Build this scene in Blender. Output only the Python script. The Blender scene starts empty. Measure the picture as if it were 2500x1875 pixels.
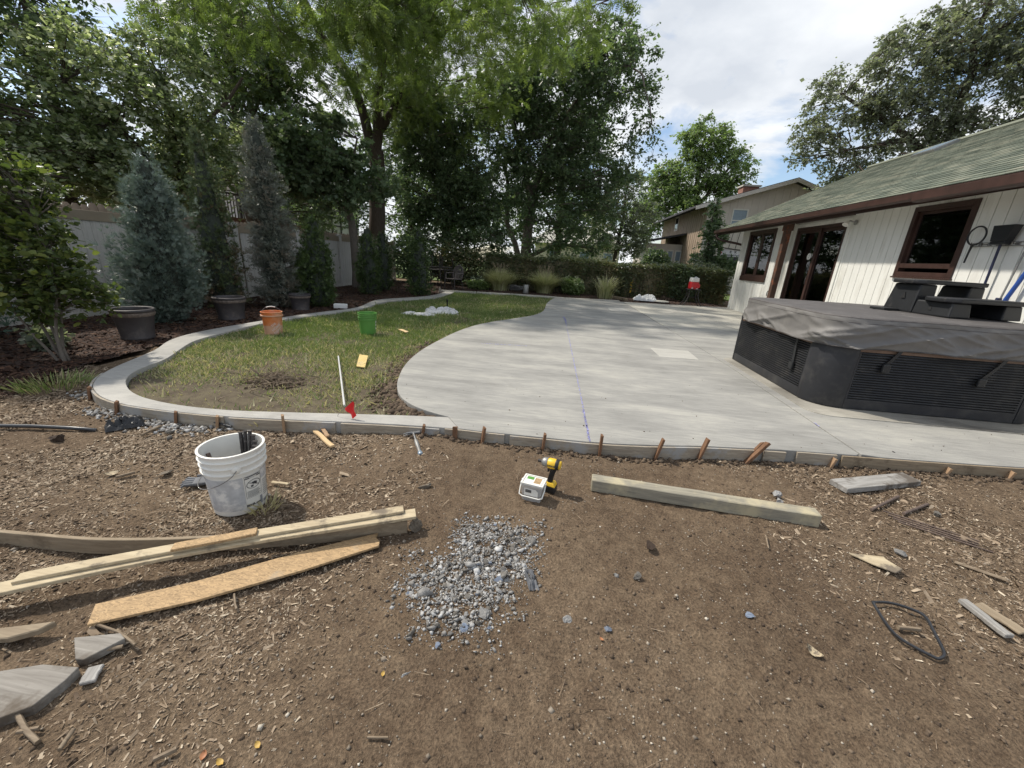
import bpy, bmesh, math, random
import numpy as np
from mathutils import Matrix, Vector
random.seed(7); RNG = np.random.default_rng(11)
S = bpy.context.scene; COL = S.collection; R = math.radians

# ------------------------------------------------------------------ camera
cam = bpy.data.objects.new('camera', bpy.data.cameras.new('camera')); COL.objects.link(cam); S.camera = cam
cam.data.sensor_width = 36.0; cam.data.lens = 36.0*955/2500; cam.data.clip_end = 500; cam.data.clip_start = 0.02
cam.matrix_world = Matrix(((0.990624, -0.092946, 0.100124, 0), (0.123783, 0.300545, -0.945701, 0), (0.057808, 0.949228, 0.309232, 1.5), (0, 0, 0, 1)))

# ------------------------------------------------------------------ sky, sun, exposure
SUN = Vector((-0.57, 0.20, 0.78)).normalized()
w = bpy.data.worlds.new('World'); S.world = w; w.use_nodes = True
nt = w.node_tree; N = nt.nodes; L = nt.links; N.clear()
wo = N.new('ShaderNodeOutputWorld'); bg = N.new('ShaderNodeBackground'); bg2 = N.new('ShaderNodeBackground'); mx = N.new('ShaderNodeMixShader')
sk = N.new('ShaderNodeTexSky'); sk.sky_type = 'NISHITA'; sk.sun_disc = False
sk.sun_elevation = math.asin(SUN.z); sk.sun_rotation = math.atan2(SUN.x, SUN.y)
bg.inputs[1].default_value = 0.11
L.new(sk.outputs[0], bg.inputs[0])
tc = N.new('ShaderNodeTexCoord'); sp = N.new('ShaderNodeSeparateXYZ'); L.new(tc.outputs['Generated'], sp.inputs[0])
az = N.new('ShaderNodeMath'); az.operation = 'ADD'; az.inputs[1].default_value = 0.22; L.new(sp.outputs[2], az.inputs[0])
am = N.new('ShaderNodeMath'); am.operation = 'MAXIMUM'; am.inputs[1].default_value = 0.05; L.new(az.outputs[0], am.inputs[0])
dv = N.new('ShaderNodeVectorMath'); dv.operation = 'DIVIDE'; L.new(tc.outputs['Generated'], dv.inputs[0])
cb = N.new('ShaderNodeCombineXYZ')
for i in range(3): L.new(am.outputs[0], cb.inputs[i])
L.new(cb.outputs[0], dv.inputs[1])
mp = N.new('ShaderNodeMapping'); mp.inputs['Location'].default_value = (1.9, 0.55, 0); L.new(dv.outputs[0], mp.inputs[0])
n1 = N.new('ShaderNodeTexNoise'); n1.inputs['Scale'].default_value = 1.5; n1.inputs['Detail'].default_value = 7; n1.inputs['Roughness'].default_value = 0.55; n1.inputs['Distortion'].default_value = 0.3
L.new(mp.outputs[0], n1.inputs['Vector'])
cr = N.new('ShaderNodeValToRGB'); cr.color_ramp.elements[0].position = 0.40; cr.color_ramp.elements[1].position = 0.52; L.new(n1.outputs[0], cr.inputs[0])
n2 = N.new('ShaderNodeTexNoise'); n2.inputs['Scale'].default_value = 2.6; n2.inputs['Detail'].default_value = 6; L.new(mp.outputs[0], n2.inputs['Vector'])
cc = N.new('ShaderNodeValToRGB'); cc.color_ramp.elements[0].position = 0.33; cc.color_ramp.elements[1].position = 0.66
cc.color_ramp.elements[0].color = (0.60, 0.64, 0.70, 1); cc.color_ramp.elements[1].color = (0.93, 0.95, 0.97, 1)
L.new(n2.outputs[0], cc.inputs[0]); L.new(cc.outputs[0], bg2.inputs[0]); bg2.inputs[1].default_value = 0.74
L.new(cr.outputs[0], mx.inputs[0]); L.new(bg.outputs[0], mx.inputs[1]); L.new(bg2.outputs[0], mx.inputs[2]); L.new(mx.outputs[0], wo.inputs[0])
sl = bpy.data.lights.new('sun', 'SUN'); sl.energy = 2.9; sl.angle = R(2.0); sl.color = (1.0, 0.93, 0.82)
so = bpy.data.objects.new('sun', sl); COL.objects.link(so); so.rotation_euler = SUN.to_track_quat('Z', 'Y').to_euler(); so.location = (-10, 10, 20)
S.view_settings.view_transform = 'Standard'; S.view_settings.look = 'None'; S.view_settings.exposure = 0.68; S.view_settings.gamma = 1.0
S.view_settings.use_curve_mapping = False
S.render.engine = 'CYCLES'; S.cycles.max_bounces = 8; S.cycles.transparent_max_bounces = 8; S.cycles.diffuse_bounces = 5

# ------------------------------------------------------------------ materials
MATS = {}
def nmat(name):
    m = bpy.data.materials.new(name); m.use_nodes = True; t = m.node_tree; b = t.nodes['Principled BSDF']
    return m, t, t.nodes, t.links, b
def rampnode(t, stops, fac):
    r = t.nodes.new('ShaderNodeValToRGB'); e = r.color_ramp.elements
    while len(e) > 1: e.remove(e[0])
    e[0].position = stops[0][0]; e[0].color = (*stops[0][1], 1)
    for p, c in stops[1:]:
        x = e.new(p); x.color = (*c, 1)
    t.links.new(fac, r.inputs[0]); return r.outputs[0]
def mathn(t, op, a, b=None):
    m = t.nodes.new('ShaderNodeMath'); m.operation = op
    for i, v in enumerate((a, b)):
        if v is None: continue
        if isinstance(v, (int, float)): m.inputs[i].default_value = v
        else: t.links.new(v, m.inputs[i])
    return m.outputs[0]
def coords(t, scale=(1, 1, 1), kind='Object'):
    tc = t.nodes.new('ShaderNodeTexCoord'); mp = t.nodes.new('ShaderNodeMapping'); mp.inputs['Scale'].default_value = scale
    if kind == 'World':
        g = t.nodes.new('ShaderNodeNewGeometry'); t.links.new(g.outputs['Position'], mp.inputs[0])
    else: t.links.new(tc.outputs[kind], mp.inputs[0])
    return mp.outputs[0]
def noise(t, vec, scale, detail=4, rough=.55, dist=0):
    n = t.nodes.new('ShaderNodeTexNoise'); n.inputs['Scale'].default_value = scale; n.inputs['Detail'].default_value = detail
    n.inputs['Roughness'].default_value = rough; n.inputs['Distortion'].default_value = dist; t.links.new(vec, n.inputs['Vector']); return n.outputs[0]
def rndval(t):
    a = t.nodes.new('ShaderNodeAttribute'); a.attribute_name = 'rnd'; o = t.nodes.new('ShaderNodeObjectInfo')
    return mathn(t, 'ADD', a.outputs['Fac'], mathn(t, 'MULTIPLY', o.outputs['Random'], mathn(t, 'LESS_THAN', a.outputs['Fac'], 1e-6)))
def mixc(t, fac, a, b, mode='MIX'):
    m = t.nodes.new('ShaderNodeMix'); m.data_type = 'RGBA'; m.blend_type = mode
    for i, v in ((0, fac), (6, a), (7, b)):
        if isinstance(v, (int, float)): m.inputs[i].default_value = v
        elif isinstance(v, tuple): m.inputs[i].default_value = (*v, 1)
        else: t.links.new(v, m.inputs[i])
    return m.outputs[2]
def bump(t, b, h, strength=.3, dist=.01):
    n = t.nodes.new('ShaderNodeBump'); n.inputs['Strength'].default_value = strength; n.inputs['Distance'].default_value = dist
    t.links.new(h, n.inputs['Height']); t.links.new(n.outputs[0], b.inputs['Normal'])
def simple(name, col, rough=.6, metal=0., var=.12, scale=8., bmp=.0, coat=0, aniso=(1, 1, 1), dirt=None, dirts=3., dmin=.5, dmax=.75, spec=None):
    """plain painted / plastic / metal surface with a little uneven tone, dirt and relief"""
    m, t, n, l, b = nmat(name); v = coords(t, aniso); f = noise(t, v, scale, 5)
    c = rampnode(t, [(0.3, tuple(x*(1-var) for x in col)), (0.7, tuple(min(1, x*(1+var)) for x in col))], f)
    if dirt:
        f2 = noise(t, v, dirts, 7, .65); k = rampnode(t, [(dmin, (0, 0, 0)), (dmax, (1, 1, 1))], f2); c = mixc(t, k, c, dirt)
    l.new(c, b.inputs['Base Color']); b.inputs['Roughness'].default_value = rough; b.inputs['Metallic'].default_value = metal
    if spec is not None: b.inputs['Specular IOR Level'].default_value = spec
    if bmp: bump(t, b, noise(t, v, scale*4, 5), bmp, .005)
    MATS[name] = m; return m
def pieces(name, stops, rough=.8, bmp=.2, scale=30., aniso=(1, 1, 1), grain=.35, spec=.3):
    """many alike pieces: the tone of each comes from its own random number, plus grain"""
    m, t, n, l, b = nmat(name); v = coords(t, aniso); f = noise(t, v, scale, 5, .6)
    c = rampnode(t, stops, rndval(t)); k = rampnode(t, [(.25, (1-grain,)*3), (.75, (1+grain,)*3)], f); c = mixc(t, 1., c, k, 'MULTIPLY')
    l.new(c, b.inputs['Base Color']); b.inputs['Roughness'].default_value = rough; b.inputs['Specular IOR Level'].default_value = spec
    if bmp: bump(t, b, f, bmp, .01)
    MATS[name] = m; return m
def leafmat(name, stops, trans=.38, tcol=(1.2, 1.3, .75), rough=.38, spec=.5):
    m, t, n, l, b = nmat(name); c = rampnode(t, stops, rndval(t))
    l.new(c, b.inputs['Base Color']); b.inputs['Roughness'].default_value = rough; b.inputs['Specular IOR Level'].default_value = spec
    tr = n.new('ShaderNodeBsdfTranslucent'); l.new(mixc(t, 1., c, tcol, 'MULTIPLY'), tr.inputs[0])
    ms = n.new('ShaderNodeMixShader'); ms.inputs[0].default_value = trans
    l.new(b.outputs[0], ms.inputs[1]); l.new(tr.outputs[0], ms.inputs[2]); l.new(ms.outputs[0], n['Material Output'].inputs[0])
    MATS[name] = m; return m
def woodmat(name, c1, c2, along='x', rough=.8, dirt=None, dmin=.5, dmax=.7):
    m, t, n, l, b = nmat(name); a = {'x': (1, 14, 14), 'y': (14, 1, 14), 'z': (14, 14, 1)}[along]
    v = coords(t, a); f = noise(t, v, 4.0, 6, .62, .5); c = rampnode(t, [(.3, c1), (.7, c2)], f)
    if dirt:
        k = rampnode(t, [(dmin, (0, 0, 0)), (dmax, (1, 1, 1))], noise(t, coords(t), 5., 7, .65)); c = mixc(t, k, c, dirt)
    l.new(c, b.inputs['Base Color']); b.inputs['Roughness'].default_value = rough; b.inputs['Specular IOR Level'].default_value = .25
    bump(t, b, f, .35, .004); MATS[name] = m; return m

def soil():
    m, t, n, l, b = nmat('soil'); v = coords(t, kind='World')
    f1 = noise(t, v, .9, 5, .6); f2 = noise(t, v, 14., 6, .7); f3 = noise(t, v, 90., 4, .7)
    c = rampnode(t, [(.28, (.072, .050, .033)), (.44, (.132, .094, .063)), (.58, (.200, .148, .100)), (.72, (.31, .235, .162))], mixc(t, .5, f1, f2))
    k = rampnode(t, [(.3, (.45, .45, .45)), (.7, (1.5, 1.48, 1.44))], f3); c = mixc(t, 1., c, k, 'MULTIPLY')
    f4 = noise(t, v, 260., 2, .6); c = mixc(t, rampnode(t, [(.66, (0, 0, 0)), (.72, (1, 1, 1))], f4), c, (.26, .205, .145))
    l.new(c, b.inputs['Base Color']); b.inputs['Roughness'].default_value = .95; b.inputs['Specular IOR Level'].default_value = .15
    bump(t, b, mixc(t, .5, f2, f3), 1., .035); MATS['soil'] = m
soil()
def turf():
    m, t, n, l, b = nmat('turf'); v = coords(t, kind='World')
    c = rampnode(t, [(.3, (.060, .044, .030)), (.5, (.105, .083, .052)), (.72, (.15, .13, .075))], noise(t, v, 7., 6, .7))
    l.new(c, b.inputs['Base Color']); b.inputs['Roughness'].default_value = 1.; bump(t, b, noise(t, v, 60., 5), .9, .02); MATS['turf'] = m
turf()
def concrete(name, lo, mid, hi, stain, streak=(1.2, 5.5, 1), rot=0):
    m, t, n, l, b = nmat(name); v = coords(t, kind='World'); vs = coords(t, streak, 'World')
    f1 = noise(t, vs, .55, 6, .62, .6); f2 = noise(t, v, 1.1, 6, .65); f3 = noise(t, v, 130., 3, .7)
    f0 = noise(t, coords(t, (3.5, 30, 1), 'World'), 1.4, 4, .6, .3); c = rampnode(t, [(.36, lo), (.5, mid), (.64, hi)], mixc(t, .25, mixc(t, .4, f1, f2), f0))
    k = rampnode(t, [(.60, (0, 0, 0)), (.78, (1, 1, 1))], noise(t, v, 2.3, 7, .7)); c = mixc(t, mixc(t, 1., k, (.5, .5, .5), 'MULTIPLY'), c, stain)
    k3 = rampnode(t, [(.25, (.90,)*3), (.75, (1.08,)*3)], f3); c = mixc(t, 1., c, k3, 'MULTIPLY')
    fs = rampnode(t, [(.70, (0, 0, 0)), (.73, (1, 1, 1))], noise(t, v, 38., 3, .5)); c = mixc(t, mixc(t, 1., fs, (.35, .35, .35), 'MULTIPLY'), c, (.16, .14, .12))
    l.new(c, b.inputs['Base Color']); b.inputs['Roughness'].default_value = .85; b.inputs['Specular IOR Level'].default_value = .3
    bump(t, b, mixc(t, .5, f3, f0), .35, .005); MATS[name] = m
concrete('concrete', (.195, .192, .180), (.29, .285, .265), (.41, .398, .355), (.175, .165, .138))
concrete('patch_concrete', (.34, .33, .30), (.42, .41, .375), (.50, .485, .44), (.30, .28, .24))
concrete('old_concrete', (.31, .30, .265), (.42, .405, .355), (.51, .49, .42), (.24, .21, .16))
concrete('stained_concrete', (.13, .12, .105), (.27, .255, .22), (.40, .38, .33), (.10, .085, .065), (2, 2, 1))
concrete('curb_concrete', (.26, .255, .235), (.35, .34, .315), (.45, .435, .395), (.20, .185, .155), (3, 3, 1))

simple('white_paint', (.74, .74, .70), .55, var=.05, scale=3, dirt=(.42, .40, .35), dirts=3., dmin=.52, dmax=.82, aniso=(1, 1, .2))
simple('groove', (.30, .30, .29), .8)
simple('brown_paint', (.046, .023, .018), .45, var=.25, scale=6)
simple('rust_post', (.085, .045, .030), .7, var=.3, scale=7, dirt=(.30, .085, .03), dirts=6., dmin=.55, dmax=.68, bmp=.2)
simple('fence_vinyl', (.52, .505, .475), .5, var=.06, scale=2, dirt=(.27, .25, .22), dirts=4, dmin=.5, dmax=.8, aniso=(6, 6, .5))
simple('fence_rail', (.26, .215, .155), .55, var=.12, scale=3)
simple('pot_plastic', (.050, .044, .046), .55, var=.2, scale=6, dirt=(.16, .13, .11), dirts=5, dmin=.55, dmax=.8, bmp=.1)
simple('pot_band', (.15, .12, .10), .6, var=.3, scale=25, bmp=.8)
simple('white_plastic', (.74, .73, .68), .42, var=.05, scale=9, dirt=(.40, .37, .32), dirts=7, dmin=.60, dmax=.78)
simple('bucket_print', (.46, .47, .48), .5, var=.14, scale=26, dirt=(.70, .69, .66), dirts=11, dmin=.50, dmax=.62)
simple('label_white', (.72, .71, .66), .5, var=.05, dirt=(.5, .48, .43), dirts=9, dmin=.6, dmax=.8)
simple('ink', (.045, .046, .05), .6)
simple('ink_grey', (.25, .26, .28), .6)
simple('orange_plastic', (.62, .17, .035), .5, var=.1, scale=6, dirt=(.56, .36, .25), dirts=3.2, dmin=.42, dmax=.66)
simple('orange_dusty', (.58, .33, .21), .6, var=.12, scale=6)
simple('orange_logo', (.66, .50, .43), .6, var=.1)
simple('green_plastic', (.10, .27, .055), .38, var=.06, scale=6)
simple('steel', (.20, .20, .20), .5, .5, var=.12)
simple('dark_steel', (.055, .050, .050), .5, .4, var=.35, scale=20, dirt=(.28, .26, .24), dirts=22, dmin=.56, dmax=.66)
simple('rusty_steel', (.13, .095, .078), .8, .2, var=.3, scale=30, bmp=.4)
simple('black_plastic', (.014, .015, .017), .48, var=.15, scale=6, dirt=(.10, .09, .085), dirts=7, dmin=.6, dmax=.85)
simple('tub_panel', (.026, .027, .031), .45, var=.15, scale=6, dirt=(.075, .072, .068), dirts=5, dmin=.5, dmax=.85, spec=.35)
simple('tub_slat', (.018, .019, .022), .42, var=.2, scale=8, dirt=(.07, .066, .06), dirts=6, dmin=.52, dmax=.85, spec=.35)
simple('tub_strip', (.16, .10, .07), .5, var=.2, scale=8)
simple('cover_vinyl', (.150, .144, .138), .62, var=.10, scale=3., bmp=.25, dirt=(.20, .19, .175), dirts=4., dmin=.5, dmax=.8)
simple('cover_top', (.082, .075, .072), .68, var=.14, scale=3., bmp=.3, dirt=(.17, .16, .15), dirts=6., dmin=.56, dmax=.8)
simple('red_fabric', (.72, .018, .022), .55, var=.08)
simple('cloth_white', (.75, .75, .73), .5, var=.04, scale=5, dirt=(.55, .53, .48), dirts=6, dmin=.62, dmax=.85)
simple('plastic_film', (.56, .56, .55), .4, var=.06, scale=6, dirt=(.40, .38, .34), dirts=7, dmin=.55, dmax=.8)
simple('blue_plastic', (.02, .07, .30), .4)
simple('navy_pole', (.018, .022, .060), .4)
simple('yellow_plastic', (.72, .46, .03), .4, var=.06, dirt=(.35, .26, .1), dirts=9, dmin=.62, dmax=.8)
simple('red_plastic', (.55, .03, .035), .4)
simple('chair_plastic', (.105, .090, .088), .6, var=.15)
simple('chair_frame', (.022, .018, .017), .55)
simple('grey_rubber', (.10, .105, .115), .7, var=.25, scale=18, bmp=.3)
simple('pipe_black', (.028, .030, .034), .35, var=.2)
simple('nbr_siding', (.50, .45, .41), .75, var=.08, scale=1.5, aniso=(1, 1, .3))
simple('nbr_board', (.33, .255, .19), .8, var=.3, scale=3.5, aniso=(3, 3, .25))
simple('nbr_trim', (.55, .51, .47), .6)
simple('dark_roof', (.045, .045, .050), .9, var=.3, scale=14, bmp=.4)
simple('brick_red', (.26, .13, .095), .85, var=.25, scale=12)
simple('stucco_white', (.62, .61, .57), .85, var=.05)
simple('timber_dark', (.035, .025, .020), .7)
simple('cream_wall', (.62, .56, .44), .85, var=.06)
simple('deck_brown', (.13, .05, .03), .7, var=.2)
simple('chalk_blue', (.27, .27, .50), .95, var=.15, scale=30)
simple('soil_clod', (.070, .048, .031), .95, var=.35, scale=14, bmp=.6)
simple('net_white', (.6, .6, .58), .7)
simple('curtain', (.20, .23, .22), .8, var=.15, aniso=(12, 12, .2))
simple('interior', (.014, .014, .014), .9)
simple('yellow_leaf', (.42, .27, .06), .6)
simple('orange_leaf', (.33, .14, .06), .6)
simple('metal_grey', (.30, .30, .29), .5, .6, var=.15, dirt=(.18, .17, .16), dirts=6)
simple('boulder', (.19, .19, .195), .9, var=.35, scale=5, bmp=.8)
simple('flagstone', (.27, .25, .22), .9, var=.3, scale=5, bmp=.9, dirt=(.09, .07, .052), dirts=6., dmin=.46, dmax=.6)
simple('flagstone_dark', (.15, .125, .095), .9, var=.25, scale=5, bmp=.6, dirt=(.07, .055, .04), dirts=7., dmin=.5, dmax=.66)
simple('skylight', (.20, .26, .32), .25, var=.1)
simple('dirt_lump', (.045, .028, .018), .95, var=.4, scale=25, bmp=.8)
woodmat('form_wood', (.24, .205, .16), (.40, .35, .275), 'x', dirt=(.33, .325, .31), dmin=.5, dmax=.62)
woodmat('stake_wood', (.115, .060, .034), (.22, .125, .072), 'z', dirt=(.12, .085, .06), dmin=.55, dmax=.75)
woodmat('stake_tan', (.25, .16, .095), (.38, .255, .155), 'z', dirt=(.30, .25, .19), dmin=.58, dmax=.75)
woodmat('grey_board', (.17, .155, .135), (.30, .28, .25), 'x', dirt=(.11, .09, .07), dmin=.48, dmax=.62)
woodmat('old_board', (.30, .26, .19), (.46, .41, .31), 'x', dirt=(.20, .17, .13), dmin=.52, dmax=.66)
woodmat('pale_board', (.36, .29, .19), (.52, .44, .30), 'x', dirt=(.17, .14, .105), dmin=.49, dmax=.58)
woodmat('dark_board', (.20, .155, .105), (.31, .25, .175), 'x', dirt=(.12, .09, .06), dmin=.55, dmax=.7)
woodmat('beam_wood', (.19, .175, .14), (.34, .315, .245), 'x', dirt=(.42, .37, .25), dmin=.50, dmax=.66)
woodmat('beam_end', (.38, .26, .15), (.50, .36, .22), 'z')
woodmat('weathered', (.19, .18, .165), (.38, .37, .35), 'x', dirt=(.11, .095, .08), dmin=.5, dmax=.63)
woodmat('fresh_wood', (.50, .35, .19), (.64, .48, .28), 'x')
woodmat('bark', (.045, .035, .028), (.115, .092, .074), 'z', .95)
woodmat('bark_grey', (.10, .085, .070), (.20, .175, .15), 'z', .95)
woodmat('twig_wood', (.13, .095, .065), (.30, .24, .17), 'x')
def osb(name, hue):
    m, t, n, l, b = nmat(name); v = coords(t, (50, 150, 50)); dn = n.new('ShaderNodeTexNoise'); dn.inputs['Scale'].default_value = .25; l.new(v, dn.inputs['Vector']); va = n.new('ShaderNodeVectorMath'); va.operation = 'ADD'; sc_ = n.new('ShaderNodeVectorMath'); sc_.operation = 'SCALE'; sc_.inputs['Scale'].default_value = 7.; l.new(dn.outputs['Color'], sc_.inputs[0]); l.new(v, va.inputs[0]); l.new(sc_.outputs[0], va.inputs[1]); v = va.outputs[0]; vo = n.new('ShaderNodeTexVoronoi'); vo.inputs['Scale'].default_value = 1.6; vo.inputs['Randomness'].default_value = 1.
    l.new(v, vo.inputs['Vector']); sp = n.new('ShaderNodeSeparateColor'); l.new(vo.outputs['Color'], sp.inputs[0])
    c = rampnode(t, [(0, tuple(x*.66 for x in hue)), (.5, hue), (1, tuple(min(1, x*1.25) for x in hue))], sp.outputs[0])
    k = rampnode(t, [(.56, (0, 0, 0)), (.7, (1, 1, 1))], noise(t, coords(t), 4., 7, .65)); c = mixc(t, mixc(t, 1., k, (.6,)*3, 'MULTIPLY'), c, (.34, .31, .25))
    l.new(c, b.inputs['Base Color']); b.inputs['Roughness'].default_value = .8; bump(t, b, sp.outputs[0], .3, .002); MATS[name] = m
osb('osb', (.37, .25, .13)); osb('osb_yellow', (.60, .45, .18))
simple('osb_edge', (.17, .165, .16), .9, var=.2)
pieces('shingle', [(0, (.085, .102, .080)), (.4, (.135, .155, .122)), (.75, (.175, .190, .148)), (1, (.22, .225, .175))], .95, .5, 60, grain=.4)
pieces('wood_chip', [(0, (.085, .058, .038)), (.4, (.165, .12, .08)), (.7, (.28, .215, .15)), (.9, (.40, .325, .235)), (1, (.54, .47, .36))], .85, 0)
pieces('bark_chip', [(0, (.020, .011, .008)), (.4, (.050, .025, .016)), (.75, (.095, .050, .030)), (1, (.19, .115, .07))], .9, 0)
pieces('pebble', [(0, (.10, .08, .06)), (.5, (.21, .175, .135)), (.85, (.38, .33, .265)), (1, (.58, .53, .44))], .85, .2)
pieces('gravel', [(0, (.13, .118, .10)), (.3, (.205, .195, .18)), (.6, (.285, .28, .268)), (.85, (.37, .367, .358)), (1, (.47, .47, .46))], .9, .6, 45, grain=.45)
pieces('gravel_blue', [(0, (.14, .16, .20)), (1, (.20, .24, .31))], .9, .4, 40)
pieces('clod', [(0, (.065, .046, .032)), (.6, (.11, .08, .055)), (1, (.17, .128, .088))], .95, .5)
leafmat('grass_blade', [(0, (.125, .185, .052)), (.30, (.19, .26, .078)), (.50, (.27, .33, .12)), (.56, (.42, .385, .20)), (1, (.60, .54, .35))], .3, (1.2, 1.25, .8), .55)
leafmat('leaf_locust', [(0, (.095, .140, .046)), (.5, (.155, .210, .066)), (1, (.245, .30, .10))], .52)
leafmat('leaf_dark', [(0, (.080, .120, .074)), (.5, (.140, .198, .115)), (1, (.225, .285, .165))], .5)
leafmat('leaf_maple', [(0, (.075, .118, .062)), (.5, (.13, .185, .102)), (1, (.24, .29, .185))], .45, rough=.38, spec=.5)
leafmat('leaf_bright', [(0, (.11, .15, .072)), (.4, (.19, .245, .12)), (.7, (.34, .385, .235)), (1, (.66, .68, .58))], .5, rough=.32, spec=.6)  # palest stops paint the sparkle of sunlit leaves into their colour
leafmat('leaf_light', [(0, (.12, .175, .070)), (.5, (.19, .265, .11)), (1, (.29, .36, .165))], .48)
leafmat('leaf_elm', [(0, (.13, .15, .11)), (.5, (.205, .23, .17)), (1, (.33, .355, .28))], .45, rough=.4)
leafmat('leaf_shrub', [(0, (0.0486, 0.0756, 0.027)), (.5, (0.0918, 0.128, 0.0405)), (.85, (0.169, 0.203, 0.0567)), (1, (0.338, 0.338, 0.0945))], .42)
leafmat('leaf_hedge', [(0, (.075, .10, .055)), (.45, (.125, .155, .078)), (.72, (.185, .195, .09)), (.88, (.225, .165, .095)), (1, (.29, .28, .13))], .32)
leafmat('leaf_grass', [(0, (.34, .37, .18)), (.5, (.49, .50, .28)), (1, (.66, .64, .44))], .4, (1.2, 1.2, .9))
leafmat('needle_juniper', [(0, (.082, .122, .100)), (.5, (.140, .190, .158)), (1, (.24, .29, .25))], .15, (1.1, 1.2, 1))
leafmat('needle_spruce', [(0, (.075, .088, .068)), (.5, (.130, .148, .118)), (.8, (.20, .22, .185)), (1, (.20, .17, .125))], .12, (1.1, 1.1, 1))
leafmat('needle_arb', [(0, (.030, .055, .018)), (.5, (.055, .090, .028)), (1, (.10, .145, .045))], .2)
leafmat('needle_column', [(0, (0.0658, 0.0987, 0.0439)), (.45, (0.114, 0.153, 0.0658)), (.7, (0.153, 0.11, 0.0658)), (1, (0.264, 0.137, 0.0768))], .15, (1.1, 1.1, 1))
leafmat('needle_dark', [(0, (0.0444, 0.0907, 0.0685)), (.5, (0.0806, 0.151, 0.109)), (1, (0.142, 0.222, 0.172))], .15, (1.1, 1.2, 1))
leafmat('flower', [(0, (.35, .42, .26)), (1, (.62, .62, .50))], .3)
def glass(name, tint=.4, rough=.02):
    m, t, n, l, b = nmat(name); n.remove(b); tr = n.new('ShaderNodeBsdfTransparent'); tr.inputs[0].default_value = (tint, tint, tint, 1)
    g = n.new('ShaderNodeBsdfGlossy'); g.inputs['Roughness'].default_value = rough; fr = n.new('ShaderNodeFresnel'); fr.inputs[0].default_value = 1.6
    ms = n.new('ShaderNodeMixShader'); l.new(mathn(t, 'ADD', fr.outputs[0], .03), ms.inputs[0]); l.new(tr.outputs[0], ms.inputs[1]); l.new(g.outputs[0], ms.inputs[2]); l.new(ms.outputs[0], n['Material Output'].inputs[0]); MATS[name] = m
glass('window_glass', .38)
def cloudy():
    m, t, n, l, b = nmat('clear_plastic'); b.inputs['Base Color'].default_value = (.72, .72, .70, 1); b.inputs['Roughness'].default_value = .3
    tr = n.new('ShaderNodeBsdfTransparent'); tr.inputs[0].default_value = (.93, .93, .92, 1); ms = n.new('ShaderNodeMixShader'); ms.inputs[0].default_value = .55
    l.new(b.outputs[0], ms.inputs[1]); l.new(tr.outputs[0], ms.inputs[2]); l.new(ms.outputs[0], n['Material Output'].inputs[0]); MATS['clear_plastic'] = m
cloudy()

# ------------------------------------------------------------------ builders
def link(o, parent=None):
    COL.objects.link(o)
    if parent is not None:
        o.parent = parent
    return o
def tag(o, label=None, cat=None, group=None, kind=None):
    if label: o['label'] = label
    if cat: o['category'] = cat
    if group: o['group'] = group
    if kind: o['kind'] = kind
    return o
def thing(name, label, cat, loc=(0, 0, 0), rotz=0, group=None):
    o = bpy.data.objects.new(name, None); o.empty_display_size = .1; COL.objects.link(o)
    o.location = loc; o.rotation_euler = (0, 0, rotz); return tag(o, label, cat, group)
def meshnp(name, V, loops, starts, totals, mat, rnd=None, smooth=False):
    me = bpy.data.meshes.new(name); V = np.asarray(V, dtype=np.float32); me.vertices.add(len(V)); me.vertices.foreach_set('co', V.ravel())
    me.loops.add(len(loops)); me.loops.foreach_set('vertex_index', np.asarray(loops, dtype=np.int32))
    me.polygons.add(len(starts)); me.polygons.foreach_set('loop_start', np.asarray(starts, dtype=np.int32)); me.polygons.foreach_set('loop_total', np.asarray(totals, dtype=np.int32))
    if smooth: me.polygons.foreach_set('use_smooth', np.ones(len(starts), dtype=bool))
    me.update(calc_edges=True)
    if rnd is not None:
        a = me.attributes.new('rnd', 'FLOAT', 'POINT'); a.data.foreach_set('value', np.asarray(rnd, dtype=np.float32))
    if mat: me.materials.append(MATS[mat] if isinstance(mat, str) else mat)
    return me
def basis(d, roll=None):
    """rotation matrices whose +Y axis points along d (n,3); roll turns the piece about it"""
    d = d/np.linalg.norm(d, axis=1, keepdims=True); n = len(d)
    up = np.tile([0., 0., 1.], (n, 1)); bad = np.abs(d[:, 2]) > .97; up[bad] = [1, 0, 0]
    x = np.cross(d, up); x /= np.linalg.norm(x, axis=1, keepdims=True); z = np.cross(x, d)
    if roll is not None:
        c, s = np.cos(roll)[:, None], np.sin(roll)[:, None]; x, z = x*c+z*s, z*c-x*s
    return np.stack([x, d, z], axis=2)
def scatter_mesh(name, V, F, pos, Rm, sc, mat, rnd, smooth=False):
    V = np.asarray(V, float); n = len(pos); k = len(V); sc = np.asarray(sc, float)
    if sc.ndim == 1: sc = np.repeat(sc[:, None], 3, 1)
    W = np.einsum('nij,nkj->nki', Rm, V[None]*sc[:, None, :])+pos[:, None, :]
    fl = np.concatenate([np.array(f) for f in F]); ft = np.array([len(f) for f in F])
    loops = (fl[None]+(np.arange(n)*k)[:, None]).ravel(); tot = np.tile(ft, n); st = np.concatenate([[0], np.cumsum(tot)[:-1]])
    return meshnp(name, W.reshape(-1, 3), loops, st, tot, mat, np.repeat(rnd, k), smooth)
def inpoly(x, y, poly):
    x = np.asarray(x); y = np.asarray(y); c = np.zeros(x.shape, bool); p = np.asarray(poly)[:, :2]; q = np.roll(p, 1, 0)
    for (x1, y1), (x2, y2) in zip(p, q):
        if y1 == y2: continue
        c ^= ((y1 > y) != (y2 > y)) & (x < (x2-x1)*(y-y1)/(y2-y1)+x1)
    return c
_G = np.random.default_rng(3).random((256, 256))
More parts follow.
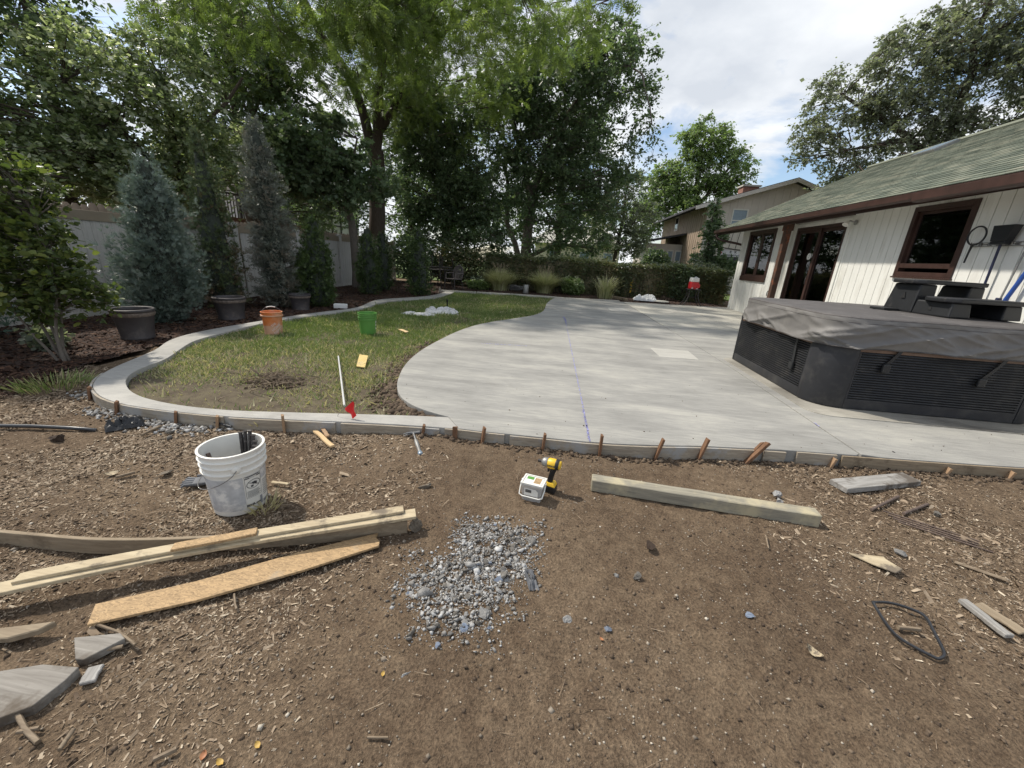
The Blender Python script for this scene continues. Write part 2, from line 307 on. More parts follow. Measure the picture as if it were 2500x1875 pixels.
def vnoise(x, y, s, o=0):
    x = np.asarray(x)*s+o*17.3; y = np.asarray(y)*s+o*9.1; xi = np.floor(x).astype(int); yi = np.floor(y).astype(int); fx = x-xi; fy = y-yi
    fx = fx*fx*(3-2*fx); fy = fy*fy*(3-2*fy); g = lambda a, b: _G[a % 256, b % 256]
    return (g(xi, yi)*(1-fx)+g(xi+1, yi)*fx)*(1-fy)+(g(xi, yi+1)*(1-fx)+g(xi+1, yi+1)*fx)*fy
def fbm(x, y, s, n=4, o=0, gain=.5):
    a = 0; w = 1; t = 0
    for i in range(n): a = a+vnoise(x, y, s*2**i, o+i)*w; t += w; w *= gain
    return a/t-.5

class MB:
    def __init__(s): s.v = []; s.f = []
    def add(s, V, F):
        k = len(s.v); s.v += [tuple(p) for p in V]; s.f += [tuple(i+k for i in f) for f in F]; return s
    def box(s, c, d, M=None, taper=1.):
        x, y, z = d[0]/2, d[1]/2, d[2]/2; V = [Vector((a*x*(taper if e > 0 else 1), b*y*(taper if e > 0 else 1), e*z)) for a in (-1, 1) for b in (-1, 1) for e in (-1, 1)]
        if M is not None: V = [M @ p for p in V]
        c = Vector(c); return s.add([p+c for p in V], [(0, 1, 3, 2), (4, 6, 7, 5), (0, 4, 5, 1), (2, 3, 7, 6), (0, 2, 6, 4), (1, 5, 7, 3)])
    def b2(s, a, b): return s.box([(a[i]+b[i])/2 for i in range(3)], [abs(b[i]-a[i]) for i in range(3)])
    def prism(s, poly, z0, z1):
        n = len(poly); V = [(p[0], p[1], z0) for p in poly]+[(p[0], p[1], z1) for p in poly]
        ar = sum(poly[i][0]*poly[(i+1) % n][1]-poly[(i+1) % n][0]*poly[i][1] for i in range(n))
        F = [tuple(range(n))[::-1], tuple(range(n, 2*n))]+[(i, (i+1) % n, (i+1) % n+n, i+n) for i in range(n)]
        if ar < 0: F = [f[::-1] for f in F]
        return s.add(V, F)
    def tube(s, pts, r, k=8, cap=True, close=False):
        pts = [Vector(p) for p in pts]; n = len(pts); r = r if isinstance(r, (list, tuple)) else [r]*n; V = []; F = []; px = None
        for i, p in enumerate(pts):
            if close: t = pts[(i+1) % n]-pts[i-1]
            else: t = pts[min(i+1, n-1)]-pts[max(i-1, 0)]
            t.normalize()
            if px is None:
                a = Vector((0, 0, 1)) if abs(t.z) < .9 else Vector((1, 0, 0)); px = t.cross(a).normalized()
            else: px = (px-t*px.dot(t)).normalized()
            q = t.cross(px)
            V += [p+(px*math.cos(2*math.pi*j/k)+q*math.sin(2*math.pi*j/k))*r[i] for j in range(k)]
        for i in range(n if close else n-1):
            for j in range(k): a = i*k; b = ((i+1) % n)*k; F.append((a+j, a+(j+1) % k, b+(j+1) % k, b+j))
        if cap and not close: F += [tuple(range(k))[::-1], tuple(range((n-1)*k, n*k))]
        return s.add(V, F)
    def lathe(s, prof, k=32, c=(0, 0, 0), close=False):
        V = []; F = []; n = len(prof)
        for r, z in prof: V += [(c[0]+r*math.cos(2*math.pi*j/k), c[1]+r*math.sin(2*math.pi*j/k), c[2]+z) for j in range(k)]
        for i in range(n if close else n-1):
            for j in range(k): a = i*k; b = ((i+1) % n)*k; F.append((a+j, a+(j+1) % k, b+(j+1) % k, b+j))
        return s.add(V, F)
    def xf(s, M): s.v = [tuple(M @ Vector(p)) for p in s.v]; return s
    def mesh(s, name, mat, bevel=0, smooth=None, seg=2):
        me = bpy.data.meshes.new(name); me.from_pydata(s.v, [], s.f); me.update()
        bm = bmesh.new(); bm.from_mesh(me)
        bmesh.ops.recalc_face_normals(bm, faces=bm.faces)
        if bevel:
            es = [e for e in bm.edges if len(e.link_faces) == 2 and e.calc_face_angle(0) > .5]
            bmesh.ops.bevel(bm, geom=es, offset=bevel, segments=seg, profile=.6, affect='EDGES', clamp_overlap=True)
        bm.to_mesh(me); bm.free()
        if smooth is not None:
            me.polygons.foreach_set('use_smooth', np.ones(len(me.polygons), dtype=bool)); me.set_sharp_from_angle(angle=R(smooth))
        if mat: me.materials.append(MATS[mat])
        return me
    def build(s, name, mat, parent=None, bevel=0, smooth=None, world=False, seg=2):
        o = bpy.data.objects.new(name, s.mesh(name, mat, bevel, smooth, seg)); link(o, parent)
        if world and parent is not None and parent.type == 'EMPTY': o.matrix_parent_inverse = Matrix.Translation(-Vector(parent.location))
        return o
def put(name, me, parent=None, loc=(0, 0, 0), rot=(0, 0, 0), sc=None, world=False):
    o = bpy.data.objects.new(name, me); link(o, parent); o.location = loc; o.rotation_euler = rot
    if sc is not None: o.scale = sc if isinstance(sc, (tuple, list)) else (sc,)*3
    if world and parent is not None and parent.type == 'EMPTY': o.matrix_parent_inverse = Matrix.Translation(-Vector(parent.location))
    return o
def textmesh(txt, size, mat, bold=0.):
    cu = bpy.data.curves.new('txt', 'FONT'); cu.body = txt; cu.size = size; cu.resolution_u = 2; cu.offset = bold; cu.align_x = 'CENTER'; cu.align_y = 'CENTER'
    o = bpy.data.objects.new('txt', cu); COL.objects.link(o); bpy.context.view_layer.update()
    me = bpy.data.meshes.new_from_object(o.evaluated_get(bpy.context.evaluated_depsgraph_get())); bpy.data.objects.remove(o)
    bm = bmesh.new(); bm.from_mesh(me); bmesh.ops.triangulate(bm, faces=bm.faces); bmesh.ops.subdivide_edges(bm, edges=[e for e in bm.edges if e.calc_length() > size*.3], cuts=1)
    bm.to_mesh(me); bm.free(); me.materials.clear(); me.materials.append(MATS[mat]); return me
def wrap(me, rad, ang, z, slope=0., lift=.0015):
    """lay a flat mesh (x right, y up) on a round wall of radius rad(z)"""
    for v in me.vertices:
        x, y = v.co.x, v.co.y; zz = z+y; r = rad+slope*(zz)+lift; a = ang+x/r; v.co = (r*math.cos(a), r*math.sin(a), zz)
    me.update(); return me
def rock(seed, n=2, squash=(1, 1, .7), rough=.28, mat='gravel'):
    rg = random.Random(seed); bm = bmesh.new(); bmesh.ops.create_icosphere(bm, subdivisions=n, radius=1)
    cuts = [(Vector((rg.gauss(0, 1), rg.gauss(0, 1), rg.gauss(0, 1))).normalized(), rg.uniform(.35, .75)) for _ in range(11)]
    for v in bm.verts:
        for d, h in cuts:
            k = v.co.dot(d)
            if k > h: v.co -= d*(k-h)
        v.co *= 1+rg.uniform(-rough, rough)*.3; v.co = Vector((v.co.x*squash[0], v.co.y*squash[1], v.co.z*squash[2]))
    me = bpy.data.meshes.new('rock'); bm.to_mesh(me); bm.free(); me.materials.append(MATS[mat]); return me
def rect(me_w, me_h): return [(-me_w/2, -me_h/2), (me_w/2, -me_h/2), (me_w/2, me_h/2), (-me_w/2, me_h/2)]

# ================================================================== the setting
ZS = .10
XW = 6.38
CURB_IN = [(-0.891, 3.171, 0.1), (-1.331, 3.102, 0.1), (-2.266, 2.917, 0.1), (-2.8, 2.82, 0.1), (-3.341, 2.83, 0.1), (-3.799, 2.94, 0.1), (-4.175, 3.178, 0.1), (-4.406, 3.424, 0.1), (-4.523, 3.685, 0.1), (-4.589, 4.005, 0.1), (-4.941, 4.566, 0.1), (-5.136, 4.937, 0.1), (-5.214, 5.502, 0.1), (-5.282, 6.386, 0.1), (-5.241, 6.969, 0.1), (-4.961, 7.849, 0.1), (-4.704, 8.723, 0.1), (-4.712, 9.391, 0.1), (-4.919, 10.564, 0.1), (-4.423, 11.399, 0.1), (-3.989, 12.396, 0.1), (-3.883, 13.734, 0.1), (-4.023, 15.335, 0.1)]
CURB_OUT = [(-0.733, 2.949, 0.1), (-1.339, 2.905, 0.1), (-2.153, 2.779, 0.1), (-2.649, 2.71, 0.1), (-3.114, 2.696, 0.1), (-3.584, 2.711, 0.1), (-3.942, 2.797, 0.1), (-4.208, 2.937, 0.1), (-4.396, 3.069, 0.1), (-4.613, 3.296, 0.1), (-4.788, 3.594, 0.1), (-4.906, 3.891, 0.1), (-5.113, 4.371, 0.1), (-5.356, 4.698, 0.1), (-5.523, 5.054, 0.1), (-5.585, 5.557, 0.1), (-5.478, 6.632, 0.1), (-5.347, 7.501, 0.1), (-5.143, 8.305, 0.1), (-4.903, 8.924, 0.1), (-4.939, 9.52, 0.1), (-5.23, 10.687, 0.1), (-5.124, 11.259, 0.1), (-4.661, 12.018, 0.1), (-4.222, 13.122, 0.1), (-4.371, 15.227, 0.1)]
FRONT = [(-0.733, 2.949, 0.1), (-0.497, 2.943, 0.1), (-0.038, 2.953, 0.1), (0.42, 2.958, 0.1), (0.893, 3.028, 0.1), (1.255, 3.108, 0.1), (1.763, 3.177, 0.1), (2.017, 3.208, 0.1), (2.421, 3.238, 0.1), (2.615, 3.255, 0.1), (3.204, 3.293, 0.1), (3.916, 3.361, 0.1)]
SLAB_L = [(-0.891, 3.171, 0.1), (-1.04, 3.22, 0.1), (-1.212, 3.298, 0.1), (-1.348, 3.393, 0.1), (-1.487, 3.531, 0.1), (-1.619, 3.755, 0.1), (-1.742, 4.061, 0.1), (-1.912, 4.706, 0.1), (-1.983, 5.507, 0.1), (-1.937, 6.391, 0.1), (-1.85, 7.339, 0.1), (-1.59, 8.353, 0.1), (-1.017, 9.351, 0.1), (-0.581, 10.185, 0.1), (-0.403, 11.148, 0.1), (-0.408, 12.049, 0.1), (-0.415, 13.492, 0.1), (-0.15, 15.698, 0.1)]
JOINT = [(2.434, 15.636, 0.1), (2.563, 10.741, 0.1), (2.686, 6.521, 0.1), (2.631, 4.134, 0.1), (2.619, 3.285, 0.1)]
def smooth_line(p, it=2):
    p = [Vector(q[:2]) for q in p]
    for _ in range(it):
        q = [p[0]]
        for a, b in zip(p, p[1:]): q += [a*.75+b*.25, a*.25+b*.75]
        p = q+[p[-1]]
    return [tuple(v) for v in p]
CI = smooth_line(CURB_IN); CO = smooth_line(CURB_OUT); FR = smooth_line(FRONT, 1); SL = smooth_line(SLAB_L); JT = smooth_line(JOINT, 1)
fdir = Vector(FR[-1])-Vector(FR[-2]); fdir.normalize(); FRX = tuple(Vector(FR[-1])+fdir*6)
BACK = 15.9

SLABPOLY = FR+[FRX, (FRX[0], 4.0), (XW+.5, 4.0), (XW+.5, 16.4), (JT[0][0], 15.75)]+SL[::-1]
LAWNPOLY = CI+[(-4.5, 15.4), (-1.2, 15.6), (.1, 15.2)]+SL[::-1]
BEDPOLY = [(-8.3, 3.0), (-6.4, 3.05)]+[(-5.2, 3.25)]+CO[CO.index(min(CO, key=lambda p: p[0])):]+[(-4.6, 15.2), (-4.6, 19.), (-8.3, 19.)]
BACKBED = [(-4.6, 15.0), (-1.2, 15.45), (.2, 15.2), (2.3, 15.62), (6.4, 16.3), (6.6, 20.5), (-4.6, 20.5)]

def sstep(x, a, b): t = np.clip((x-a)/(b-a), 0, 1); return t*t*(3-2*t)
def in_any(x, y): return inpoly(x, y, SLABPOLY) | inpoly(x, y, LAWNPOLY+[]) | inpoly(x, y, list(CI)+list(CO)[::-1])
def gz(x, y):
    x = np.asarray(x, float); y = np.asarray(y, float)
    h = .050*fbm(x, y, .8, 3, 1)+.030*fbm(x, y, 4., 3, 5)+.030*fbm(x, y, 20., 3, 9)
    near = np.clip(1-np.hypot(x, y-2.)/9., 0, 1)
    mound = .035*np.exp(-((x+1.0)**2/.25+(y-2.75)**2/.09))
    return h*near+mound-.004+.058*sstep(y, 2.25, 3.02)*sstep(-x, 4.75, 5.15)*(y < 6)
# ground: one sheet, fine near the camera, wide cells far away
def axis(fine0, fine1, step, far0, far1):
    a = list(np.arange(fine0, fine1, step)); s = step; x = a[-1]
    while x < far1: s = min(s*1.25, 12); x += s; a.append(x)
    s = step; x = a[0]; b = []
    while x > far0: s = min(s*1.25, 12); x -= s; b.append(x)
    return np.array(b[::-1]+a)
gx_, gy_ = axis(-4.2, 4.6, .029, -120, 120), axis(.4, 3.6, .024, -60, 160)
X, Y = np.meshgrid(gx_, gy_); Z = gz(X, Y); lo = inpoly(X, Y, SLABPOLY) | inpoly(X, Y, LAWNPOLY) | inpoly(X, Y, BEDPOLY) | inpoly(X, Y, list(CI)+list(CO)[::-1])
Z = np.where(lo, np.minimum(Z, -.03), Z); Z = np.where(np.hypot(X, Y) > 12, -.02, Z)
ny, nx = X.shape; idx = np.arange(nx*ny).reshape(ny, nx); q = np.stack([idx[:-1, :-1], idx[:-1, 1:], idx[1:, 1:], idx[1:, :-1]], -1).reshape(-1, 4)
me = meshnp('ground', np.stack([X, Y, Z], -1).reshape(-1, 3), q.ravel(), np.arange(len(q))*4, np.full(len(q), 4), 'soil', smooth=True)
tag(link(bpy.data.objects.new('ground', me)), kind='structure')
def sheet(name, poly, z, amp, step, mat, s=3.):
    p = np.array(poly); xs = np.arange(p[:, 0].min()-step, p[:, 0].max()+step, step); ys = np.arange(p[:, 1].min()-step, p[:, 1].max()+step, step)
    X, Y = np.meshgrid(xs, ys); Z = z+amp*fbm(X, Y, s, 4, 3)*2; ny, nx = X.shape; idx = np.arange(nx*ny).reshape(ny, nx)
    q = np.stack([idx[:-1, :-1], idx[:-1, 1:], idx[1:, 1:], idx[1:, :-1]], -1).reshape(-1, 4)
    cx = X.ravel()[q].mean(1); cy = Y.ravel()[q].mean(1); q = q[inpoly(cx, cy, poly)]
    used = np.unique(q); mp = np.full(nx*ny, -1); mp[used] = np.arange(len(used)); q = mp[q]
    me = meshnp(name, np.stack([X, Y, Z], -1).reshape(-1, 3)[used], q.ravel(), np.arange(len(q))*4, np.full(len(q), 4), mat, smooth=True)
    return tag(link(bpy.data.objects.new(name, me)), kind='structure')
def lawnz(x, y): return .045+.012*fbm(x, y, 3., 4, 3)*2
sheet('lawn', LAWNPOLY, .045, .012, .05, 'turf')
def bedz(x, y): return .060+.02*fbm(x, y, 3., 4, 3)*2
MATS['mulch_ground'] = simple('mulch_ground', (.040, .022, .015), .95, var=.5, scale=9, bmp=.8)
sheet('mulch_bed', BEDPOLY, .060, .02, .06, 'mulch_ground')
sheet('back_mulch_bed', BACKBED, .065, .02, .08, 'mulch_ground')
MATS['far_grass'] = simple('far_grass', (.085, .13, .028), .9, var=.35, scale=2.5, bmp=.5)
m = MB(); m.b2((-40, 21.6, -.3), (40, 90, .03)); tag(m.build('neighbour_lawn', 'far_grass'), kind='structure')

# patio: poured slab in panels with open joints
def offs(line, d):
    out = []; L_ = [Vector(p) for p in line]
    for i, p in enumerate(L_):
        t = (L_[min(i+1, len(L_)-1)]-L_[max(i-1, 0)]).normalized(); out.append(tuple(p+Vector((t.y, -t.x))*d))
    return out
mainpoly = [p for p in FR if p[0] < JT[-1][0]-.02]+offs(JT, .010)[::-1]+SL[::-1]
XJ = JOINT[2][0]; yc = (2.563, 10.058, 0.1)[1]
def jx(y):
    for a, b in zip(JT, JT[1:]):
        if (a[1]-y)*(b[1]-y) <= 0: return a[0]+(b[0]-a[0])*(y-a[1])/(b[1]-a[1])
    return JT[-1][0]
J2A, J2B = (4.434, 15.678, 0.1), (4.44, 10.397, 0.1)
def j2x(y): return J2A[0]+(J2B[0]-J2A[0])*(y-J2A[1])/(J2B[1]-J2A[1])
m = MB(); m.prism(mainpoly, -.12, ZS); patio = tag(m.build('patio', 'concrete', bevel=.007), kind='structure')
right = [p for p in FR if p[0] > JT[-1][0]+.02]+[FRX, (FRX[0], 4.0), (XW+.2, 4.0), (XW+.2, yc-.005), (jx(yc)+.006, yc-.005)]+[p for p in offs(JT, -.010) if p[1] < yc-.05]
m = MB(); m.prism(right, -.12, ZS-.003); m.build('concrete_panel', 'concrete', patio, bevel=.006)
bk = JT[0][1]
m = MB(); m.prism([(jx(yc)+.012, yc+.009), (j2x(yc)-.009, yc+.009), (j2x(16)-.009, 15.9), (jx(bk-.01)+.01, bk)], -.12, ZS+.002); m.build('concrete_panel', 'old_concrete', patio, bevel=.008)
m = MB(); m.prism([(j2x(yc)+.009, yc+.009), (XW+.1, yc+.009), (XW+.1, 16.3), (j2x(16)+.009, 15.91)], -.12, ZS+.004); m.build('concrete_panel', 'old_concrete', patio, bevel=.008)
# lighter repair squares let into the slab
for pts in ([(1.575, 13.083, 0.1), (2.074, 13.397, 0.1), (2.218, 12.72, 0.1), (1.596, 12.346, 0.1)], [(1.679, 7.056, 0.1), (2.329, 7.075, 0.1), (2.307, 6.412, 0.1), (1.695, 6.412, 0.1)]):
    m = MB(); m.prism([p[:2] for p in pts], ZS-.02, ZS+.004); m.build('concrete_patch', 'patch_concrete', patio, bevel=.003)
# chalk snap lines: dusty, broken strips
def chalk(a, b, w0, n, gap, seed):
    rg = random.Random(seed); a = Vector(a[:2]); b = Vector(b[:2]); t = (b-a).normalized(); nn = Vector((t.y, -t.x)); Lh = (b-a).length; m = MB()
    for i in range(n):
        if rg.random() < gap: continue
        s0 = Lh*i/n; s1 = Lh*(i+1)/n; w_ = w0*rg.uniform(.5, 1.5); o = rg.gauss(0, w0*.25)
        q = [a+t*s0+nn*(o-w_/2), a+t*s1+nn*(o-w_/2*rg.uniform(.6, 1.2)), a+t*s1+nn*(o+w_/2), a+t*s0+nn*(o+w_/2)]
        m.add([(p.x, p.y, ZS+.0035) for p in q], [(0, 1, 2, 3)])
    m.build('chalk_line', 'chalk_blue', patio)
chalk((0.187, 9.715, 0.1), (0.355, 2.972, 0.1), .009, 260, .25, 1); chalk((0.148, 10.201, 0.1), (0.222, 9.147, 0.1), .035, 40, .4, 2)
chalk((-1.254, 6.289, 0.1), (-0.441, 6.385, 0.1), .02, 60, .55, 3); chalk((2.635, 3.972, 0.1), (2.62, 3.846, 0.1), .014, 40, .4, 4)
chalk((0.335, 3.681, 0.1), (0.351, 2.964, 0.1), .014, 120, .5, 5)

# garden curb
m = MB(); n = max(len(CI), len(CO))
def resample(line, n):
    p = [Vector(q[:2]) for q in line]; d = [0]
    for a, b in zip(p, p[1:]): d.append(d[-1]+(b-a).length)
    return [tuple(Vector((np.interp(d[-1]*i/(n-1), d, [q.x for q in p]), np.interp(d[-1]*i/(n-1), d, [q.y for q in p])))) for i in range(n)]
a, b = resample(CI, 150), resample(CO, 150); V = []; F = []
for (x1, y1), (x2, y2) in zip(a, b): V += [(x1, y1, -.1), (x1, y1, ZS-.002), (x2, y2, ZS-.002), (x2, y2, -.1)]
for i in range(149):
    k = 4*i
    F += [(k+j, k+(j+1) % 4, k+4+(j+1) % 4, k+4+j) for j in range(4)]
F += [(0, 1, 2, 3), (596, 597, 598, 599)]
m.add(V, F); tag(m.build('garden_curb', 'curb_concrete', bevel=.012, smooth=50), kind='structure')
# stepping edge along the back of the lawn
m = MB(); pts = [(-4.55, 14.95), (-3.2, 15.2), (-1.9, 15.45), (-.6, 15.5), (.2, 15.35), (1.2, 15.55), (2.3, 15.8)]
for p0, p1 in zip(pts, pts[1:]):
    d = Vector(p1)-Vector(p0); m.box(((p0[0]+p1[0])/2, (p0[1]+p1[1])/2, .07), (d.length-.02, .14, .12), Matrix.Rotation(math.atan2(d.y, d.x), 4, 'Z'))
tag(m.build('lawn_edging', 'old_concrete', bevel=.012), 'low pale concrete edging running along the far side of the lawn', 'edging')

# ------------------------------------------------------------------ loose cover on the ground (nobody could count it)
CHIP = ([(-.5, -.24, 0), (.45, -.2, .05), (.5, .2, .0), (-.38, .26, .07)], [(0, 1, 2), (0, 2, 3)])
def yawed(n, tilt=.35):
    a = RNG.random(n)*2*np.pi; d = np.stack([np.cos(a), np.sin(a), RNG.normal(0, tilt, n)], 1); return basis(d, RNG.normal(0, tilt, n))[:, :, [1, 0, 2]]
def stuff(name, me, label, cat):
    return tag(link(bpy.data.objects.new(name, me)), label, cat, kind='stuff')
def sstep(x, a, b): t = np.clip((x-a)/(b-a), 0, 1); return t*t*(3-2*t)
def pick(n, x0, x1, y0, y1, f):
    x = RNG.uniform(x0, x1, n); y = RNG.uniform(y0, y1, n); ok = (RNG.random(n) < f(x, y)) & ~in_any(x, y); return x[ok], y[ok]
def near_w(x, y): return np.clip(2.4/np.hypot(x, np.hypot(y, 1.5)), .15, 1.)
def left_d(x, y):
    e = -.95-.35*(y-1.)*0+.7*fbm(x, y, .9, 3, 21)-.25*sstep(y, 1.2, 2.2)*0
    return sstep(-x, -e-.35, -e+.75)*np.clip(.50+2.8*fbm(x, y, 1.7, 3, 31), .06, 1)
def right_d(x, y):
    e = 1.55+.5*fbm(x, y, 1., 3, 41)-.25*(y-2.)
    return sstep(x, e-.3, e+.6)*np.clip(.45+2.8*fbm(x, y, 1.8, 3, 51), .05, 1)
x, y = pick(390000, -6.5, 0., .3, 3.7, lambda x, y: left_d(x, y)*near_w(x, y)*(~inpoly(x, y, BEDPOLY)))
n = len(x); sc = np.exp(RNG.normal(0, .45, n))*.0078*(1+.6*sstep(y, 1.2, 2.6)); sc3 = np.stack([sc*RNG.uniform(.7, 2.2, n), sc, sc], 1)
chips = scatter_mesh('wood_chips', *CHIP, np.stack([x, y, gz(x, y)+.002], 1), yawed(n), sc3, 'wood_chip', np.clip(RNG.beta(2.3, 1.9, n)+.22*fbm(x, y, 3, 3, 8), .001, .99))
stuff('wood_chips', chips, 'tan wood chips strewn thickly over the bare soil left of the white bucket', 'wood chips')
x, y = pick(190000, .9, 6.5, .5, 3.6, lambda x, y: right_d(x, y)*near_w(x, y)); n = len(x)
sc = np.exp(RNG.normal(0, .5, n))*.0092; sc3 = np.stack([sc*RNG.uniform(.7, 2.5, n), sc, sc], 1)
chips = scatter_mesh('wood_chips', *CHIP, np.stack([x, y, gz(x, y)+.002], 1), yawed(n), sc3, 'wood_chip', np.clip(RNG.beta(2.1, 2.0, n)+.25*fbm(x, y, 3, 3, 8), .001, .99))
stuff('wood_chips', chips, 'tan and reddish wood chips on the soil at the right, around the black strap loop', 'wood chips')
def oct_(s):
    g = random.Random(s); k = lambda: g.uniform(.7, 1.15); return ([(k(), 0, 0), (0, k()*.8, 0), (-k(), 0, 0), (0, -k()*.8, 0), (.15, .1, .6), (0, 0, -.5)], [(0, 1, 4), (1, 2, 4), (2, 3, 4), (3, 0, 4), (1, 0, 5), (2, 1, 5), (3, 2, 5), (0, 3, 5)])
x, y = pick(32000, -3., 4., .4, 3.5, lambda x, y: near_w(x, y)*np.clip(.35+1.8*fbm(x, y, 1.6, 3, 61), .06, 1)); n = len(x)
sc = np.exp(RNG.normal(0, .5, n))*.0036
stuff('pebbles', scatter_mesh('pebbles', *oct_(1), np.stack([x, y, gz(x, y)+.001], 1), yawed(n), sc, 'pebble', RNG.beta(2.5, 1.6, n)), 'tiny pale pebbles and bits of husk dotted over the dark soil', 'pebbles')
x, y = pick(26000, -3., 4.5, .4, 3.5, lambda x, y: near_w(x, y)*np.clip(.45+2.*fbm(x, y, 1.3, 3, 71), .05, 1)); n = len(x)
sc = np.minimum(np.exp(RNG.normal(0, .6, n))*.0070, .014)
stuff('soil_clods', scatter_mesh('soil_clods', *oct_(2), np.stack([x, y, gz(x, y)], 1), yawed(n), sc, 'clod', RNG.random(n)), 'small crumbled clods of dark soil in the foreground', 'soil')
# bark mulch in the beds
def bed_pick(n, poly):
    p = np.array(poly); x = RNG.uniform(p[:, 0].min(), p[:, 0].max(), n); y = RNG.uniform(p[:, 1].min(), p[:, 1].max(), n)
    ok = inpoly(x, y, poly) & ~inpoly(x, y, list(CI)+list(CO)[::-1]) & ~inpoly(x, y, SLABPOLY); return x[ok], y[ok]
x, y = bed_pick(82000, BEDPOLY); xe = RNG.uniform(-8., -4.9, 4500); ye = 3.25-np.abs(RNG.normal(0, .32, 4500)); x, y = np.concatenate([x, xe]), np.concatenate([y, ye]); oe = ~in_any(x, y); x, y = x[oe], y[oe]; ok = RNG.random(len(x)) < np.clip(6.5/np.hypot(x, y), .25, 1); x, y = x[ok], y[ok]; n = len(x)
sc = np.exp(RNG.normal(0, .4, n))*.027; sc3 = np.stack([sc*RNG.uniform(.8, 2.2, n), sc, sc], 1)
stuff('bark_mulch', scatter_mesh('bark_mulch', *CHIP, np.stack([x, y, np.where(inpoly(x, y, BEDPOLY), bedz(x, y), gz(x, y))+.004], 1), yawed(n), sc3, 'bark_chip', RNG.beta(2, 2.2, n)*.99), 'dark reddish bark mulch in the bed along the fence', 'mulch')
x, y = bed_pick(14000, BACKBED); n = len(x); sc = np.exp(RNG.normal(0, .4, n))*.035; sc3 = np.stack([sc*RNG.uniform(.8, 2., n), sc, sc], 1)
stuff('bark_mulch', scatter_mesh('bark_mulch', *CHIP, np.stack([x, y, bedz(x, y)+.004], 1), yawed(n), sc3, 'bark_chip', RNG.beta(2, 2.2, n)*.99), 'dark reddish bark mulch in front of the far hedge', 'mulch')
# lawn grass
def grass_pick(n):
    p = np.array(LAWNPOLY); x = RNG.uniform(p[:, 0].min(), p[:, 0].max(), n); y = RNG.uniform(p[:, 1].min(), p[:, 1].max(), n)
    ok = inpoly(x, y, LAWNPOLY) & ~inpoly(x, y, list(CI)+list(CO)[::-1]) & ~inpoly(x, y, SLABPOLY); return x[ok], y[ok]
x, y = grass_pick(520000)
bare = sstep(y, 3.0, 4.9+.0*x)+.9*fbm(x, y, 1.1, 3, 81)
dist_slab = np.min(np.hypot(x[:, None]-np.array(SL)[None, ::4, 0], y[:, None]-np.array(SL)[None, ::4, 1]), 1)
keep = np.clip(bare*1.3-.08, .03, 1)*np.clip(7.5/np.hypot(x, y), .33, 1)*np.clip((dist_slab-.05)/.22, .04, 1)*np.clip(.55+1.6*fbm(x, y, 2.4, 3, 91), .15, 1)
ok = RNG.random(len(x)) < keep; x, y, bare = x[ok], y[ok], bare[ok]; n = len(x)
dry = np.clip(1.1-sstep(y, 3.4, 6.4)*.95+.9*fbm(x, y, 1.3, 3, 101)+.35*np.exp(-dist_slab[ok]/.5), 0, 1)
a = RNG.random(n)*2*np.pi; lean = RNG.uniform(.2, 1.5, n); d = np.stack([np.cos(a)*lean, np.sin(a)*lean, np.ones(n)], 1)
rv = np.where(RNG.random(n) < dry*.62, RNG.uniform(.54, .99, n), RNG.uniform(0, .52, n))
BLADE = ([(-.05, 0, 0), (.05, 0, 0), (.012, 1, -.05), (-.02, .55, .04)], [(0, 1, 2), (0, 2, 3)])
gm = scatter_mesh('grass', *BLADE, np.stack([x, y, lawnz(x, y)], 1), basis(d, RNG.normal(0, .6, n)), np.exp(RNG.normal(0, .35, n))[:, None]*np.array([[.070, .038, .038]])*np.where(np.hypot(x, y) > 8, 1.25, 1)[:, None], 'grass_blade', rv)
stuff('grass', gm, 'short lawn grass, green at the back and dry straw yellow in front', 'grass')
# crumbs tracked onto the patio
n = 150; x = RNG.uniform(-1.6, 5., n); y = np.interp(x, [p[0] for p in FR], [p[1] for p in FR])+np.abs(RNG.normal(0, .9, n))+.02; ok = inpoly(x, y, SLABPOLY); x, y = x[ok], y[ok]; n = len(x)
stuff('soil_crumbs', scatter_mesh('soil_crumbs', *oct_(12), np.stack([x, y, np.full(n, ZS+.002)], 1), yawed(n), np.exp(RNG.normal(0, .5, n))*.0035, 'clod', RNG.random(n)), 'crumbs of soil tracked onto the patio', 'soil')
# weeds and dry tufts outside the curb
def tuft(name, x, y, z, n, h, spread, label, mat='grass_blade', lo=0., hi=.6, wd=.06, cat='weed'):
    a = RNG.random(n)*2*np.pi; r = np.sqrt(RNG.random(n))*spread; ln = RNG.uniform(.1, 1.1, n)
    d = np.stack([np.cos(a)*ln, np.sin(a)*ln, np.ones(n)], 1); p = np.stack([x+r*np.cos(a), y+r*np.sin(a), np.full(n, z)], 1)
    s = h*RNG.uniform(.5, 1.1, n); me = scatter_mesh(name, *BLADE, p, basis(d, RNG.normal(0, .6, n)), np.stack([np.full(n, wd), s, s], 1), mat, RNG.uniform(lo, hi, n))
    return tag(link(bpy.data.objects.new(name, me)), label, cat)
p = (-4.839, 3.073, 0); tuft('weed_patch', p[0], p[1], .03, 260, .13, .26, 'yellow green weeds sprouting outside the left bend of the curb', lo=.2, hi=.75)
p = (-1.818, 2.905, 0); tuft('dry_tuft', p[0], p[1], .0, 34, .10, .05, 'dry straw tuft below the red marker flag', lo=.7, hi=.99)
p = (-2.42, 2.793, 0); tuft('dry_tuft', p[0], p[1], .0, 30, .11, .05, 'dry straw tuft against the form board behind the white bucket', lo=.7, hi=.99)
p = (-1.62, 1.791, 0); tuft('dry_tuft', p[0], p[1], .0, 60, .09, .08, 'dry root tuft at the foot of the white bucket', lo=.6, hi=.99)

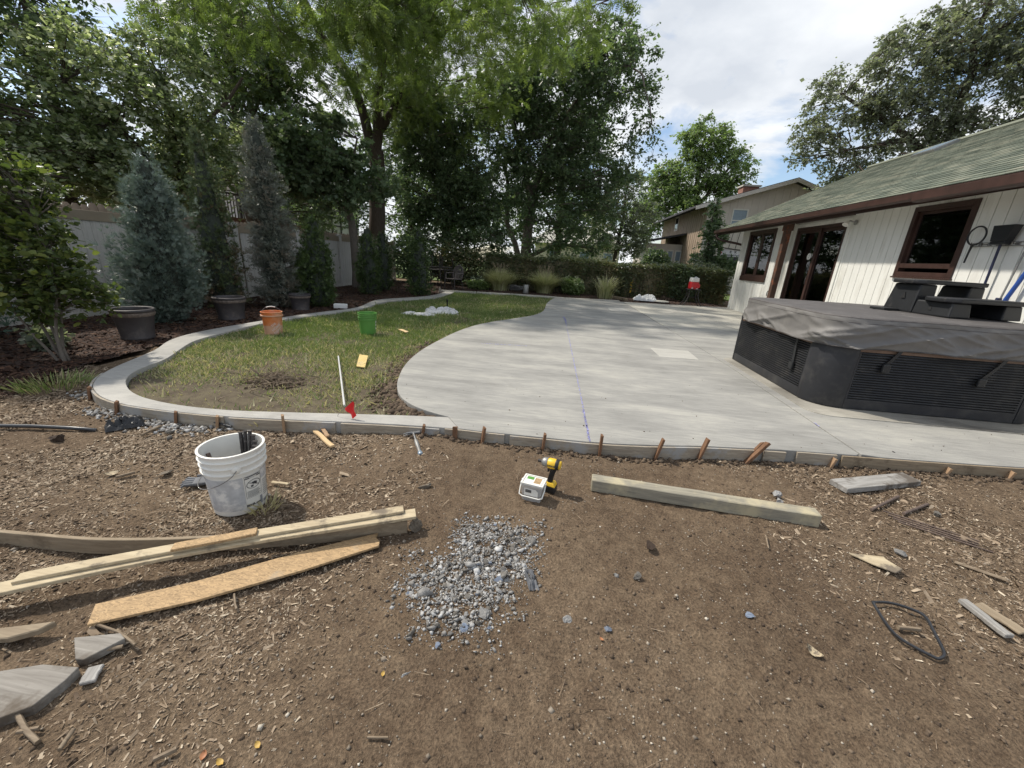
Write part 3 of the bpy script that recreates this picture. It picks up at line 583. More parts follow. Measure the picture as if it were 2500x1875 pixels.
# ================================================================== white house on the right
house = thing('house', 'low white house with vertical board siding, mossy green shingle roof and brown gutters', 'house', (XW, 10, 0))
HY0, HY1, ZB, ZT = 3.0, 15.95, .105, 2.93
OPEN = [(13.66, 15.45, 1.24, 2.79), (10.48, 12.52, .32, 2.70), (7.53, 8.72, 1.57, 2.79)]
ws = MB(); ws.b2((XW+.014, HY0, ZB), (XW+.10, HY1, .32))
cuts = sorted({HY0, HY1, *[v for o in OPEN for v in o[:2]]})
ws = MB()
for a, b in zip(cuts, cuts[1:]):
    op = [o for o in OPEN if o[0] < (a+b)/2 < o[1]]
    z = ZB
    for o in op:
        ws.b2((XW+.014, a, z), (XW+.10, b, o[2])); z = o[3]
    ws.b2((XW+.014, a, z), (XW+.10, b, ZT))
wall = ws.build('wall', 'groove', house, world=True)
lines = list(np.arange(HY0, HY1, .203)); ys = sorted(set(np.round(lines+[HY1]+[v for o in OPEN for v in o[:2]], 4)))
for a, b in zip(ys, ys[1:]):
    if b-a < .02: continue
    ga = .005 if any(abs(a-l) < 1e-3 for l in lines) else -.001; gb = .005 if any(abs(b-l) < 1e-3 for l in lines) else -.001
    op = [o for o in OPEN if o[0] < (a+b)/2 < o[1]]; z = ZB; segs = []
    for o in op: segs.append((z, o[2])); z = o[3]
    segs.append((z, ZT))
    for z0, z1 in segs:
        m = MB(); m.b2((XW, a+ga, z0), (XW+.0135, b-gb, z1)); m.build('siding_board', 'white_paint', wall, bevel=.002, seg=1)
m = MB(); m.b2((XW-.018, HY1-.10, ZB), (XW-.001, HY1+.018, ZT)); m.b2((XW-.018, HY1+.0185, ZB), (XW+.10, HY1+.036, ZT)); m.build('corner_trim', 'white_paint', house, .003, world=True)
m = MB(); m.b2((XW+.12, HY1-.02, ZB), (XW+8.2, HY1, 2.9)); m.add([(XW+.12, HY1-.01, 2.9), (14.6, HY1-.01, 2.9), (10.4, HY1-.01, 5.1)], [(0, 1, 2)]); m.build('end_wall', 'white_paint', house, world=True)
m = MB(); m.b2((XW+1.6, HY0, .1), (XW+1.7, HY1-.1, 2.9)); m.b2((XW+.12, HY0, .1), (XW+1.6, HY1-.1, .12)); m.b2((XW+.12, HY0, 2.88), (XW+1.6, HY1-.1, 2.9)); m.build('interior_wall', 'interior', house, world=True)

def frame(y0, y1, z0, z1, w, x0, x1):
    m = MB(); m.b2((x0, y0, z0), (x1, y0+w, z1)); m.b2((x0, y1-w, z0), (x1, y1, z1)); m.b2((x0, y0+w, z0), (x1, y1-w, z0+w)); m.b2((x0, y0+w, z1-w), (x1, y1-w, z1)); return m
def pane(p, y0, y1, z0, z1, x): m = MB(); m.b2((x, y0, z0), (x+.005, y1, z1)); return m.build('pane', 'window_glass', p)
# big window
y0, y1, z0, z1 = OPEN[2]; wn = frame(y0, y1, z0, z1, .085, XW-.03, XW+.09).build('window', 'brown_paint', house, .004, world=True)
frame(y0+.086, y1-.086, z0+.15, z1-.086, .05, XW+.02, XW+.06).build('sash', 'brown_paint', wn, .003)
m = MB(); m.b2((XW-.028, y0+.086, z0+.155), (XW+.018, y1-.086, z0+.235)); m.build('lower_rail', 'brown_paint', wn, .004)
m = MB(); m.b2((XW-.05, y0-.02, z0-.028), (XW+.0, y1+.02, z0-.001)); m.build('sill', 'brown_paint', wn, .004)
pane(wn, y0+.13, y1-.13, z0+.19, z1-.13, XW+.04)
m = MB(); m.b2((XW+.10, y0+.1, z0+.62), (XW+.13, y1-.1, z0+.64)); m.build('blind_rail', 'metal_grey', wn)
# small window
y0, y1, z0, z1 = OPEN[0]; wn = frame(y0, y1, z0, z1, .11, XW-.03, XW+.09).build('window', 'brown_paint', house, .004, world=True)
m = MB(); m.b2((XW+.02, (y0+y1)/2-.05, z0+.111), (XW+.06, (y0+y1)/2+.05, z1-.111)); m.build('mullion', 'brown_paint', wn, .003)
m = MB(); m.b2((XW-.045, y0-.01, z0-.06), (XW-.031, y1+.01, z0+.09)); m.build('sill', 'brown_paint', wn, .004)
for a, b in ((y0+.1105, (y0+y1)/2-.0505), ((y0+y1)/2+.0505, y1-.1105)):
    frame(a, b, z0+.1105, z1-.1105, .045, XW+.025, XW+.055).build('sash', 'brown_paint', wn, .003); pane(wn, a+.045, b-.045, z0+.155, z1-.155, XW+.04)
m = MB(); m.b2((XW+.004, (y0+y1)/2-.02, z0+.62), (XW+.018, (y0+y1)/2+.01, z0+.74)); m.build('latch', 'steel', wn, .004)
# sliding door
y0, y1, z0, z1 = OPEN[1]; dr = frame(y0, y1, z0, z1, .07, XW-.02, XW+.10).build('sliding_door', 'brown_paint', house, .004, world=True)
ym = (y0+y1)/2
for a, b, xo in ((y0+.071, ym+.03, .055), (ym-.03, y1-.071, .012)):
    frame(a, b, z0+.071, z1-.071, .085, XW+xo, XW+xo+.035).build('door_panel', 'brown_paint', dr, .004); pane(dr, a+.085, b-.085, z0+.15, z1-.15, XW+xo+.015)
m = MB(); m.tube([(XW+.010, ym+.02, 1.25), (XW-.022, ym+.02, 1.27), (XW-.022, ym+.02, 1.45), (XW+.010, ym+.02, 1.47)], .009, 6); m.build('door_handle', 'dark_steel', dr)
m = MB(); m.lathe([(0, 0), (.085, 0), (.085, .002), (0, .002)], 24); m.xf(Matrix.Translation((XW+.024, 11.72, 1.95)) @ Matrix.Rotation(-math.pi/2, 4, 'Y')); st = m.build('sticker', 'label_white', dr)
m = MB(); m.lathe([(.028, 0), (.040, 0), (.040, .001), (.028, .001)], 20, close=True); m.xf(Matrix.Translation((XW+.0215, 11.72, 1.96)) @ Matrix.Rotation(-math.pi/2, 4, 'Y')); m.build('sticker_mark', 'ink_grey', dr)
for k in range(9):
    yy = y1-.14-k*.10; m = MB(); m.box((XW+.18, yy, 1.5), (.004, .095, 2.2), Matrix.Rotation(.5+.2*math.sin(k*2.1), 4, 'Z')); m.build('blind_slat', 'curtain', dr)
m = MB(); m.b2((XW-.022, y0-.10, z1+.001), (XW-.002, y1+.10, z1+.085)); m.b2((XW-.022, y0-.10, ZB), (XW-.002, y0-.001, z1)); m.b2((XW-.022, y1+.001, ZB), (XW-.002, y1+.10, z1)); m.build('door_trim', 'white_paint', house, .003, world=True)
m = MB(); m.b2((XW-.035, y0-.14, z1+.125), (XW-.001, y1+.15, z1+.15)); m.build('drip_edge', 'brown_paint', house, .002, world=True)
# wall lamp: round base and a flood head on a knuckle
m = MB(); m.lathe([(0, 0), (.055, 0), (.055, .018), (.03, .03), (0, .03)], 20); m.xf(Matrix.Translation((XW-.023, 10.22, 2.66)) @ Matrix.Rotation(-math.pi/2, 4, 'Y')); lp = m.build('wall_lamp', 'metal_grey', house, smooth=40, world=True)
m = MB(); m.tube([(XW-.05, 10.22, 2.66), (XW-.13, 10.24, 2.69), (XW-.19, 10.27, 2.66)], [.014, .016, .02], 8); m.build('lamp_arm', 'metal_grey', lp, smooth=40)
m = MB(); m.lathe([(0, 0), (.03, .0), (.05, .06), (.062, .10), (.055, .10), (.0, .085)], 18); m.xf(Matrix.Translation((XW-.17, 10.26, 2.68)) @ Matrix.Rotation(R(215), 4, 'Y') @ Matrix.Rotation(.3, 4, 'X')); m.build('lamp_head', 'stucco_white', lp, smooth=40)
# post under the eave
m = MB(); m.b2((6.03, 12.42, .1), (6.17, 12.58, 2.80)); m.b2((6.00, 12.40, 2.62), (6.20, 12.60, 2.80)); m.build('roof_post', 'rust_post', house, .006, world=True)

# roof
EX, EZ, RX, RZ = 5.80, 2.93, 10.40, 5.18; RY0, RY1 = 3.0, 16.95; sl_ = math.atan2(RZ-EZ, RX-EX); Lr = math.hypot(RX-EX, RZ-EZ); cs, sn = math.cos(sl_), math.sin(sl_)
def rp(u, y, h=0): return (EX+u*cs-h*sn, y, EZ+u*sn+h*cs)
m = MB(); V = [rp(0, RY0), rp(0, RY1), rp(Lr, RY1), rp(Lr, RY0)]; V2 = [rp(0, RY0, -.05), rp(0, RY1, -.05), rp(Lr, RY1, -.05), rp(Lr, RY0, -.05)]
m.add(V+V2, [(0, 1, 2, 3), (7, 6, 5, 4), (0, 4, 5, 1), (1, 5, 6, 2), (2, 6, 7, 3), (3, 7, 4, 0)])
m.add([(RX, RY0, RZ-.02), (RX, RY1, RZ-.02), (RX+4.6, RY1, EZ), (RX+4.6, RY0, EZ)], [(0, 1, 2, 3)])
roof = m.build('roof', 'dark_roof', house, world=True)
m = MB(); m.b2((EX+.03, RY0, 2.84), (XW-.001, RY1-.02, 2.86)); m.build('soffit', 'white_paint', roof)
m = MB(); m.b2((EX-.022, RY0, 2.70+.02), (EX-.001, RY1, EZ-.003)); m.build('fascia', 'brown_paint', roof)
V = [rp(-.02, RY1+.022, .01), rp(Lr, RY1+.022, .01), rp(Lr, RY1+.022, -.14), rp(-.02, RY1+.022, -.14)]; V += [(x_, y_-.02, z_) for x_, y_, z_ in V]
m = MB(); m.add(V, [(0, 1, 2, 3), (7, 6, 5, 4), (0, 4, 5, 1), (1, 5, 6, 2), (2, 6, 7, 3), (3, 7, 4, 0)]); m.build('rake_board', 'brown_paint', roof)
ex, tabw = .142, .305; tabs = []
for c_ in range(int(Lr/ex)):
    off = (c_ % 2)*tabw/2+random.uniform(-.02, .02)
    y_ = RY0+off
    while y_ < RY1-.05:
        wd = min(tabw-.006, RY1-y_); tabs.append((c_*ex, y_+wd/2, wd)); y_ += tabw
m = MB(); m.box((.085, 0, .006), (.17, 1, .011)); tabme = m.mesh('shingle', 'shingle')
tabs.sort(key=lambda t: (Vector(rp(t[0], t[1]))-Vector((0, 0, 1.5))).length if t[1] > 6.2 else 99)
P_ = []; Rm_ = []; S_ = []; tilt = math.atan2(.012, ex)
for i, (u, yc_, wd) in enumerate(tabs):
    a_ = -(sl_-tilt)+random.gauss(0, .006); p_ = rp(u-.01, yc_, .010+random.uniform(0, .003))
    if i < 300: put('shingle', tabme, roof, p_, (0, a_, 0), (1, wd, 1))
    else:
        P_.append(p_); Rm_.append(np.array(Matrix.Rotation(a_, 3, 'Y'))); S_.append((1, wd, 1))
bv = [(.085+sx*.085, sy*.5, .006+sz*.0055) for sx in (-1, 1) for sy in (-1, 1) for sz in (-1, 1)]
o = bpy.data.objects.new('shingle_field', scatter_mesh('shingle_field', bv, [(0, 1, 3, 2), (4, 6, 7, 5), (0, 4, 5, 1), (2, 3, 7, 6), (0, 2, 6, 4), (1, 5, 7, 3)], np.array(P_), np.array(Rm_), np.array(S_), 'shingle', RNG.random(len(P_)))); link(o, roof); o['kind'] = 'stuff'
m = MB(); m.tube([(RX, RY0, RZ+.03), (RX, RY1, RZ+.03)], .07, 6); m.build('ridge_cap', 'shingle', roof)
MS = Matrix.Rotation(-sl_, 4, 'Y'); m = MB(); m.box(rp(Lr-.40, 13.8, .045), (.62, .75, .09), MS); sk_ = m.build('skylight_curb', 'metal_grey', roof, .01); m = MB(); m.box(rp(Lr-.40, 13.8, .098), (.56, .69, .014), MS); m.build('skylight_pane', 'skylight', sk_, .004)
def gutter(ya, yb, x0, z0, w_=.125, h=.115):
    pr = [(0, h), (0, .02), (.02, 0), (w_-.005, 0), (w_-.005, h), (w_-.012, h), (w_-.012, .008), (.024, .008), (.008, .024), (.008, h)]; V = [(x0+a, y_, z0+b) for y_ in (ya, yb) for a, b in pr]; n_ = len(pr)
    m = MB(); m.add(V, [(i, (i+1) % n_, (i+1) % n_+n_, i+n_) for i in range(n_)]+[tuple(range(n_))[::-1], tuple(range(n_, 2*n_))]); return m.build('gutter', 'brown_paint', house, .002, world=True)
gutter(7.85, RY1-.02, EX-.155, 2.775); gutter(RY0, 7.86, EX-.185, 2.735, .155, .14)
m = MB(); m.tube([(EX-.10, 16.75, 2.79), (EX-.10, 16.75, 2.70), (EX-.06, 16.70, 2.60), (EX+.05, 16.6, 2.545), (XW-.1, 16.16, 2.43), (XW+.05, 16.05, 2.38), (XW+.08, 16.03, 2.25), (XW+.08, 16.03, .2)], .042, 10); m.build('downspout', 'brown_paint', house, smooth=50, world=True)
# small hose bib / pipe stub by the far corner
m = MB(); m.tube([(XW-.005, 13.2, .95), (XW-.06, 13.2, .95), (XW-.075, 13.2, .90), (XW-.07, 13.2, .80)], .012, 6); m.build('tap', 'dark_steel', house, world=True)

# things hanging on the house wall
hr = thing('tool_rack', 'slotted metal tool rack on the white house wall beside the big window', 'rack', (XW-.01, 7.0, 2.09))
m = MB(); m.b2((-.016, -.40, -.03), (-.004, .38, -.02)); m.b2((-.016, -.40, .02), (-.004, .38, .03))
for k in range(7): m.b2((-.016, -.40+k*.13-.025, -.0199), (-.004, -.40+k*.13+.025, .0199))
m.build('rail', 'metal_grey', hr, .002)
for k in (-.30, -.10, .14, .30): m = MB(); m.tube([(-.016, k, 0), (-.09, k, -.01), (-.10, k, .03)], .006, 6); m.build('hook', 'dark_steel', hr)
nt_ = thing('hand_net', 'small round black net hanging from the tool rack on the house wall', 'net', (XW-.085, 7.29, 2.22), 0)
m = MB(); m.tube([(0, .135*math.cos(a), .135*math.sin(a)) for a in np.linspace(0, 2*math.pi, 32, endpoint=False)], .012, 8, close=True); m.build('hoop', 'black_plastic', nt_, smooth=60)
m = MB(); m.tube([(0, .015, -.14), (.01, .04, -.25), (.02, .06, -.40)], [.016, .013, .012], 8); m.build('handle', 'black_plastic', nt_, smooth=60)
m = MB(); M_ = 12
for i in range(-4, 5):
    y_ = i*.028; h = math.sqrt(max(0, .132**2-y_**2)); m.tube([(0, y_, -h), (.025, y_, 0), (0, y_, h)], .0009, 3); m.tube([(0, -h, y_), (.025, 0, y_), (0, h, y_)], .0009, 3)
m.build('netting', 'net_white', nt_)
br = thing('push_broom', 'long navy handled broom with a black head, hanging head up on the tool rack', 'broom', (XW-.10, 6.87, 2.12))
m = MB(); m.add([(-.06, .14, .22), (-.06, -.16, .22), (-.06, -.10, .0), (-.06, .11, .0), (.05, .14, .22), (.05, -.16, .22), (.05, -.10, .0), (.05, .11, .0)], [(0, 1, 2, 3), (7, 6, 5, 4), (0, 4, 5, 1), (1, 5, 6, 2), (2, 6, 7, 3), (3, 7, 4, 0)]); m.build('bristles', 'black_plastic', br, .008)
m = MB(); m.b2((-.05, -.10, -.045), (.04, .115, -.001)); m.build('head_block', 'black_plastic', br, .008)
m = MB(); m.tube([(0, .0, -.045), (.03, .01, -.98), (.05, .02, -1.75)], .016, 8); m.build('handle', 'navy_pole', br, smooth=60)
bp = thing('pool_brush_pole', 'blue pole with white bulb end leaning beside a grey pole on the house wall', 'pole', (XW-.12, 6.45, 1.15))
m = MB(); m.tube([(0, .06, .0), (.06, -.08, .75)], .026, 10); m.build('handle', 'blue_plastic', bp, smooth=60); m = MB(); m.lathe([(0, -.12), (.045, -.10), (.06, -.05), (.05, -.005), (.02, .02), (0, .02)], 14, (0, .065, -.01)); m.build('bulb_end', 'cloth_white', bp, smooth=60)
gp = thing('grey_pole', 'thin grey metal pole with a dark blue clamp beside the blue pole', 'pole', (XW-.09, 6.60, 1.18))
m = MB(); m.tube([(0, 0, -.3), (.04, -.05, .95)], .012, 8); m.build('shaft', 'metal_grey', gp, smooth=60); m = MB(); m.box((.006, -.005, .08), (.05, .05, .16)); m.build('clamp', 'navy_pole', gp, .008)

# ================================================================== hot tub
TX0, TX1, TY0, TY1 = 2.92, 5.22, 4.50, 6.75
tub = thing('hot_tub', 'square hot tub with charcoal louvered sides under a wrinkled grey vinyl cover', 'hot tub', ((TX0+TX1)/2, (TY0+TY1)/2, ZS))
cr_ = .30
def rrect(x0, x1, y0, y1, r, n=10):
    P = []
    for cx, cy, a0 in ((x1-r, y0+r, -90), (x1-r, y1-r, 0), (x0+r, y1-r, 90), (x0+r, y0+r, 180)):
        P += [(cx+r*math.cos(R(a0+90*i/n)), cy+r*math.sin(R(a0+90*i/n))) for i in range(n+1)]
    return P
m = MB(); m.prism(rrect(TX0+.03, TX1-.03, TY0+.03, TY1-.03, cr_-.03), ZS+.012, .88); m.build('cabinet', 'tub_panel', tub, world=True)
m = MB(); m.prism(rrect(TX0-.15, TX1+.12, TY0-.30, TY1+.05, .22), ZS-.06, ZS+.006); pad = m.build('tub_pad', 'stained_concrete', None, .006); pad['kind'] = 'structure'
for cx, cy, a0 in ((TX0+cr_, TY0+cr_, 180), (TX1-cr_, TY0+cr_, 270), (TX0+.10, TY1-.10, 90)):
    rr = cr_ if cy < 5 else .10; m = MB(); arc = [R(a0+90*i/12) for i in range(13)]
    outer = [(cx+(rr+.012)*math.cos(a), cy+(rr+.012)*math.sin(a)) for a in arc]; inner = [(cx+(rr-.05)*math.cos(a), cy+(rr-.05)*math.sin(a)) for a in arc]
    m.prism(outer+inner[::-1], ZS+.014, .86); m.build('corner_panel', 'tub_panel', tub, .006, smooth=30, world=True)
NS = 19
for side in ('front', 'left'):
    if side == 'front': a0, a1 = TX0+cr_+.004, TX1-cr_-.004; B = lambda s0, s1, d0, d1, z0, z1: ((s0, TY0+d0, z0), (s1, TY0+d1, z1))
    else: a0, a1 = TY0+cr_+.004, TY1-.104; B = lambda s0, s1, d0, d1, z0, z1: ((TX0+d0, s0, z0), (TX0+d1, s1, z1))
    m = MB(); m.b2(*B(a0, a1, .012, .06, ZS+.014, .86)); pn = m.build('side_panel', 'tub_slat', tub, world=True)
    m = MB(); m.b2(*B(a0, a1, -.008, .0115, ZS+.014, .225)); m.build('base_trim', 'tub_panel', pn, .004)
    m = MB(); m.b2(*B(a0, a1, -.002, .0115, .752, .785)); m.build('trim_strip', 'tub_strip', pn, .003)
    m = MB(); m.b2(*B(a0, a1, -.006, .0115, .786, .86)); m.build('top_trim', 'tub_panel', pn, .003)
    for k in range(NS):
        z0 = .230+k*(.752-.230)/NS; h = (.752-.230)/NS; m = MB()
        s0, s1 = a0+.02, a1-.02
        pts = [(.0115, z0+.001), (-.004, z0+.003), (-.009, z0+h*.38), (-.004, z0+h*.74), (.0115, z0+h*.80)]
        V = []
        for s_ in (s0, s1):
            for d_, z_ in pts: V.append((s_, TY0+d_, z_) if side == 'front' else (TX0+d_, s_, z_))
        m.add(V, [(i, (i+1) % 5, (i+1) % 5+5, i+5) for i in range(5)]+[(0, 1, 2, 3, 4), (9, 8, 7, 6, 5)]); m.build('slat', 'tub_slat', pn)
    for s_ in (a0, a1):
        m = MB(); m.b2(*B(min(s_, s_+(.02 if s_ == a0 else -.02)), max(s_, s_+(.02 if s_ == a0 else -.02)), -.006, .0115, .2255, .7515)); m.build('panel_edge', 'tub_panel', pn, .002)
# cover: crowned top, piping and a creased skirt
ring = rrect(TX0-.03, TX1+.03, TY0-.03, TY1+.03, cr_+.02, 14)
def dense(P, st=.02):
    out = []
    for i, p in enumerate(P):
        q = P[(i+1) % len(P)]; d = math.hypot(q[0]-p[0], q[1]-p[1]); k = max(1, int(d/st))
        out += [(p[0]+(q[0]-p[0])*j/k, p[1]+(q[1]-p[1])*j/k) for j in range(k)]
    return out
ring = dense(ring); nr = len(ring); cxy = ((TX0+TX1)/2, (TY0+TY1)/2)
CT = 1.115; V = []; F = []; scs = [1, .992, .97, .92, .8, .6, .35, .12]
for j, s_ in enumerate(scs):
    for (x_, y_) in ring:
        x2 = cxy[0]+(x_-cxy[0])*s_; y2 = cxy[1]+(y_-cxy[1])*s_; zz = CT+(-.020 if j == 0 else -.006 if j == 1 else 0)+.012*(1-s_)+.010*float(fbm(x2, y2, 2.5, 3, 4))-.012*math.exp(-((x2-cxy[0])/.03)**2)
        V.append((x2, y2, zz))
for j in range(len(scs)-1):
    for i in range(nr): F.append((j*nr+i, j*nr+(i+1) % nr, (j+1)*nr+(i+1) % nr, (j+1)*nr+i))
F.append(tuple(range((len(scs)-1)*nr, len(scs)*nr)))
m = MB(); m.add(V, F); cov = m.build('cover', 'cover_top', tub, smooth=60, world=True)
m = MB(); m.tube([(x_, y_, CT-.018+.010*float(fbm(x_, y_, 2.5, 3, 4))) for x_, y_ in ring[::2]], .008, 6, close=True); m.build('piping', 'cover_top', cov, smooth=60)
V = []; F = []; NR = 22; per = np.cumsum([0]+[math.hypot(ring[(i+1) % nr][0]-ring[i][0], ring[(i+1) % nr][1]-ring[i][1]) for i in range(nr)])[:-1]
for j in range(NR+1):
    t_ = j/NR
    for i, (x_, y_) in enumerate(ring):
        q = ring[(i+1) % nr]; p0 = ring[i-1]; tx, ty = q[0]-p0[0], q[1]-p0[1]; l_ = math.hypot(tx, ty); nx_, ny_ = ty/l_, -tx/l_
        s_ = per[i]; drop = (.305+.025*float(fbm(s_, 0., 1.3, 3, 2)))*t_
        # drag folds running down and along, sharper near the hem
        f1 = abs(float(vnoise(s_*2.3+t_*2.6, t_*.9+s_*.3, 1., 6))-.5)*2; f2 = abs(float(vnoise(s_*4.2-t_*3.4, t_*1.3, 1., 8))-.5)*2; f3 = float(fbm(s_*3, t_*4, 1.2, 3, 12))
        dsp = .006+(t_**.7)*(.060*(1-f1)**3+.042*(1-f2)**3+.020*f3)-.012*t_
        dsp = max(dsp, .004+.004*t_)
        V.append((x_+nx_*dsp, y_+ny_*dsp, CT-.020+.010*float(fbm(x_, y_, 2.5, 3, 4))-drop))
for j in range(NR):
    for i in range(nr): F.append((j*nr+i, (j+1)*nr+i, (j+1)*nr+(i+1) % nr, j*nr+(i+1) % nr))
m = MB(); m.add(V, F); m.build('cover_skirt', 'cover_vinyl', cov, smooth=80)
m = MB(); m.tube(V[NR*nr:(NR+1)*nr:2], .007, 6, close=True); m.build('skirt_hem', 'cover_top', cov, smooth=60)
hm_ = [V[int(NR*.16)*nr+i] for i in range(0, nr, 2)]; m = MB(); m.tube(hm_, .0035, 5, close=True); m.build('stitched_seam', 'cover_top', cov, smooth=60)
# cover straps with buckles
def strap(pts, name='strap'):
    V = []; F = []; P = [Vector(p) for p in pts]; wv = Vector((1, 0, 0)) if abs(P[0].y-TY0) < .15 else Vector((0, 1, 0)); ov = Vector((0, -.006, 0)) if wv.x else Vector((-.006, 0, 0))
    for p in P: V += [p-wv*.02, p+wv*.02, p+wv*.02+ov, p-wv*.02+ov]
    for i in range(len(P)-1): F += [(4*i+j, 4*i+(j+1) % 4, 4*i+4+(j+1) % 4, 4*i+4+j) for j in range(4)]
    F += [(0, 1, 2, 3), (4*len(P)-4, 4*len(P)-3, 4*len(P)-2, 4*len(P)-1)]
    m = MB(); m.add(V, F); st_ = m.build('strap', 'black_plastic', tub, world=True)
    e = P[-1]; m = MB(); m.box(e+ov*2+Vector((0, 0, -.03)), (.075 if wv.x else .028, .028 if wv.x else .075, .09)); m.build('buckle', 'black_plastic', st_, .01)
strap([(TX0-.02, 5.05, .86), (TX0-.022, 5.06, .70), (TX0-.02, 5.03, .47)])
strap([(3.62, TY0-.02, .86), (3.58, TY0-.022, .76), (3.50, TY0-.02, .63)]); strap([(4.62, TY0-.02, .86), (4.55, TY0-.022, .72), (4.44, TY0-.02, .56)])
# black spa steps parked on the cover
ss = thing('spa_steps', 'black plastic two tread spa steps parked on top of the hot tub cover', 'steps', (4.75, 5.62, CT+.012), R(9))
def octslab(x0, x1, y0, y1, z0, z1, c): return [(x0+c, y0), (x1-c, y0), (x1, y0+c), (x1, y1-c), (x1-c, y1), (x0+c, y1), (x0, y1-c), (x0, y0+c)], z0, z1
m = MB(); m.prism(*octslab(-.50, .46, -.56, -.16, .165, .215, .09)); m.build('lower_tread', 'black_plastic', ss, .014)
m = MB(); m.prism(*octslab(-.50, .46, -.13, .30, .345, .395, .09)); m.build('upper_tread', 'black_plastic', ss, .014)
for x0, x1 in ((-.46, -.20), (.18, .42)):
    m = MB(); m.add([(x0, -.10, 0), (x1, -.10, 0), (x1, .28, 0), (x0, .28, 0), (x0+.03, -.09, .344), (x1-.02, -.09, .344), (x1-.02, .24, .344), (x0+.03, .24, .344)], [(3, 2, 1, 0), (4, 5, 6, 7), (0, 1, 5, 4), (1, 2, 6, 5), (2, 3, 7, 6), (3, 0, 4, 7)]); m.build('support', 'black_plastic', ss, .02)
    m = MB(); m.add([(x0, -.53, 0), (x1, -.53, 0), (x1, -.105, 0), (x0, -.105, 0), (x0+.02, -.51, .164), (x1-.02, -.51, .164), (x1-.02, -.105, .164), (x0+.02, -.105, .164)], [(3, 2, 1, 0), (4, 5, 6, 7), (0, 1, 5, 4), (1, 2, 6, 5), (2, 3, 7, 6), (3, 0, 4, 7)]); m.build('support', 'black_plastic', ss, .015)
for x_, y_, z_, s_ in ((-.452, .06, .20, .07), (-.452, -.30, .085, .05)):
    m = MB(); m.add([(x_-.006, y_-s_*.35, z_-s_*.5), (x_-.006, y_+s_*.35, z_-s_*.5), (x_+.004, y_, z_+s_*.6), (x_+.03, y_-s_*.35, z_-s_*.5), (x_+.03, y_+s_*.35, z_-s_*.5), (x_+.03, y_, z_+s_*.6)], [(0, 1, 2), (5, 4, 3), (0, 3, 4, 1), (1, 4, 5, 2), (2, 5, 3, 0)]); m.build('hole_shade', 'interior', ss)  # dark wedge on the side paints the shade of a hand hole, nothing cut
m = MB(); m.b2((-.19, -.07, .0), (.17, .16, .16)); m.build('back_brace', 'black_plastic', ss, .01)
m = MB(); m.b2((-.66, .05, 0), (-.465, .25, .03)); m.build('side_foot', 'black_plastic', ss, .006)

# ================================================================== fence on the left
FX = -8.25
fence = thing('fence', 'long pale vinyl privacy fence with a brown top rail behind the evergreens', 'fence', (FX, 10, 0))
pm = MB(); pm.box((0, 0, .86), (.030, .148, 1.66)); picket = pm.mesh('picket', 'fence_vinyl', .004, seg=1)
posts = list(np.arange(-.2, 19.6, 2.44)); FEND = posts[-1]
y_ = posts[0]+.13
k = 0
while y_ < FEND-.1:
    if min(abs(y_-p) for p in posts) > .10: put('picket', picket, fence, (FX+random.uniform(-.002, .002), y_, .02), world=True)
    y_ += .152
for p in posts:
    m = MB(); m.b2((FX-.065, p-.065, -.05), (FX+.065, p+.065, 1.86)); ps = m.build('post', 'fence_vinyl', fence, .006, world=True)
    m = MB(); m.box((FX, p, 1.875), (.16, .16, .028)); m.box((FX, p, 1.91), (.14, .14, .04), taper=.2); m.build('post_cap', 'fence_vinyl', ps)
for a, b in zip(posts, posts[1:]):
    m = MB(); m.b2((FX-.032, a+.067, 1.67), (FX+.032, b-.067, 1.835)); m.build('top_rail', 'fence_rail', fence, .006, world=True)
    m = MB(); m.b2((FX-.030, a+.067, .02), (FX+.030, b-.067, .15)); m.build('bottom_rail', 'fence_vinyl', fence, .006, world=True)
# neighbour's wooden pickets showing above it
wf = thing('picket_fence', 'row of weathered wooden picket tops showing just above the vinyl fence', 'fence', (FX-.5, 14, 0))
pm = MB(); pm.add([(-.01, -.065, 0), (-.01, .065, 0), (-.01, .065, 1.93), (-.01, .03, 1.98), (-.01, -.03, 1.98), (-.01, -.065, 1.93)]+[(.01, -.065, 0), (.01, .065, 0), (.01, .065, 1.93), (.01, .03, 1.98), (.01, -.03, 1.98), (.01, -.065, 1.93)], [(5, 4, 3, 2, 1, 0), (6, 7, 8, 9, 10, 11)]+[(i, (i+1) % 6, (i+1) % 6+6, i+6) for i in range(6)])
pk = pm.mesh('wood_picket', 'nbr_board')
for i in range(100): put('picket', pk, wf, (FX-.5+random.uniform(-.005, .005), 4.2+i*.142, random.uniform(-.03, .015)), world=True)
for z_ in (.4, 1.6): m = MB(); m.b2((FX-.56, 4.1, z_), (FX-.512, 18.5, z_+.09)); m.build('rail', 'nbr_board', wf, world=True)

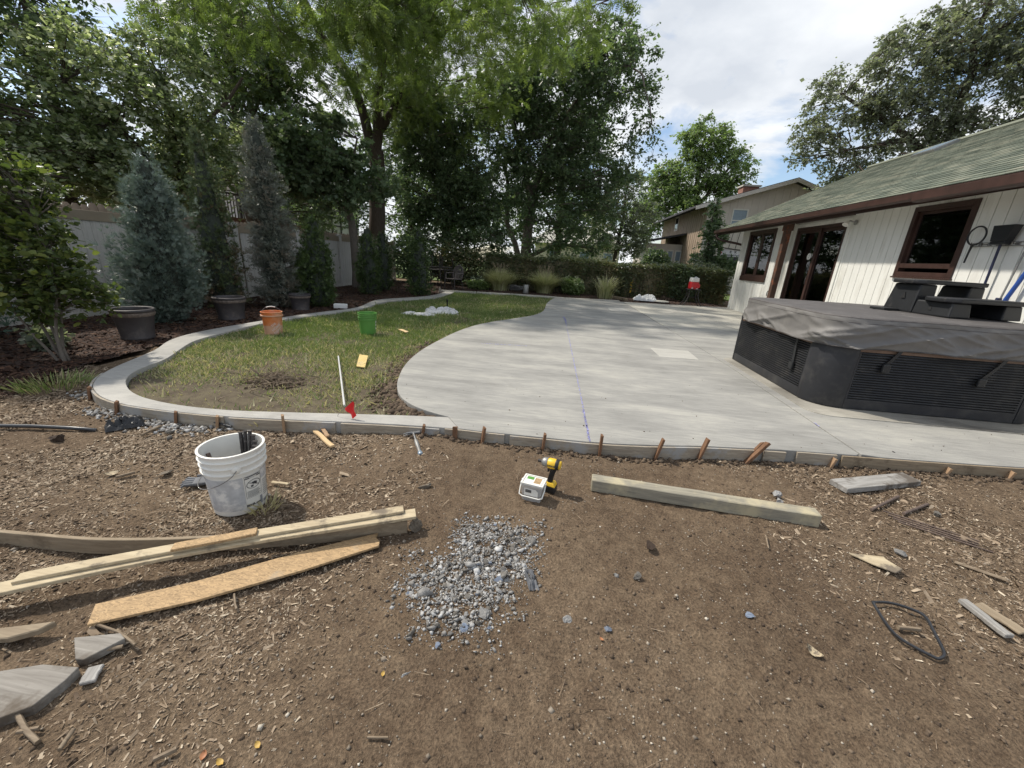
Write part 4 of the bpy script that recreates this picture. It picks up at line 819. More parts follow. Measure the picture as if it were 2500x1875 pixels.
# ================================================================== tan neighbour house
nh = thing('neighbour_house', 'tan two storey neighbour house with vertical board siding and low pitched dark roof', 'house', (11, 30, 0))
NX0, NX1, NY0, NY1 = 8.42, 16.6, 27.0, 38.0; PK = 12.8; ZE, ZP = 5.15, 6.55
def rl(x): return ZE+(ZP-ZE)*(x-NX0)/(PK-NX0) if x < PK else ZP-(ZP-ZE)*(x-PK)/(NX1-NX0-(PK-NX0))
m = MB(); V = []; prof = [(NX0, 0), (NX1, 0), (NX1, ZE), (PK, ZP), (NX0, ZE)]
V = [(x_, y_, z_) for y_ in (NY0+.02, NY1) for x_, z_ in prof]; m.add(V, [(0, 1, 2, 3, 4), (9, 8, 7, 6, 5)]+[(i, (i+1) % 5, (i+1) % 5+5, i+5) for i in range(5)]); m.build('wall', 'groove', nh, world=True)
wx = NX0
while wx < NX1-.1:
    b_ = min(wx+.40, NX1); m = MB(); zt0, zt1 = rl(wx+.005), rl(b_-.007); V = [(wx+.005, NY0, .05), (b_-.007, NY0, .05), (b_-.007, NY0, zt1-.02), (wx+.005, NY0, zt0-.02)]; V += [(a_, NY0+.019, c_) for a_, _, c_ in V]
    m.add(V, [(0, 1, 2, 3), (7, 6, 5, 4), (0, 4, 5, 1), (1, 5, 6, 2), (2, 6, 7, 3), (3, 7, 4, 0)]); m.build('siding_panel', 'nbr_siding', nh, world=True); wx += .40
wy = NY0+.02
while wy < NY1-.1:
    m = MB(); m.b2((NX0-.022, wy+.012, .05), (NX0-.001, wy+.40, ZE)); m.build('side_board', 'nbr_board', nh, world=True)
    m = MB(); m.b2((NX0-.045, wy+.385, .05), (NX0-.0225, wy+.43, ZE-.01)); m.build('batten', 'nbr_board', nh, world=True); wy += .42
m = MB(); ov = .55
for sgn in (1,):
    A = [(NX0-.9, ZE-.28+.03), (PK, ZP+.03), (NX1+.9, ZE-.28+.03)]
    V = [(x_, y_, z_+h) for y_ in (NY0-ov, NY1+.4) for h in (0, .12) for x_, z_ in A]
    m.add(V, [(0, 1, 7, 6), (1, 2, 8, 7), (3, 9, 10, 4), (4, 10, 11, 5), (0, 6, 9, 3), (2, 5, 11, 8), (0, 3, 4, 1), (1, 4, 5, 2), (6, 7, 10, 9), (7, 8, 11, 10)])
rf = m.build('roof', 'dark_roof', nh, world=True)
m = MB(); V = [(x_, y_, z_+h) for y_ in (NY0-ov-.03, NY0-ov-.002) for h in (-.12, .09) for x_, z_ in A]
m.add(V, [(0, 1, 4, 3), (1, 2, 5, 4), (6, 9, 10, 7), (7, 10, 11, 8), (3, 4, 10, 9), (4, 5, 11, 10), (0, 6, 7, 1), (1, 7, 8, 2), (0, 3, 9, 6), (2, 8, 11, 5)]); m.build('rake_board', 'nbr_trim', rf)
m = MB(); m.b2((11.5, 30.6, 5.6), (12.5, 31.4, 6.85)); ch = m.build('chimney', 'brick_red', rf); m = MB(); m.b2((11.42, 30.5, 6.851), (12.58, 31.5, 6.95)); m.build('chimney_cap', 'old_concrete', rf)
m = MB(); m.tube([(9.4, 29, 5.3), (9.4, 29, 5.85)], .07, 8); m.build('vent_pipe', 'metal_grey', rf)
def nwin(x0, x1, z0, z1, nm='window'):
    m = MB(); t_ = .07; y_ = NY0
    m.b2((x0, y_-.03, z0), (x0+t_, y_-.001, z1)); m.b2((x1-t_, y_-.03, z0), (x1, y_-.001, z1)); m.b2((x0+t_, y_-.03, z0), (x1-t_, y_-.001, z0+t_)); m.b2((x0+t_, y_-.03, z1-t_), (x1-t_, y_-.001, z1)); wn = m.build(nm, 'stucco_white', nh, world=True)
    zm = (z0+z1)/2; m = MB(); m.b2((x0+t_, y_-.022, zm-.03), (x1-t_, y_-.004, zm+.03)); m.build('sash_rail', 'stucco_white', wn)
    for a_, b_ in ((z0+t_, zm-.03), (zm+.03, z1-t_)): m = MB(); m.b2((x0+t_, y_-.012, a_), (x1-t_, y_-.004, b_)); m.build('pane', 'skylight', wn)
nwin(9.82, 10.72, 3.70, 5.0)
m = MB(); m.b2((NX0-.05, 33.2, 4.1), (NX0-.023, 34.1, 5.1)); wn = m.build('window', 'nbr_trim', nh, world=True); m = MB(); m.b2((NX0-.056, 33.3, 4.2), (NX0-.051, 34.0, 5.0)); m.build('pane', 'window_glass', wn)
# lean-to porch on its left
m = MB(); m.b2((5.9, 31.0, 0), (NX0-.05, 36.0, 3.0)); pw = m.build('porch_wall', 'nbr_siding', nh, world=True)
m = MB(); m.add([(5.2, 30.4, 2.95), (NX0-.03, 30.4, 3.65), (NX0-.03, 36.5, 3.65), (5.2, 36.5, 2.95), (5.2, 30.4, 3.07), (NX0-.03, 30.4, 3.77), (NX0-.03, 36.5, 3.77), (5.2, 36.5, 3.07)], [(3, 2, 1, 0), (4, 5, 6, 7), (0, 1, 5, 4), (1, 2, 6, 5), (2, 3, 7, 6), (3, 0, 4, 7)]); m.build('porch_roof', 'dark_roof', nh, world=True)
for x_ in (6.1, 6.75, 7.4, 7.95):
    m = MB(); m.b2((x_, 30.955, .3), (x_+.42, 30.998, 2.6)); wn = m.build('porch_window', 'stucco_white', nh, world=True)
    for z_ in (.42, 1.16, 1.9): m = MB(); m.b2((x_+.06, 30.945, z_), (x_+.36, 30.954, z_+.62)); m.build('pane', 'skylight', wn)
# banner hanging outside it
bn = thing('hanging_banner', 'white printed banner with a dark centre and red flower hanging beside the house corner', 'banner', (7.9, 20.9, 2.4))
m = MB(); m.tube([(-.45, -.03, .09), (.46, -.03, .01)], .025, 6); m.tube([(-.45, -.03, .12), (-.50, -.03, -.14)], .022, 6); m.tube([(.46, -.03, .03), (.5, -.03, -.2)], .03, 6); m.build('hanging_bar', 'chair_frame', bn)
for a_, b_ in ((-.1, -.18), (.2, .12)): m = MB(); m.tube([(a_+.04, -.03, .85), (a_-.04, -.03, .05)], .014, 5); m.build('cord', 'chair_frame', bn)
m = MB(); m.b2((-.60, 0, -.75), (.55, .01, .03)); pn = m.build('panel', 'cloth_white', bn)
m = MB(); m.b2((-.28, -.006, -.75), (.42, -.001, -.30)); m.build('dark_centre', 'ink', pn)
rg = random.Random(5); m = MB()
for k in range(26): x_ = -.30+k*.029; m.b2((x_, -.006, -.27+rg.uniform(-.01, .01)), (x_+.018, -.001, -.20+rg.uniform(-.02, .02)))
for k in range(12): z_ = -.74+k*.04; m.b2((-.42+rg.uniform(0, .04), -.006, z_), (-.34+rg.uniform(0, .04), -.001, z_+.025)); m.b2((.45+rg.uniform(0, .02), -.006, z_), (.51, -.001, z_+.025))
m.build('border_print', 'ink_grey', pn)
m = MB()
for k in range(5): a_ = k*1.256; m.lathe([(0, 0), (.035, 0), (.035, .004), (0, .004)], 8, (.045*math.cos(a_), .045*math.sin(a_), 0))
m.xf(Matrix.Translation((-.46, -.002, -.15)) @ Matrix.Rotation(math.pi/2, 4, 'X')); m.build('flower_print', 'red_fabric', pn)
for x_, t_ in ((.0, '8'), (.22, 'X')):
    me_ = textmesh(t_, .16, 'ink', .004); put('letter', me_, pn, (x_, -.008, -.09), (math.pi/2, 0, 0))

# half-timbered house behind the fence
th = thing('timbered_house', 'white half timbered house glimpsed above the fence through the trees', 'house', (-17.2, 22, 0))
m = MB(); m.b2((-20, 19, 0), (-16, 31, 4.4)); m.build('wall', 'stucco_white', th, world=True)
for a_, b_ in (((-15.99, 19, 3.3), (-15.95, 31, 3.42)), ((-15.99, 19, 2.78), (-15.96, 31, 2.86))): m = MB(); m.b2(a_, b_); m.build('timber', 'timber_dark', th, world=True)
for y_ in np.arange(19.1, 31, 1.15): m = MB(); m.b2((-15.985, y_, 0), (-15.945, y_+.11, 4.3)); m.build('timber', 'timber_dark', th, world=True)
for y_ in (22.9, 26.4): m = MB(); m.box((-15.96, y_+.6, 2.9), (.03, .10, 1.1), Matrix.Rotation(.6, 4, 'X')); m.build('timber', 'timber_dark', th, world=True)
m = MB(); m.b2((-15.98, 23.75, 2.0), (-15.93, 24.4, 2.7)); wn = m.build('window', 'timber_dark', th, world=True); m = MB(); m.b2((-15.929, 23.82, 2.07), (-15.925, 24.33, 2.63)); m.build('pane', 'skylight', wn)
m = MB(); m.add([(-20.5, 18.5, 4.3), (-15.3, 18.5, 4.3), (-15.3, 31.5, 4.3), (-20.5, 31.5, 4.3), (-18, 18.5, 6.2), (-18, 31.5, 6.2)], [(3, 2, 1, 0), (1, 2, 5, 4), (0, 4, 5, 3), (0, 1, 4), (2, 3, 5)]); m.build('roof', 'dark_roof', th, world=True)
dk = thing('deck_railing', 'dark raised deck with baluster railing behind the fence and trees', 'deck', (-15, 17, 0))
m = MB(); m.b2((-16.5, 14.5, 2.2), (-14.0, 22.5, 2.4)); m.build('deck_floor', 'deck_brown', dk, world=True)
m = MB(); m.b2((-14.06, 14.5, 3.28), (-14.0, 22.5, 3.36)); m.build('handrail', 'timber_dark', dk, world=True)
for y_ in np.arange(14.55, 22.5, .16): m = MB(); m.b2((-14.045, y_, 2.4), (-14.015, y_+.03, 3.28)); m.build('baluster', 'timber_dark', dk, world=True)
for y_ in (14.6, 17.2, 19.8, 22.3): m = MB(); m.b2((-14.15, y_, 0), (-14.06, y_+.1, 3.3)); m.build('deck_post', 'deck_brown', dk, world=True)
# pale house far beyond the hedge
ph = thing('cream_house', 'pale cream house far beyond the hedge, half hidden by trees', 'house', (2.5, 45, 0))
m = MB(); m.b2((-3, 43, 0), (5.6, 50, 3.1)); m.build('wall', 'cream_wall', ph, world=True)
m = MB(); m.add([(-3.6, 42.4, 3.05), (6.2, 42.4, 3.05), (6.2, 50.5, 3.05), (-3.6, 50.5, 3.05), (-1.5, 46.5, 4.9), (4.2, 46.5, 4.9)], [(3, 2, 1, 0), (0, 1, 5, 4), (1, 2, 5), (2, 3, 4, 5), (3, 0, 4)]); m.build('roof', 'old_concrete', ph, world=True)
for x_ in (-1.5, 1.6, 4.0): m = MB(); m.b2((x_, 42.95, 1.2), (x_+1.0, 42.998, 2.4)); wn = m.build('window', 'stucco_white', ph, world=True); m = MB(); m.b2((x_+.08, 42.94, 1.28), (x_+.92, 42.949, 2.32)); m.build('pane', 'skylight', wn)

# ================================================================== form stakes and boards
def ribbon(name, line, z0, z1, th, mat, label, cat, d0=.0, bev=.002, group=None):
    a = offs(line, d0); b = offs(line, d0+th); V = []; F = []
    for (x1, y1), (x2, y2) in zip(a, b): V += [(x1, y1, z0), (x1, y1, z1), (x2, y2, z1), (x2, y2, z0)]
    for i in range(len(line)-1): F += [(4*i+j, 4*i+(j+1) % 4, 4*i+4+(j+1) % 4, 4*i+4+j) for j in range(4)]
    F += [(0, 1, 2, 3), tuple(4*len(line)-4+j for j in range(4))]
    c = Vector((*line[len(line)//2], 0)); V = [(v[0]-c.x, v[1]-c.y, v[2]) for v in V]
    m = MB(); m.add(V, F); o = m.build(name, mat, None, bev); o.location = c; return tag(o, label, cat, group)
def sub(line, x0, x1): 
    L_ = [p for p in line if min(x0, x1) <= p[0] <= max(x0, x1)]; return L_
ci = CO.index(min(CO, key=lambda p: p[0])); COF = CO[:ci+6][::-1]   # left bend to the patio, then along the patio
edge = COF+FR+[FRX]
brk = [(-4.613, 3.296, 0.1)[0]-.02, (-2.649, 2.71, 0.1)[0], (-1.738, 2.845, 0.1)[0], (-0.862, 2.942, 0.1)[0], (-0.329, 2.952, 0.1)[0], (1.763, 3.177, 0.1)[0], (2.028, 3.211, 0.1)[0], (2.428, 3.24, 0.1)[0], 5.5]
FL = ['thin bent form board hugging the left bend of the curb', 'straight tan form board on the curb behind the white bucket', 'tan form board below the red marker flag', 'short form board piece between the hammer and the split stakes', 'long cement smeared form board along the middle of the patio edge', 'short wood form piece right of the leaning double stake', 'mud caked form piece beside the small steel pin', 'dark form board along the right end of the patio edge']
edge_r = resample(edge, 400)
for i in range(len(brk)-1):
    if i == 0: ln = [p for p in edge_r if p[0] < brk[1]-.01 and p[1] < (-4.766, 3.417, 0.1)[1]]
    else: ln = [p for p in edge_r if brk[i]+.006 <= p[0] <= brk[i+1]-.006 and (p[1] < 4 )]
    if len(ln) < 2: continue
    ribbon('form_board', ln, -.03, ZS-.006-(i % 3)*.004, .018, ('form_wood', 'form_wood', 'dark_board')[2 if i == 7 else 0], FL[i], 'form board', .003)
EN = list(zip(edge_r, offs(edge_r, .036)))
def snap(b):
    p, q = min(EN, key=lambda e: (e[1][0]-b.x)**2+(e[1][1]-b.y)**2); return Vector((q[0], q[1], b.z))
def stake(px_b, top, label, mat='stake_wood', w_=.042, th=.020, split=False):
    b = Vector(px_b); t = Vector(top); d = t-b; b = snap(b); h = d.length; M_ = d.to_track_quat('Z', 'Y').to_matrix().to_4x4()
    M_ = Matrix.Translation(b) @ M_ @ Matrix.Rotation(random.uniform(-.1, .1), 4, 'Z'); m = MB()
    if split:
        m.add([(-w_/2, -th/2, -.12), (-.002, -th/2, -.12), (.012, -th/2, h), (-w_/2-.004, -th/2, h+.012), (-w_/2, th/2, -.12), (-.002, th/2, -.12), (.012, th/2, h), (-w_/2-.004, th/2, h+.012)], [(0, 1, 2, 3), (7, 6, 5, 4), (0, 4, 5, 1), (1, 5, 6, 2), (2, 6, 7, 3), (3, 7, 4, 0)])
        m.add([(.002, -th/2, -.12), (w_/2, -th/2, -.12), (w_/2+.018, -th/2, h-.03), (.018, -th/2, h-.008), (.002, th/2, -.12), (w_/2, th/2, -.12), (w_/2+.018, th/2, h-.03), (.018, th/2, h-.008)], [(0, 1, 2, 3), (7, 6, 5, 4), (0, 4, 5, 1), (1, 5, 6, 2), (2, 6, 7, 3), (3, 7, 4, 0)])
    else: m.add([(-w_/2, -th/2, -.12), (w_/2, -th/2, -.12), (w_/2, -th/2, h-.004), (-w_/2, -th/2, h), (-w_/2, th/2, -.12), (w_/2, th/2, -.12), (w_/2, th/2, h+.003), (-w_/2, th/2, h-.002)], [(0, 1, 2, 3), (7, 6, 5, 4), (0, 4, 5, 1), (1, 5, 6, 2), (2, 6, 7, 3), (3, 7, 4, 0)])
    m.v = [tuple(M_.to_3x3() @ Vector(p)) for p in m.v]; o = m.build('form_stake', mat, None, .002, seg=1); o.location = b; return tag(o, label, 'stake', 'wooden form stakes')
ST = [
 (219, 975, 944, 'wooden form stake at the far left of the curb bend', 'stake_wood'), (304, 1008, 973, 'wooden form stake second from the left, on the curb bend', 'stake_wood'),
 (434, 1030, 1005, 'short wooden form stake third from the left, left of the white bucket', 'stake_wood'), (547, 1037, 1014, 'short wooden form stake just behind the white bucket rim', 'stake_tan'),
 (701, 1050, 1007, 'pale tan form stake right of the white bucket', 'stake_tan'), (1036, 1058, 1025, 'dark form stake just right of the hammer head', 'stake_wood'),
 (1119, 1067, 1032, 'dark form stake right of the reddish wood scrap', 'stake_wood'), (1179, 1076, 1034, 'dark form stake where the curb meets the patio', 'stake_wood'),
 (1330, 1096, 1054, 'brown form stake directly behind the cordless driver', 'stake_wood'), (1463, 1112, 1054, 'tall brown form stake beside the blue chalk line', 'stake_wood'),
 (1599, 1115, 1056, 'brown leaning form stake, next right of the chalk line stake', 'stake_wood'), (1703, 1119, 1058, 'brown form stake just left of the leaning double stake', 'stake_wood')]
for px, pb, pt, lb, mt in ST: pass
STK = [((-4.277, 2.936, 0), (-4.626, 3.2, 0.01)), ((-3.692, 2.752, 0), None)]
def st_auto(b, top_h, lean, lb, mt): stake(b, (b[0]+lean[0], b[1]+lean[1], top_h), lb, mt)
SB = [(-4.256, 2.919, 0), (-3.683, 2.744, 0), (-3.107, 2.685, 0), (-2.715, 2.726, 0), (-2.17, 2.764, 0), (-1.051, 2.979, 0), (-0.75, 2.98, 0), (-0.53, 2.953, 0), (-0.005, 2.928, 0), (0.439, 2.925, 0), (0.9, 3.012, 0), (1.255, 3.067, 0)]
SH = [.125, .125, .110, .108, .150, .125, .130, .150, .150, .185, .175, .185]
for (px, pb, pt, lb, mt), b, h in zip(ST, SB, SH): st_auto(b, h, (random.uniform(-.006, .02)+(.04 if b[0] > .7 else 0), random.uniform(.0, .012)), lb, mt)
b = (1.677, 3.158, 0); stake(b, (b[0]+.12, b[1]+.01, .175), 'leaning double stake split down the middle at the right of the patio edge', 'stake_wood', .06, .024, True)
for b, h, lb in (((2.366, 3.296, 0), .075, 'stub of a broken form stake in the mud, right of the double stake'), ((3.274, 3.463, 0), .065, 'stub of an orange form stake near the right end of the patio'), ((3.772, 3.435, 0), .07, 'short orange form stake at the far right of the patio edge')):
    stake(b, (b[0]+.02, b[1], h), lb, 'stake_tan')
b = (2.944, 3.401, 0); m = MB(); m.tube([(0, 0, -.1), (.005, 0, .08), (.02, 0, .10)], [.009, .009, .012], 8); o = m.build('steel_pin', 'dark_steel', smooth=40); o.location = b; tag(o, 'small bent steel pin standing at the right part of the patio edge', 'pin')
def plank(name, a, b, w_, th, mat, label, cat, z=0., roll=0., bev=.003, group=None, wob=0):
    a = Vector(a); b = Vector(b); d = b-a; L_ = d.length; m = MB(); n_ = 8; V = []; F = []
    for i in range(n_+1):
        x_ = -L_/2+L_*i/n_; dz = wob*math.sin(math.pi*i/n_); e = random.uniform(-.003, .003)
        V += [(x_, -w_/2+e, dz), (x_, w_/2+e, dz), (x_, w_/2+e, th+dz), (x_, -w_/2+e, th+dz)]
    for i in range(n_): F += [(4*i+j, 4*i+4+j, 4*i+4+(j+1) % 4, 4*i+(j+1) % 4) for j in range(4)]
    F += [(0, 1, 2, 3), tuple(4*n_+j for j in (3, 2, 1, 0))]
    m.add(V, F); o = m.build(name, mat, None, bev, seg=1); c_ = (a+b)/2; o.location = c_+Vector((0, 0, z+max(0, float(gz(c_.x, c_.y))+.006 if c_.y < 3.7 else 0))); o.rotation_euler = (roll, -math.atan2(d.z, math.hypot(d.x, d.y)), math.atan2(d.y, d.x)); return tag(o, label, cat, group)
plank('wood_scrap', (-0.982, 3.038, 0.02), (-0.788, 3.027, 0.02), .05, .02, 'stake_wood', 'reddish split wood scrap wedged between two stakes against the curb', 'wood scrap', .02, 1.0)

# ================================================================== buckets and pots
def cyl_patch(rb, sl__, a0, a1, z0, z1, lift, n=14, k=4):
    m = MB(); V = []; F = []
    for j in range(k+1):
        for i in range(n+1):
            z_ = z0+(z1-z0)*j/k; a_ = a0+(a1-a0)*i/n; r_ = rb+sl__*z_+lift; V.append((r_*math.cos(a_), r_*math.sin(a_), z_))
    for j in range(k):
        for i in range(n): F.append((j*(n+1)+i, j*(n+1)+i+1, (j+1)*(n+1)+i+1, (j+1)*(n+1)+i))
    m.add(V, F); return m
def bucket(name, loc, h, rb, rt, mat, label, ribs, earang, bail=None, inside=None, tilt=0):
    t = thing(name, label, 'bucket', loc); slp = (rt-rb)/h
    prof = [(0, .004), (rb-.01, .004), (rb-.006, 0), (rb, .006)]+[(rb+slp*z_, z_) for z_ in (h*.3, h*.6)]
    for zr in ribs: prof += [(rb+slp*(zr-.004), zr-.004), (rb+slp*zr+.011, zr-.002), (rb+slp*zr+.012, zr+.004), (rb+slp*zr+.003, zr+.008)]
    prof += [(rt, h-.014), (rt+.008, h-.012), (rt+.009, h-.002), (rt+.004, h), (rt-.004, h-.002), (rt-.006, h-.02), (rb-.006, .012), (0, .012)]
    m = MB(); m.lathe(prof, 48); body = m.build('body', mat, t, smooth=40)
    ez = ribs[0]+.03 if len(ribs) > 1 else ribs[0]-.0; er = rb+slp*ez
    for s_ in (0, math.pi):
        m = MB(); m.lathe([(0, 0), (.022, 0), (.022, .008), (.012, .014), (0, .014)], 16); m.xf(Matrix.Rotation(earang+s_, 4, 'Z') @ Matrix.Translation((er+.002, 0, ez)) @ Matrix.Rotation(math.pi/2, 4, 'Y')); m.build('bail_ear', mat, t, smooth=40)
    return t, slp, ez, er
ca = R(-45)
WB = (-1.79, 1.82, -.012)
t, slp, ez, er = bucket('white_bucket', WB, .395, .135, .156, 'white_plastic', 'white ribbed plastic bucket with grey printed label, holding steel stakes', (.275, .315, .352), ca)
pts = []
for i in range(25):
    u = i/24; a_ = ca-math.pi*u; rr = er+.018+.012*math.sin(math.pi*u); pts.append((rr*math.cos(a_), rr*math.sin(a_), ez-.115*math.sin(math.pi*u)**.7))
m = MB(); m.tube(pts, .0022, 6); m.build('bail', 'steel', t, smooth=60)
cyl_patch(.135, slp, ca+R(-100), ca+R(8), .035, .245, .0012).build('grey_print', 'bucket_print', t, smooth=60)
cyl_patch(.135, slp, ca+R(48), ca+R(125), .19, .255, .0012).build('grey_print', 'bucket_print', t, smooth=60)
lab = cyl_patch(.135, slp, ca+R(9), ca+R(47), .022, .25, .0018).build('label_panel', 'label_white', t, smooth=60)
cyl_patch(.135, slp, ca+R(50), ca+R(115), .028, .046, .0018).build('grey_band', 'ink_grey', t, smooth=60)
cyl_patch(.135, slp, ca+R(40), ca+R(46.5), .030, .085, .003, 4).build('barcode_block', 'ink_grey', lab, smooth=60)
m = MB()
def strip(a0, a1, z0, z1, l=.0032): q = cyl_patch(.135, slp, ca+R(a0), ca+R(a1), z0, z1, l, 8, 1); m.add(q.v, q.f)
for a0, a1, z0, z1 in ((10.5, 46, .243, .2445), (10.5, 46, .100, .1015), (10.5, 11.1, .100, .2445), (45.4, 46, .100, .2445), (11, 45.5, .226, .232), (13, 43, .236, .241)): strip(a0, a1, z0, z1)
for k in range(6): strip(13, 44-random.uniform(0, 8), .107+k*.007, .1095+k*.007)
for k in range(9): strip(52, 100-random.uniform(0, 20), .075+k*.012, .078+k*.012, .0016)
m.build('label_lines', 'ink', lab)
m = MB(); 
for k in range(28):
    a_ = k*2*math.pi/28; b_ = a_+.24
    m.add([(.040*math.cos(a_), .028*math.sin(a_), 0), (.040*math.cos(b_), .028*math.sin(b_), 0), (.0365*math.cos(b_), .0250*math.sin(b_), 0), (.0365*math.cos(a_), .0250*math.sin(a_), 0)], [(0, 1, 2, 3)])
m.add([(-.032, .016, 0), (-.029, .018, 0), (.032, -.015, 0), (.029, -.018, 0)], [(0, 1, 2, 3)]); m.add([(-.012, .012, 0), (.006, .014, 0), (.022, .006, 0), (.016, -.006, 0), (-.004, -.002, 0)], [(0, 1, 2, 3, 4)]); m.add([(-.018, -.006, 0), (-.002, -.006, 0), (-.004, -.018, 0), (-.016, -.018, 0)], [(0, 1, 2, 3)])
bmn = m.mesh('warning_sign', 'ink'); bm = bmesh.new(); bm.from_mesh(bmn); bmesh.ops.subdivide_edges(bm, edges=bm.edges[:], cuts=2, use_grid_fill=True); bm.to_mesh(bmn); bm.free()
put('warning_sign', wrap(bmn, .135, ca+R(28.5), .185, slp, .0034), lab)
put('label_text', wrap(textmesh('BEHR.com', .019, 'ink', .0008), .135, ca+R(25), .052, slp, .0034), lab); put('label_text', wrap(textmesh('WARNING', .0085, 'label_white', .0004), .135, ca+R(28), .229, slp, .0040), lab)
# steel stakes standing in it
rgs = random.Random(21)
SK = [(.115*math.cos(R(a_)), .115*math.sin(R(a_)), h_, .05*math.cos(R(a_+b_)), .05*math.sin(R(a_+b_))) for a_, h_, b_ in ((-38, .335, 10), (-22, .345, 0), (-6, .33, 20), (10, .35, -10), (24, .36, 10), (40, .375, 0), (58, .40, 15), (74, .42, 0), (92, .41, -10), (106, .40, 10))]
for i, (x_, y_, h, lx, ly) in enumerate(SK):
    m = MB(); m.tube([(0, 0, 0), (lx*.5, ly*.5, h*.5), (lx, ly, h)], .0105, 10); m.tube([(lx, ly, h), (lx*1.01, ly*1.01, h+.004)], .0135, 10); x0, y0 = x_-lx, y_-ly
    k_ = math.hypot(x0, y0); x0, y0 = (x0*.09/k_, y0*.09/k_) if k_ > .09 else (x0, y0)
    o = m.build('steel_stake', 'dark_steel', None, smooth=40); o.location = (WB[0]+x0, WB[1]+y0, WB[2]+.014); tag(o, 'dark cement smeared steel stake standing at the right inside the white bucket', 'steel stake', 'steel stakes in the white bucket')
m = MB(); m.tube([(0, 0, 0), (-.10, .02, .33)], .011, 10); o = m.build('steel_stake', 'rusty_steel', None, smooth=40); o.location = (WB[0]-.02, WB[1]-.06, WB[2]+.014); tag(o, 'single rusty steel stake leaning on the left inside of the white bucket', 'steel stake')
# orange bucket
ca = R(-51); OB = (-4.66, 5.93, .05)
t, slp, ez, er = bucket('orange_bucket', OB, .37, .128, .150, 'orange_plastic', 'dusty orange plastic bucket with wire bail on the lawn', (.300,), ca-math.pi/2)
m = MB(); m.lathe([(.128+slp*.302+.001, .300), (.163, .300), (.165, .306), (.163, .318), (.152, .322)], 48); m.build('collar', 'orange_dusty', t, smooth=50)
pts = [((er+.012)*math.cos(a_)*math.cos(ca-math.pi/2)-.035*math.sin(a_)*math.cos(ca), (er+.012)*math.cos(a_)*math.sin(ca-math.pi/2)-.035*math.sin(a_)*math.sin(ca), ez+.145*math.sin(a_)) for a_ in np.linspace(0, math.pi, 20)]
m = MB(); m.tube(pts, .0025, 6); m.build('bail', 'steel', t, smooth=60); m = MB(); m.tube(pts[7:13], .008, 8); m.build('grip', 'white_plastic', t, smooth=60)
cyl_patch(.128, slp, ca+R(-110), ca+R(110), .006, .15, .0012, 30, 8).build('dust_coat', 'orange_dusty', t, smooth=60)
for k, (tx, sz) in enumerate((('THE', .045), ('HOME', .058), ('DEPOT', .058))):
    me_ = textmesh(tx, sz, 'orange_logo', .0015); c_, s_ = math.cos(R(40)), math.sin(R(40))
    for v in me_.vertices: x_, y_ = v.co.x, v.co.y-(k-1)*.058; v.co = (x_*c_-y_*s_, x_*s_+y_*c_, 0)
    put('logo_text', wrap(me_, .128, ca+R(18), .125, slp, .003), t)
# green bucket
ca = R(-63); GB = (-3.31, 6.53, .05)
t, slp, ez, er = bucket('green_bucket', GB, .375, .130, .150, 'green_plastic', 'bright green plastic bucket standing on the lawn', (.255, .300, .338), ca-R(70))
for z_ in (.22, .165, .105): cyl_patch(.130, slp, ca+R(64), ca+R(82), z_-.018, z_+.018, .0016, 6, 2).build('white_letter', 'label_white', t, smooth=60)
def pot(loc, r, h, label):
    t = thing('planter_pot', label, 'planter', loc, 0, 'round planter pots along the bed'); m = MB()
    m.lathe([(0, 0), (r*.78, 0), (r*.80, .012), (r*.785, .03), (r*.77, .04), (r*.86, h*.55), (r*.93, h*.74), (r*.95, h*.76), (r*.90, h-.01), (r*.88, h-.05), (r*.74, .04), (0, .04)], 56); m.build('body', 'pot_plastic', t, smooth=40)
    m = MB(); n_ = 112; prof = [(r*.94, h*.76), (r*.97, h*.775), (r*.985, h*.83), (r*.985, h*.875), (r*.965, h*.895)]
    V = []; F = []
    for j, (r_, z_) in enumerate(prof):
        for i in range(n_):
            a_ = 2*math.pi*i/n_; d_ = (.006*math.sin(a_*28)*math.cos(j*1.3) if 0 < j < 4 else 0); V.append(((r_+d_)*math.cos(a_), (r_+d_)*math.sin(a_), z_))
    for j in range(len(prof)-1):
        for i in range(n_): F.append((j*n_+i, j*n_+(i+1) % n_, (j+1)*n_+(i+1) % n_, (j+1)*n_+i))
    m.add(V, F); m.build('relief_band', 'pot_band', t, smooth=60)
    m = MB(); m.lathe([(r*.955, h*.89), (r*1.0, h*.90), (r*1.02, h*.94), (r*1.0, h*.985), (r*.95, h), (r*.90, h*.985), (r*.88, h*.9)], 56); m.build('rim', 'pot_plastic', t, smooth=60)
    m = MB(); m.lathe([(0, h*.35), (r*.82, h*.34)], 40); m.build('soil_fill', 'soil_clod', t)
pot((-6.02, 4.92, .06), .245, .43, 'dark round planter pot at the left, between the leafy shrub and the juniper')
pot((-6.16, 6.78, .06), .27, .42, 'dark round planter pot between the blue juniper and the spruce')
pot((-5.86, 8.42, .06), .225, .36, 'smaller dark planter pot right of the blue spruce')

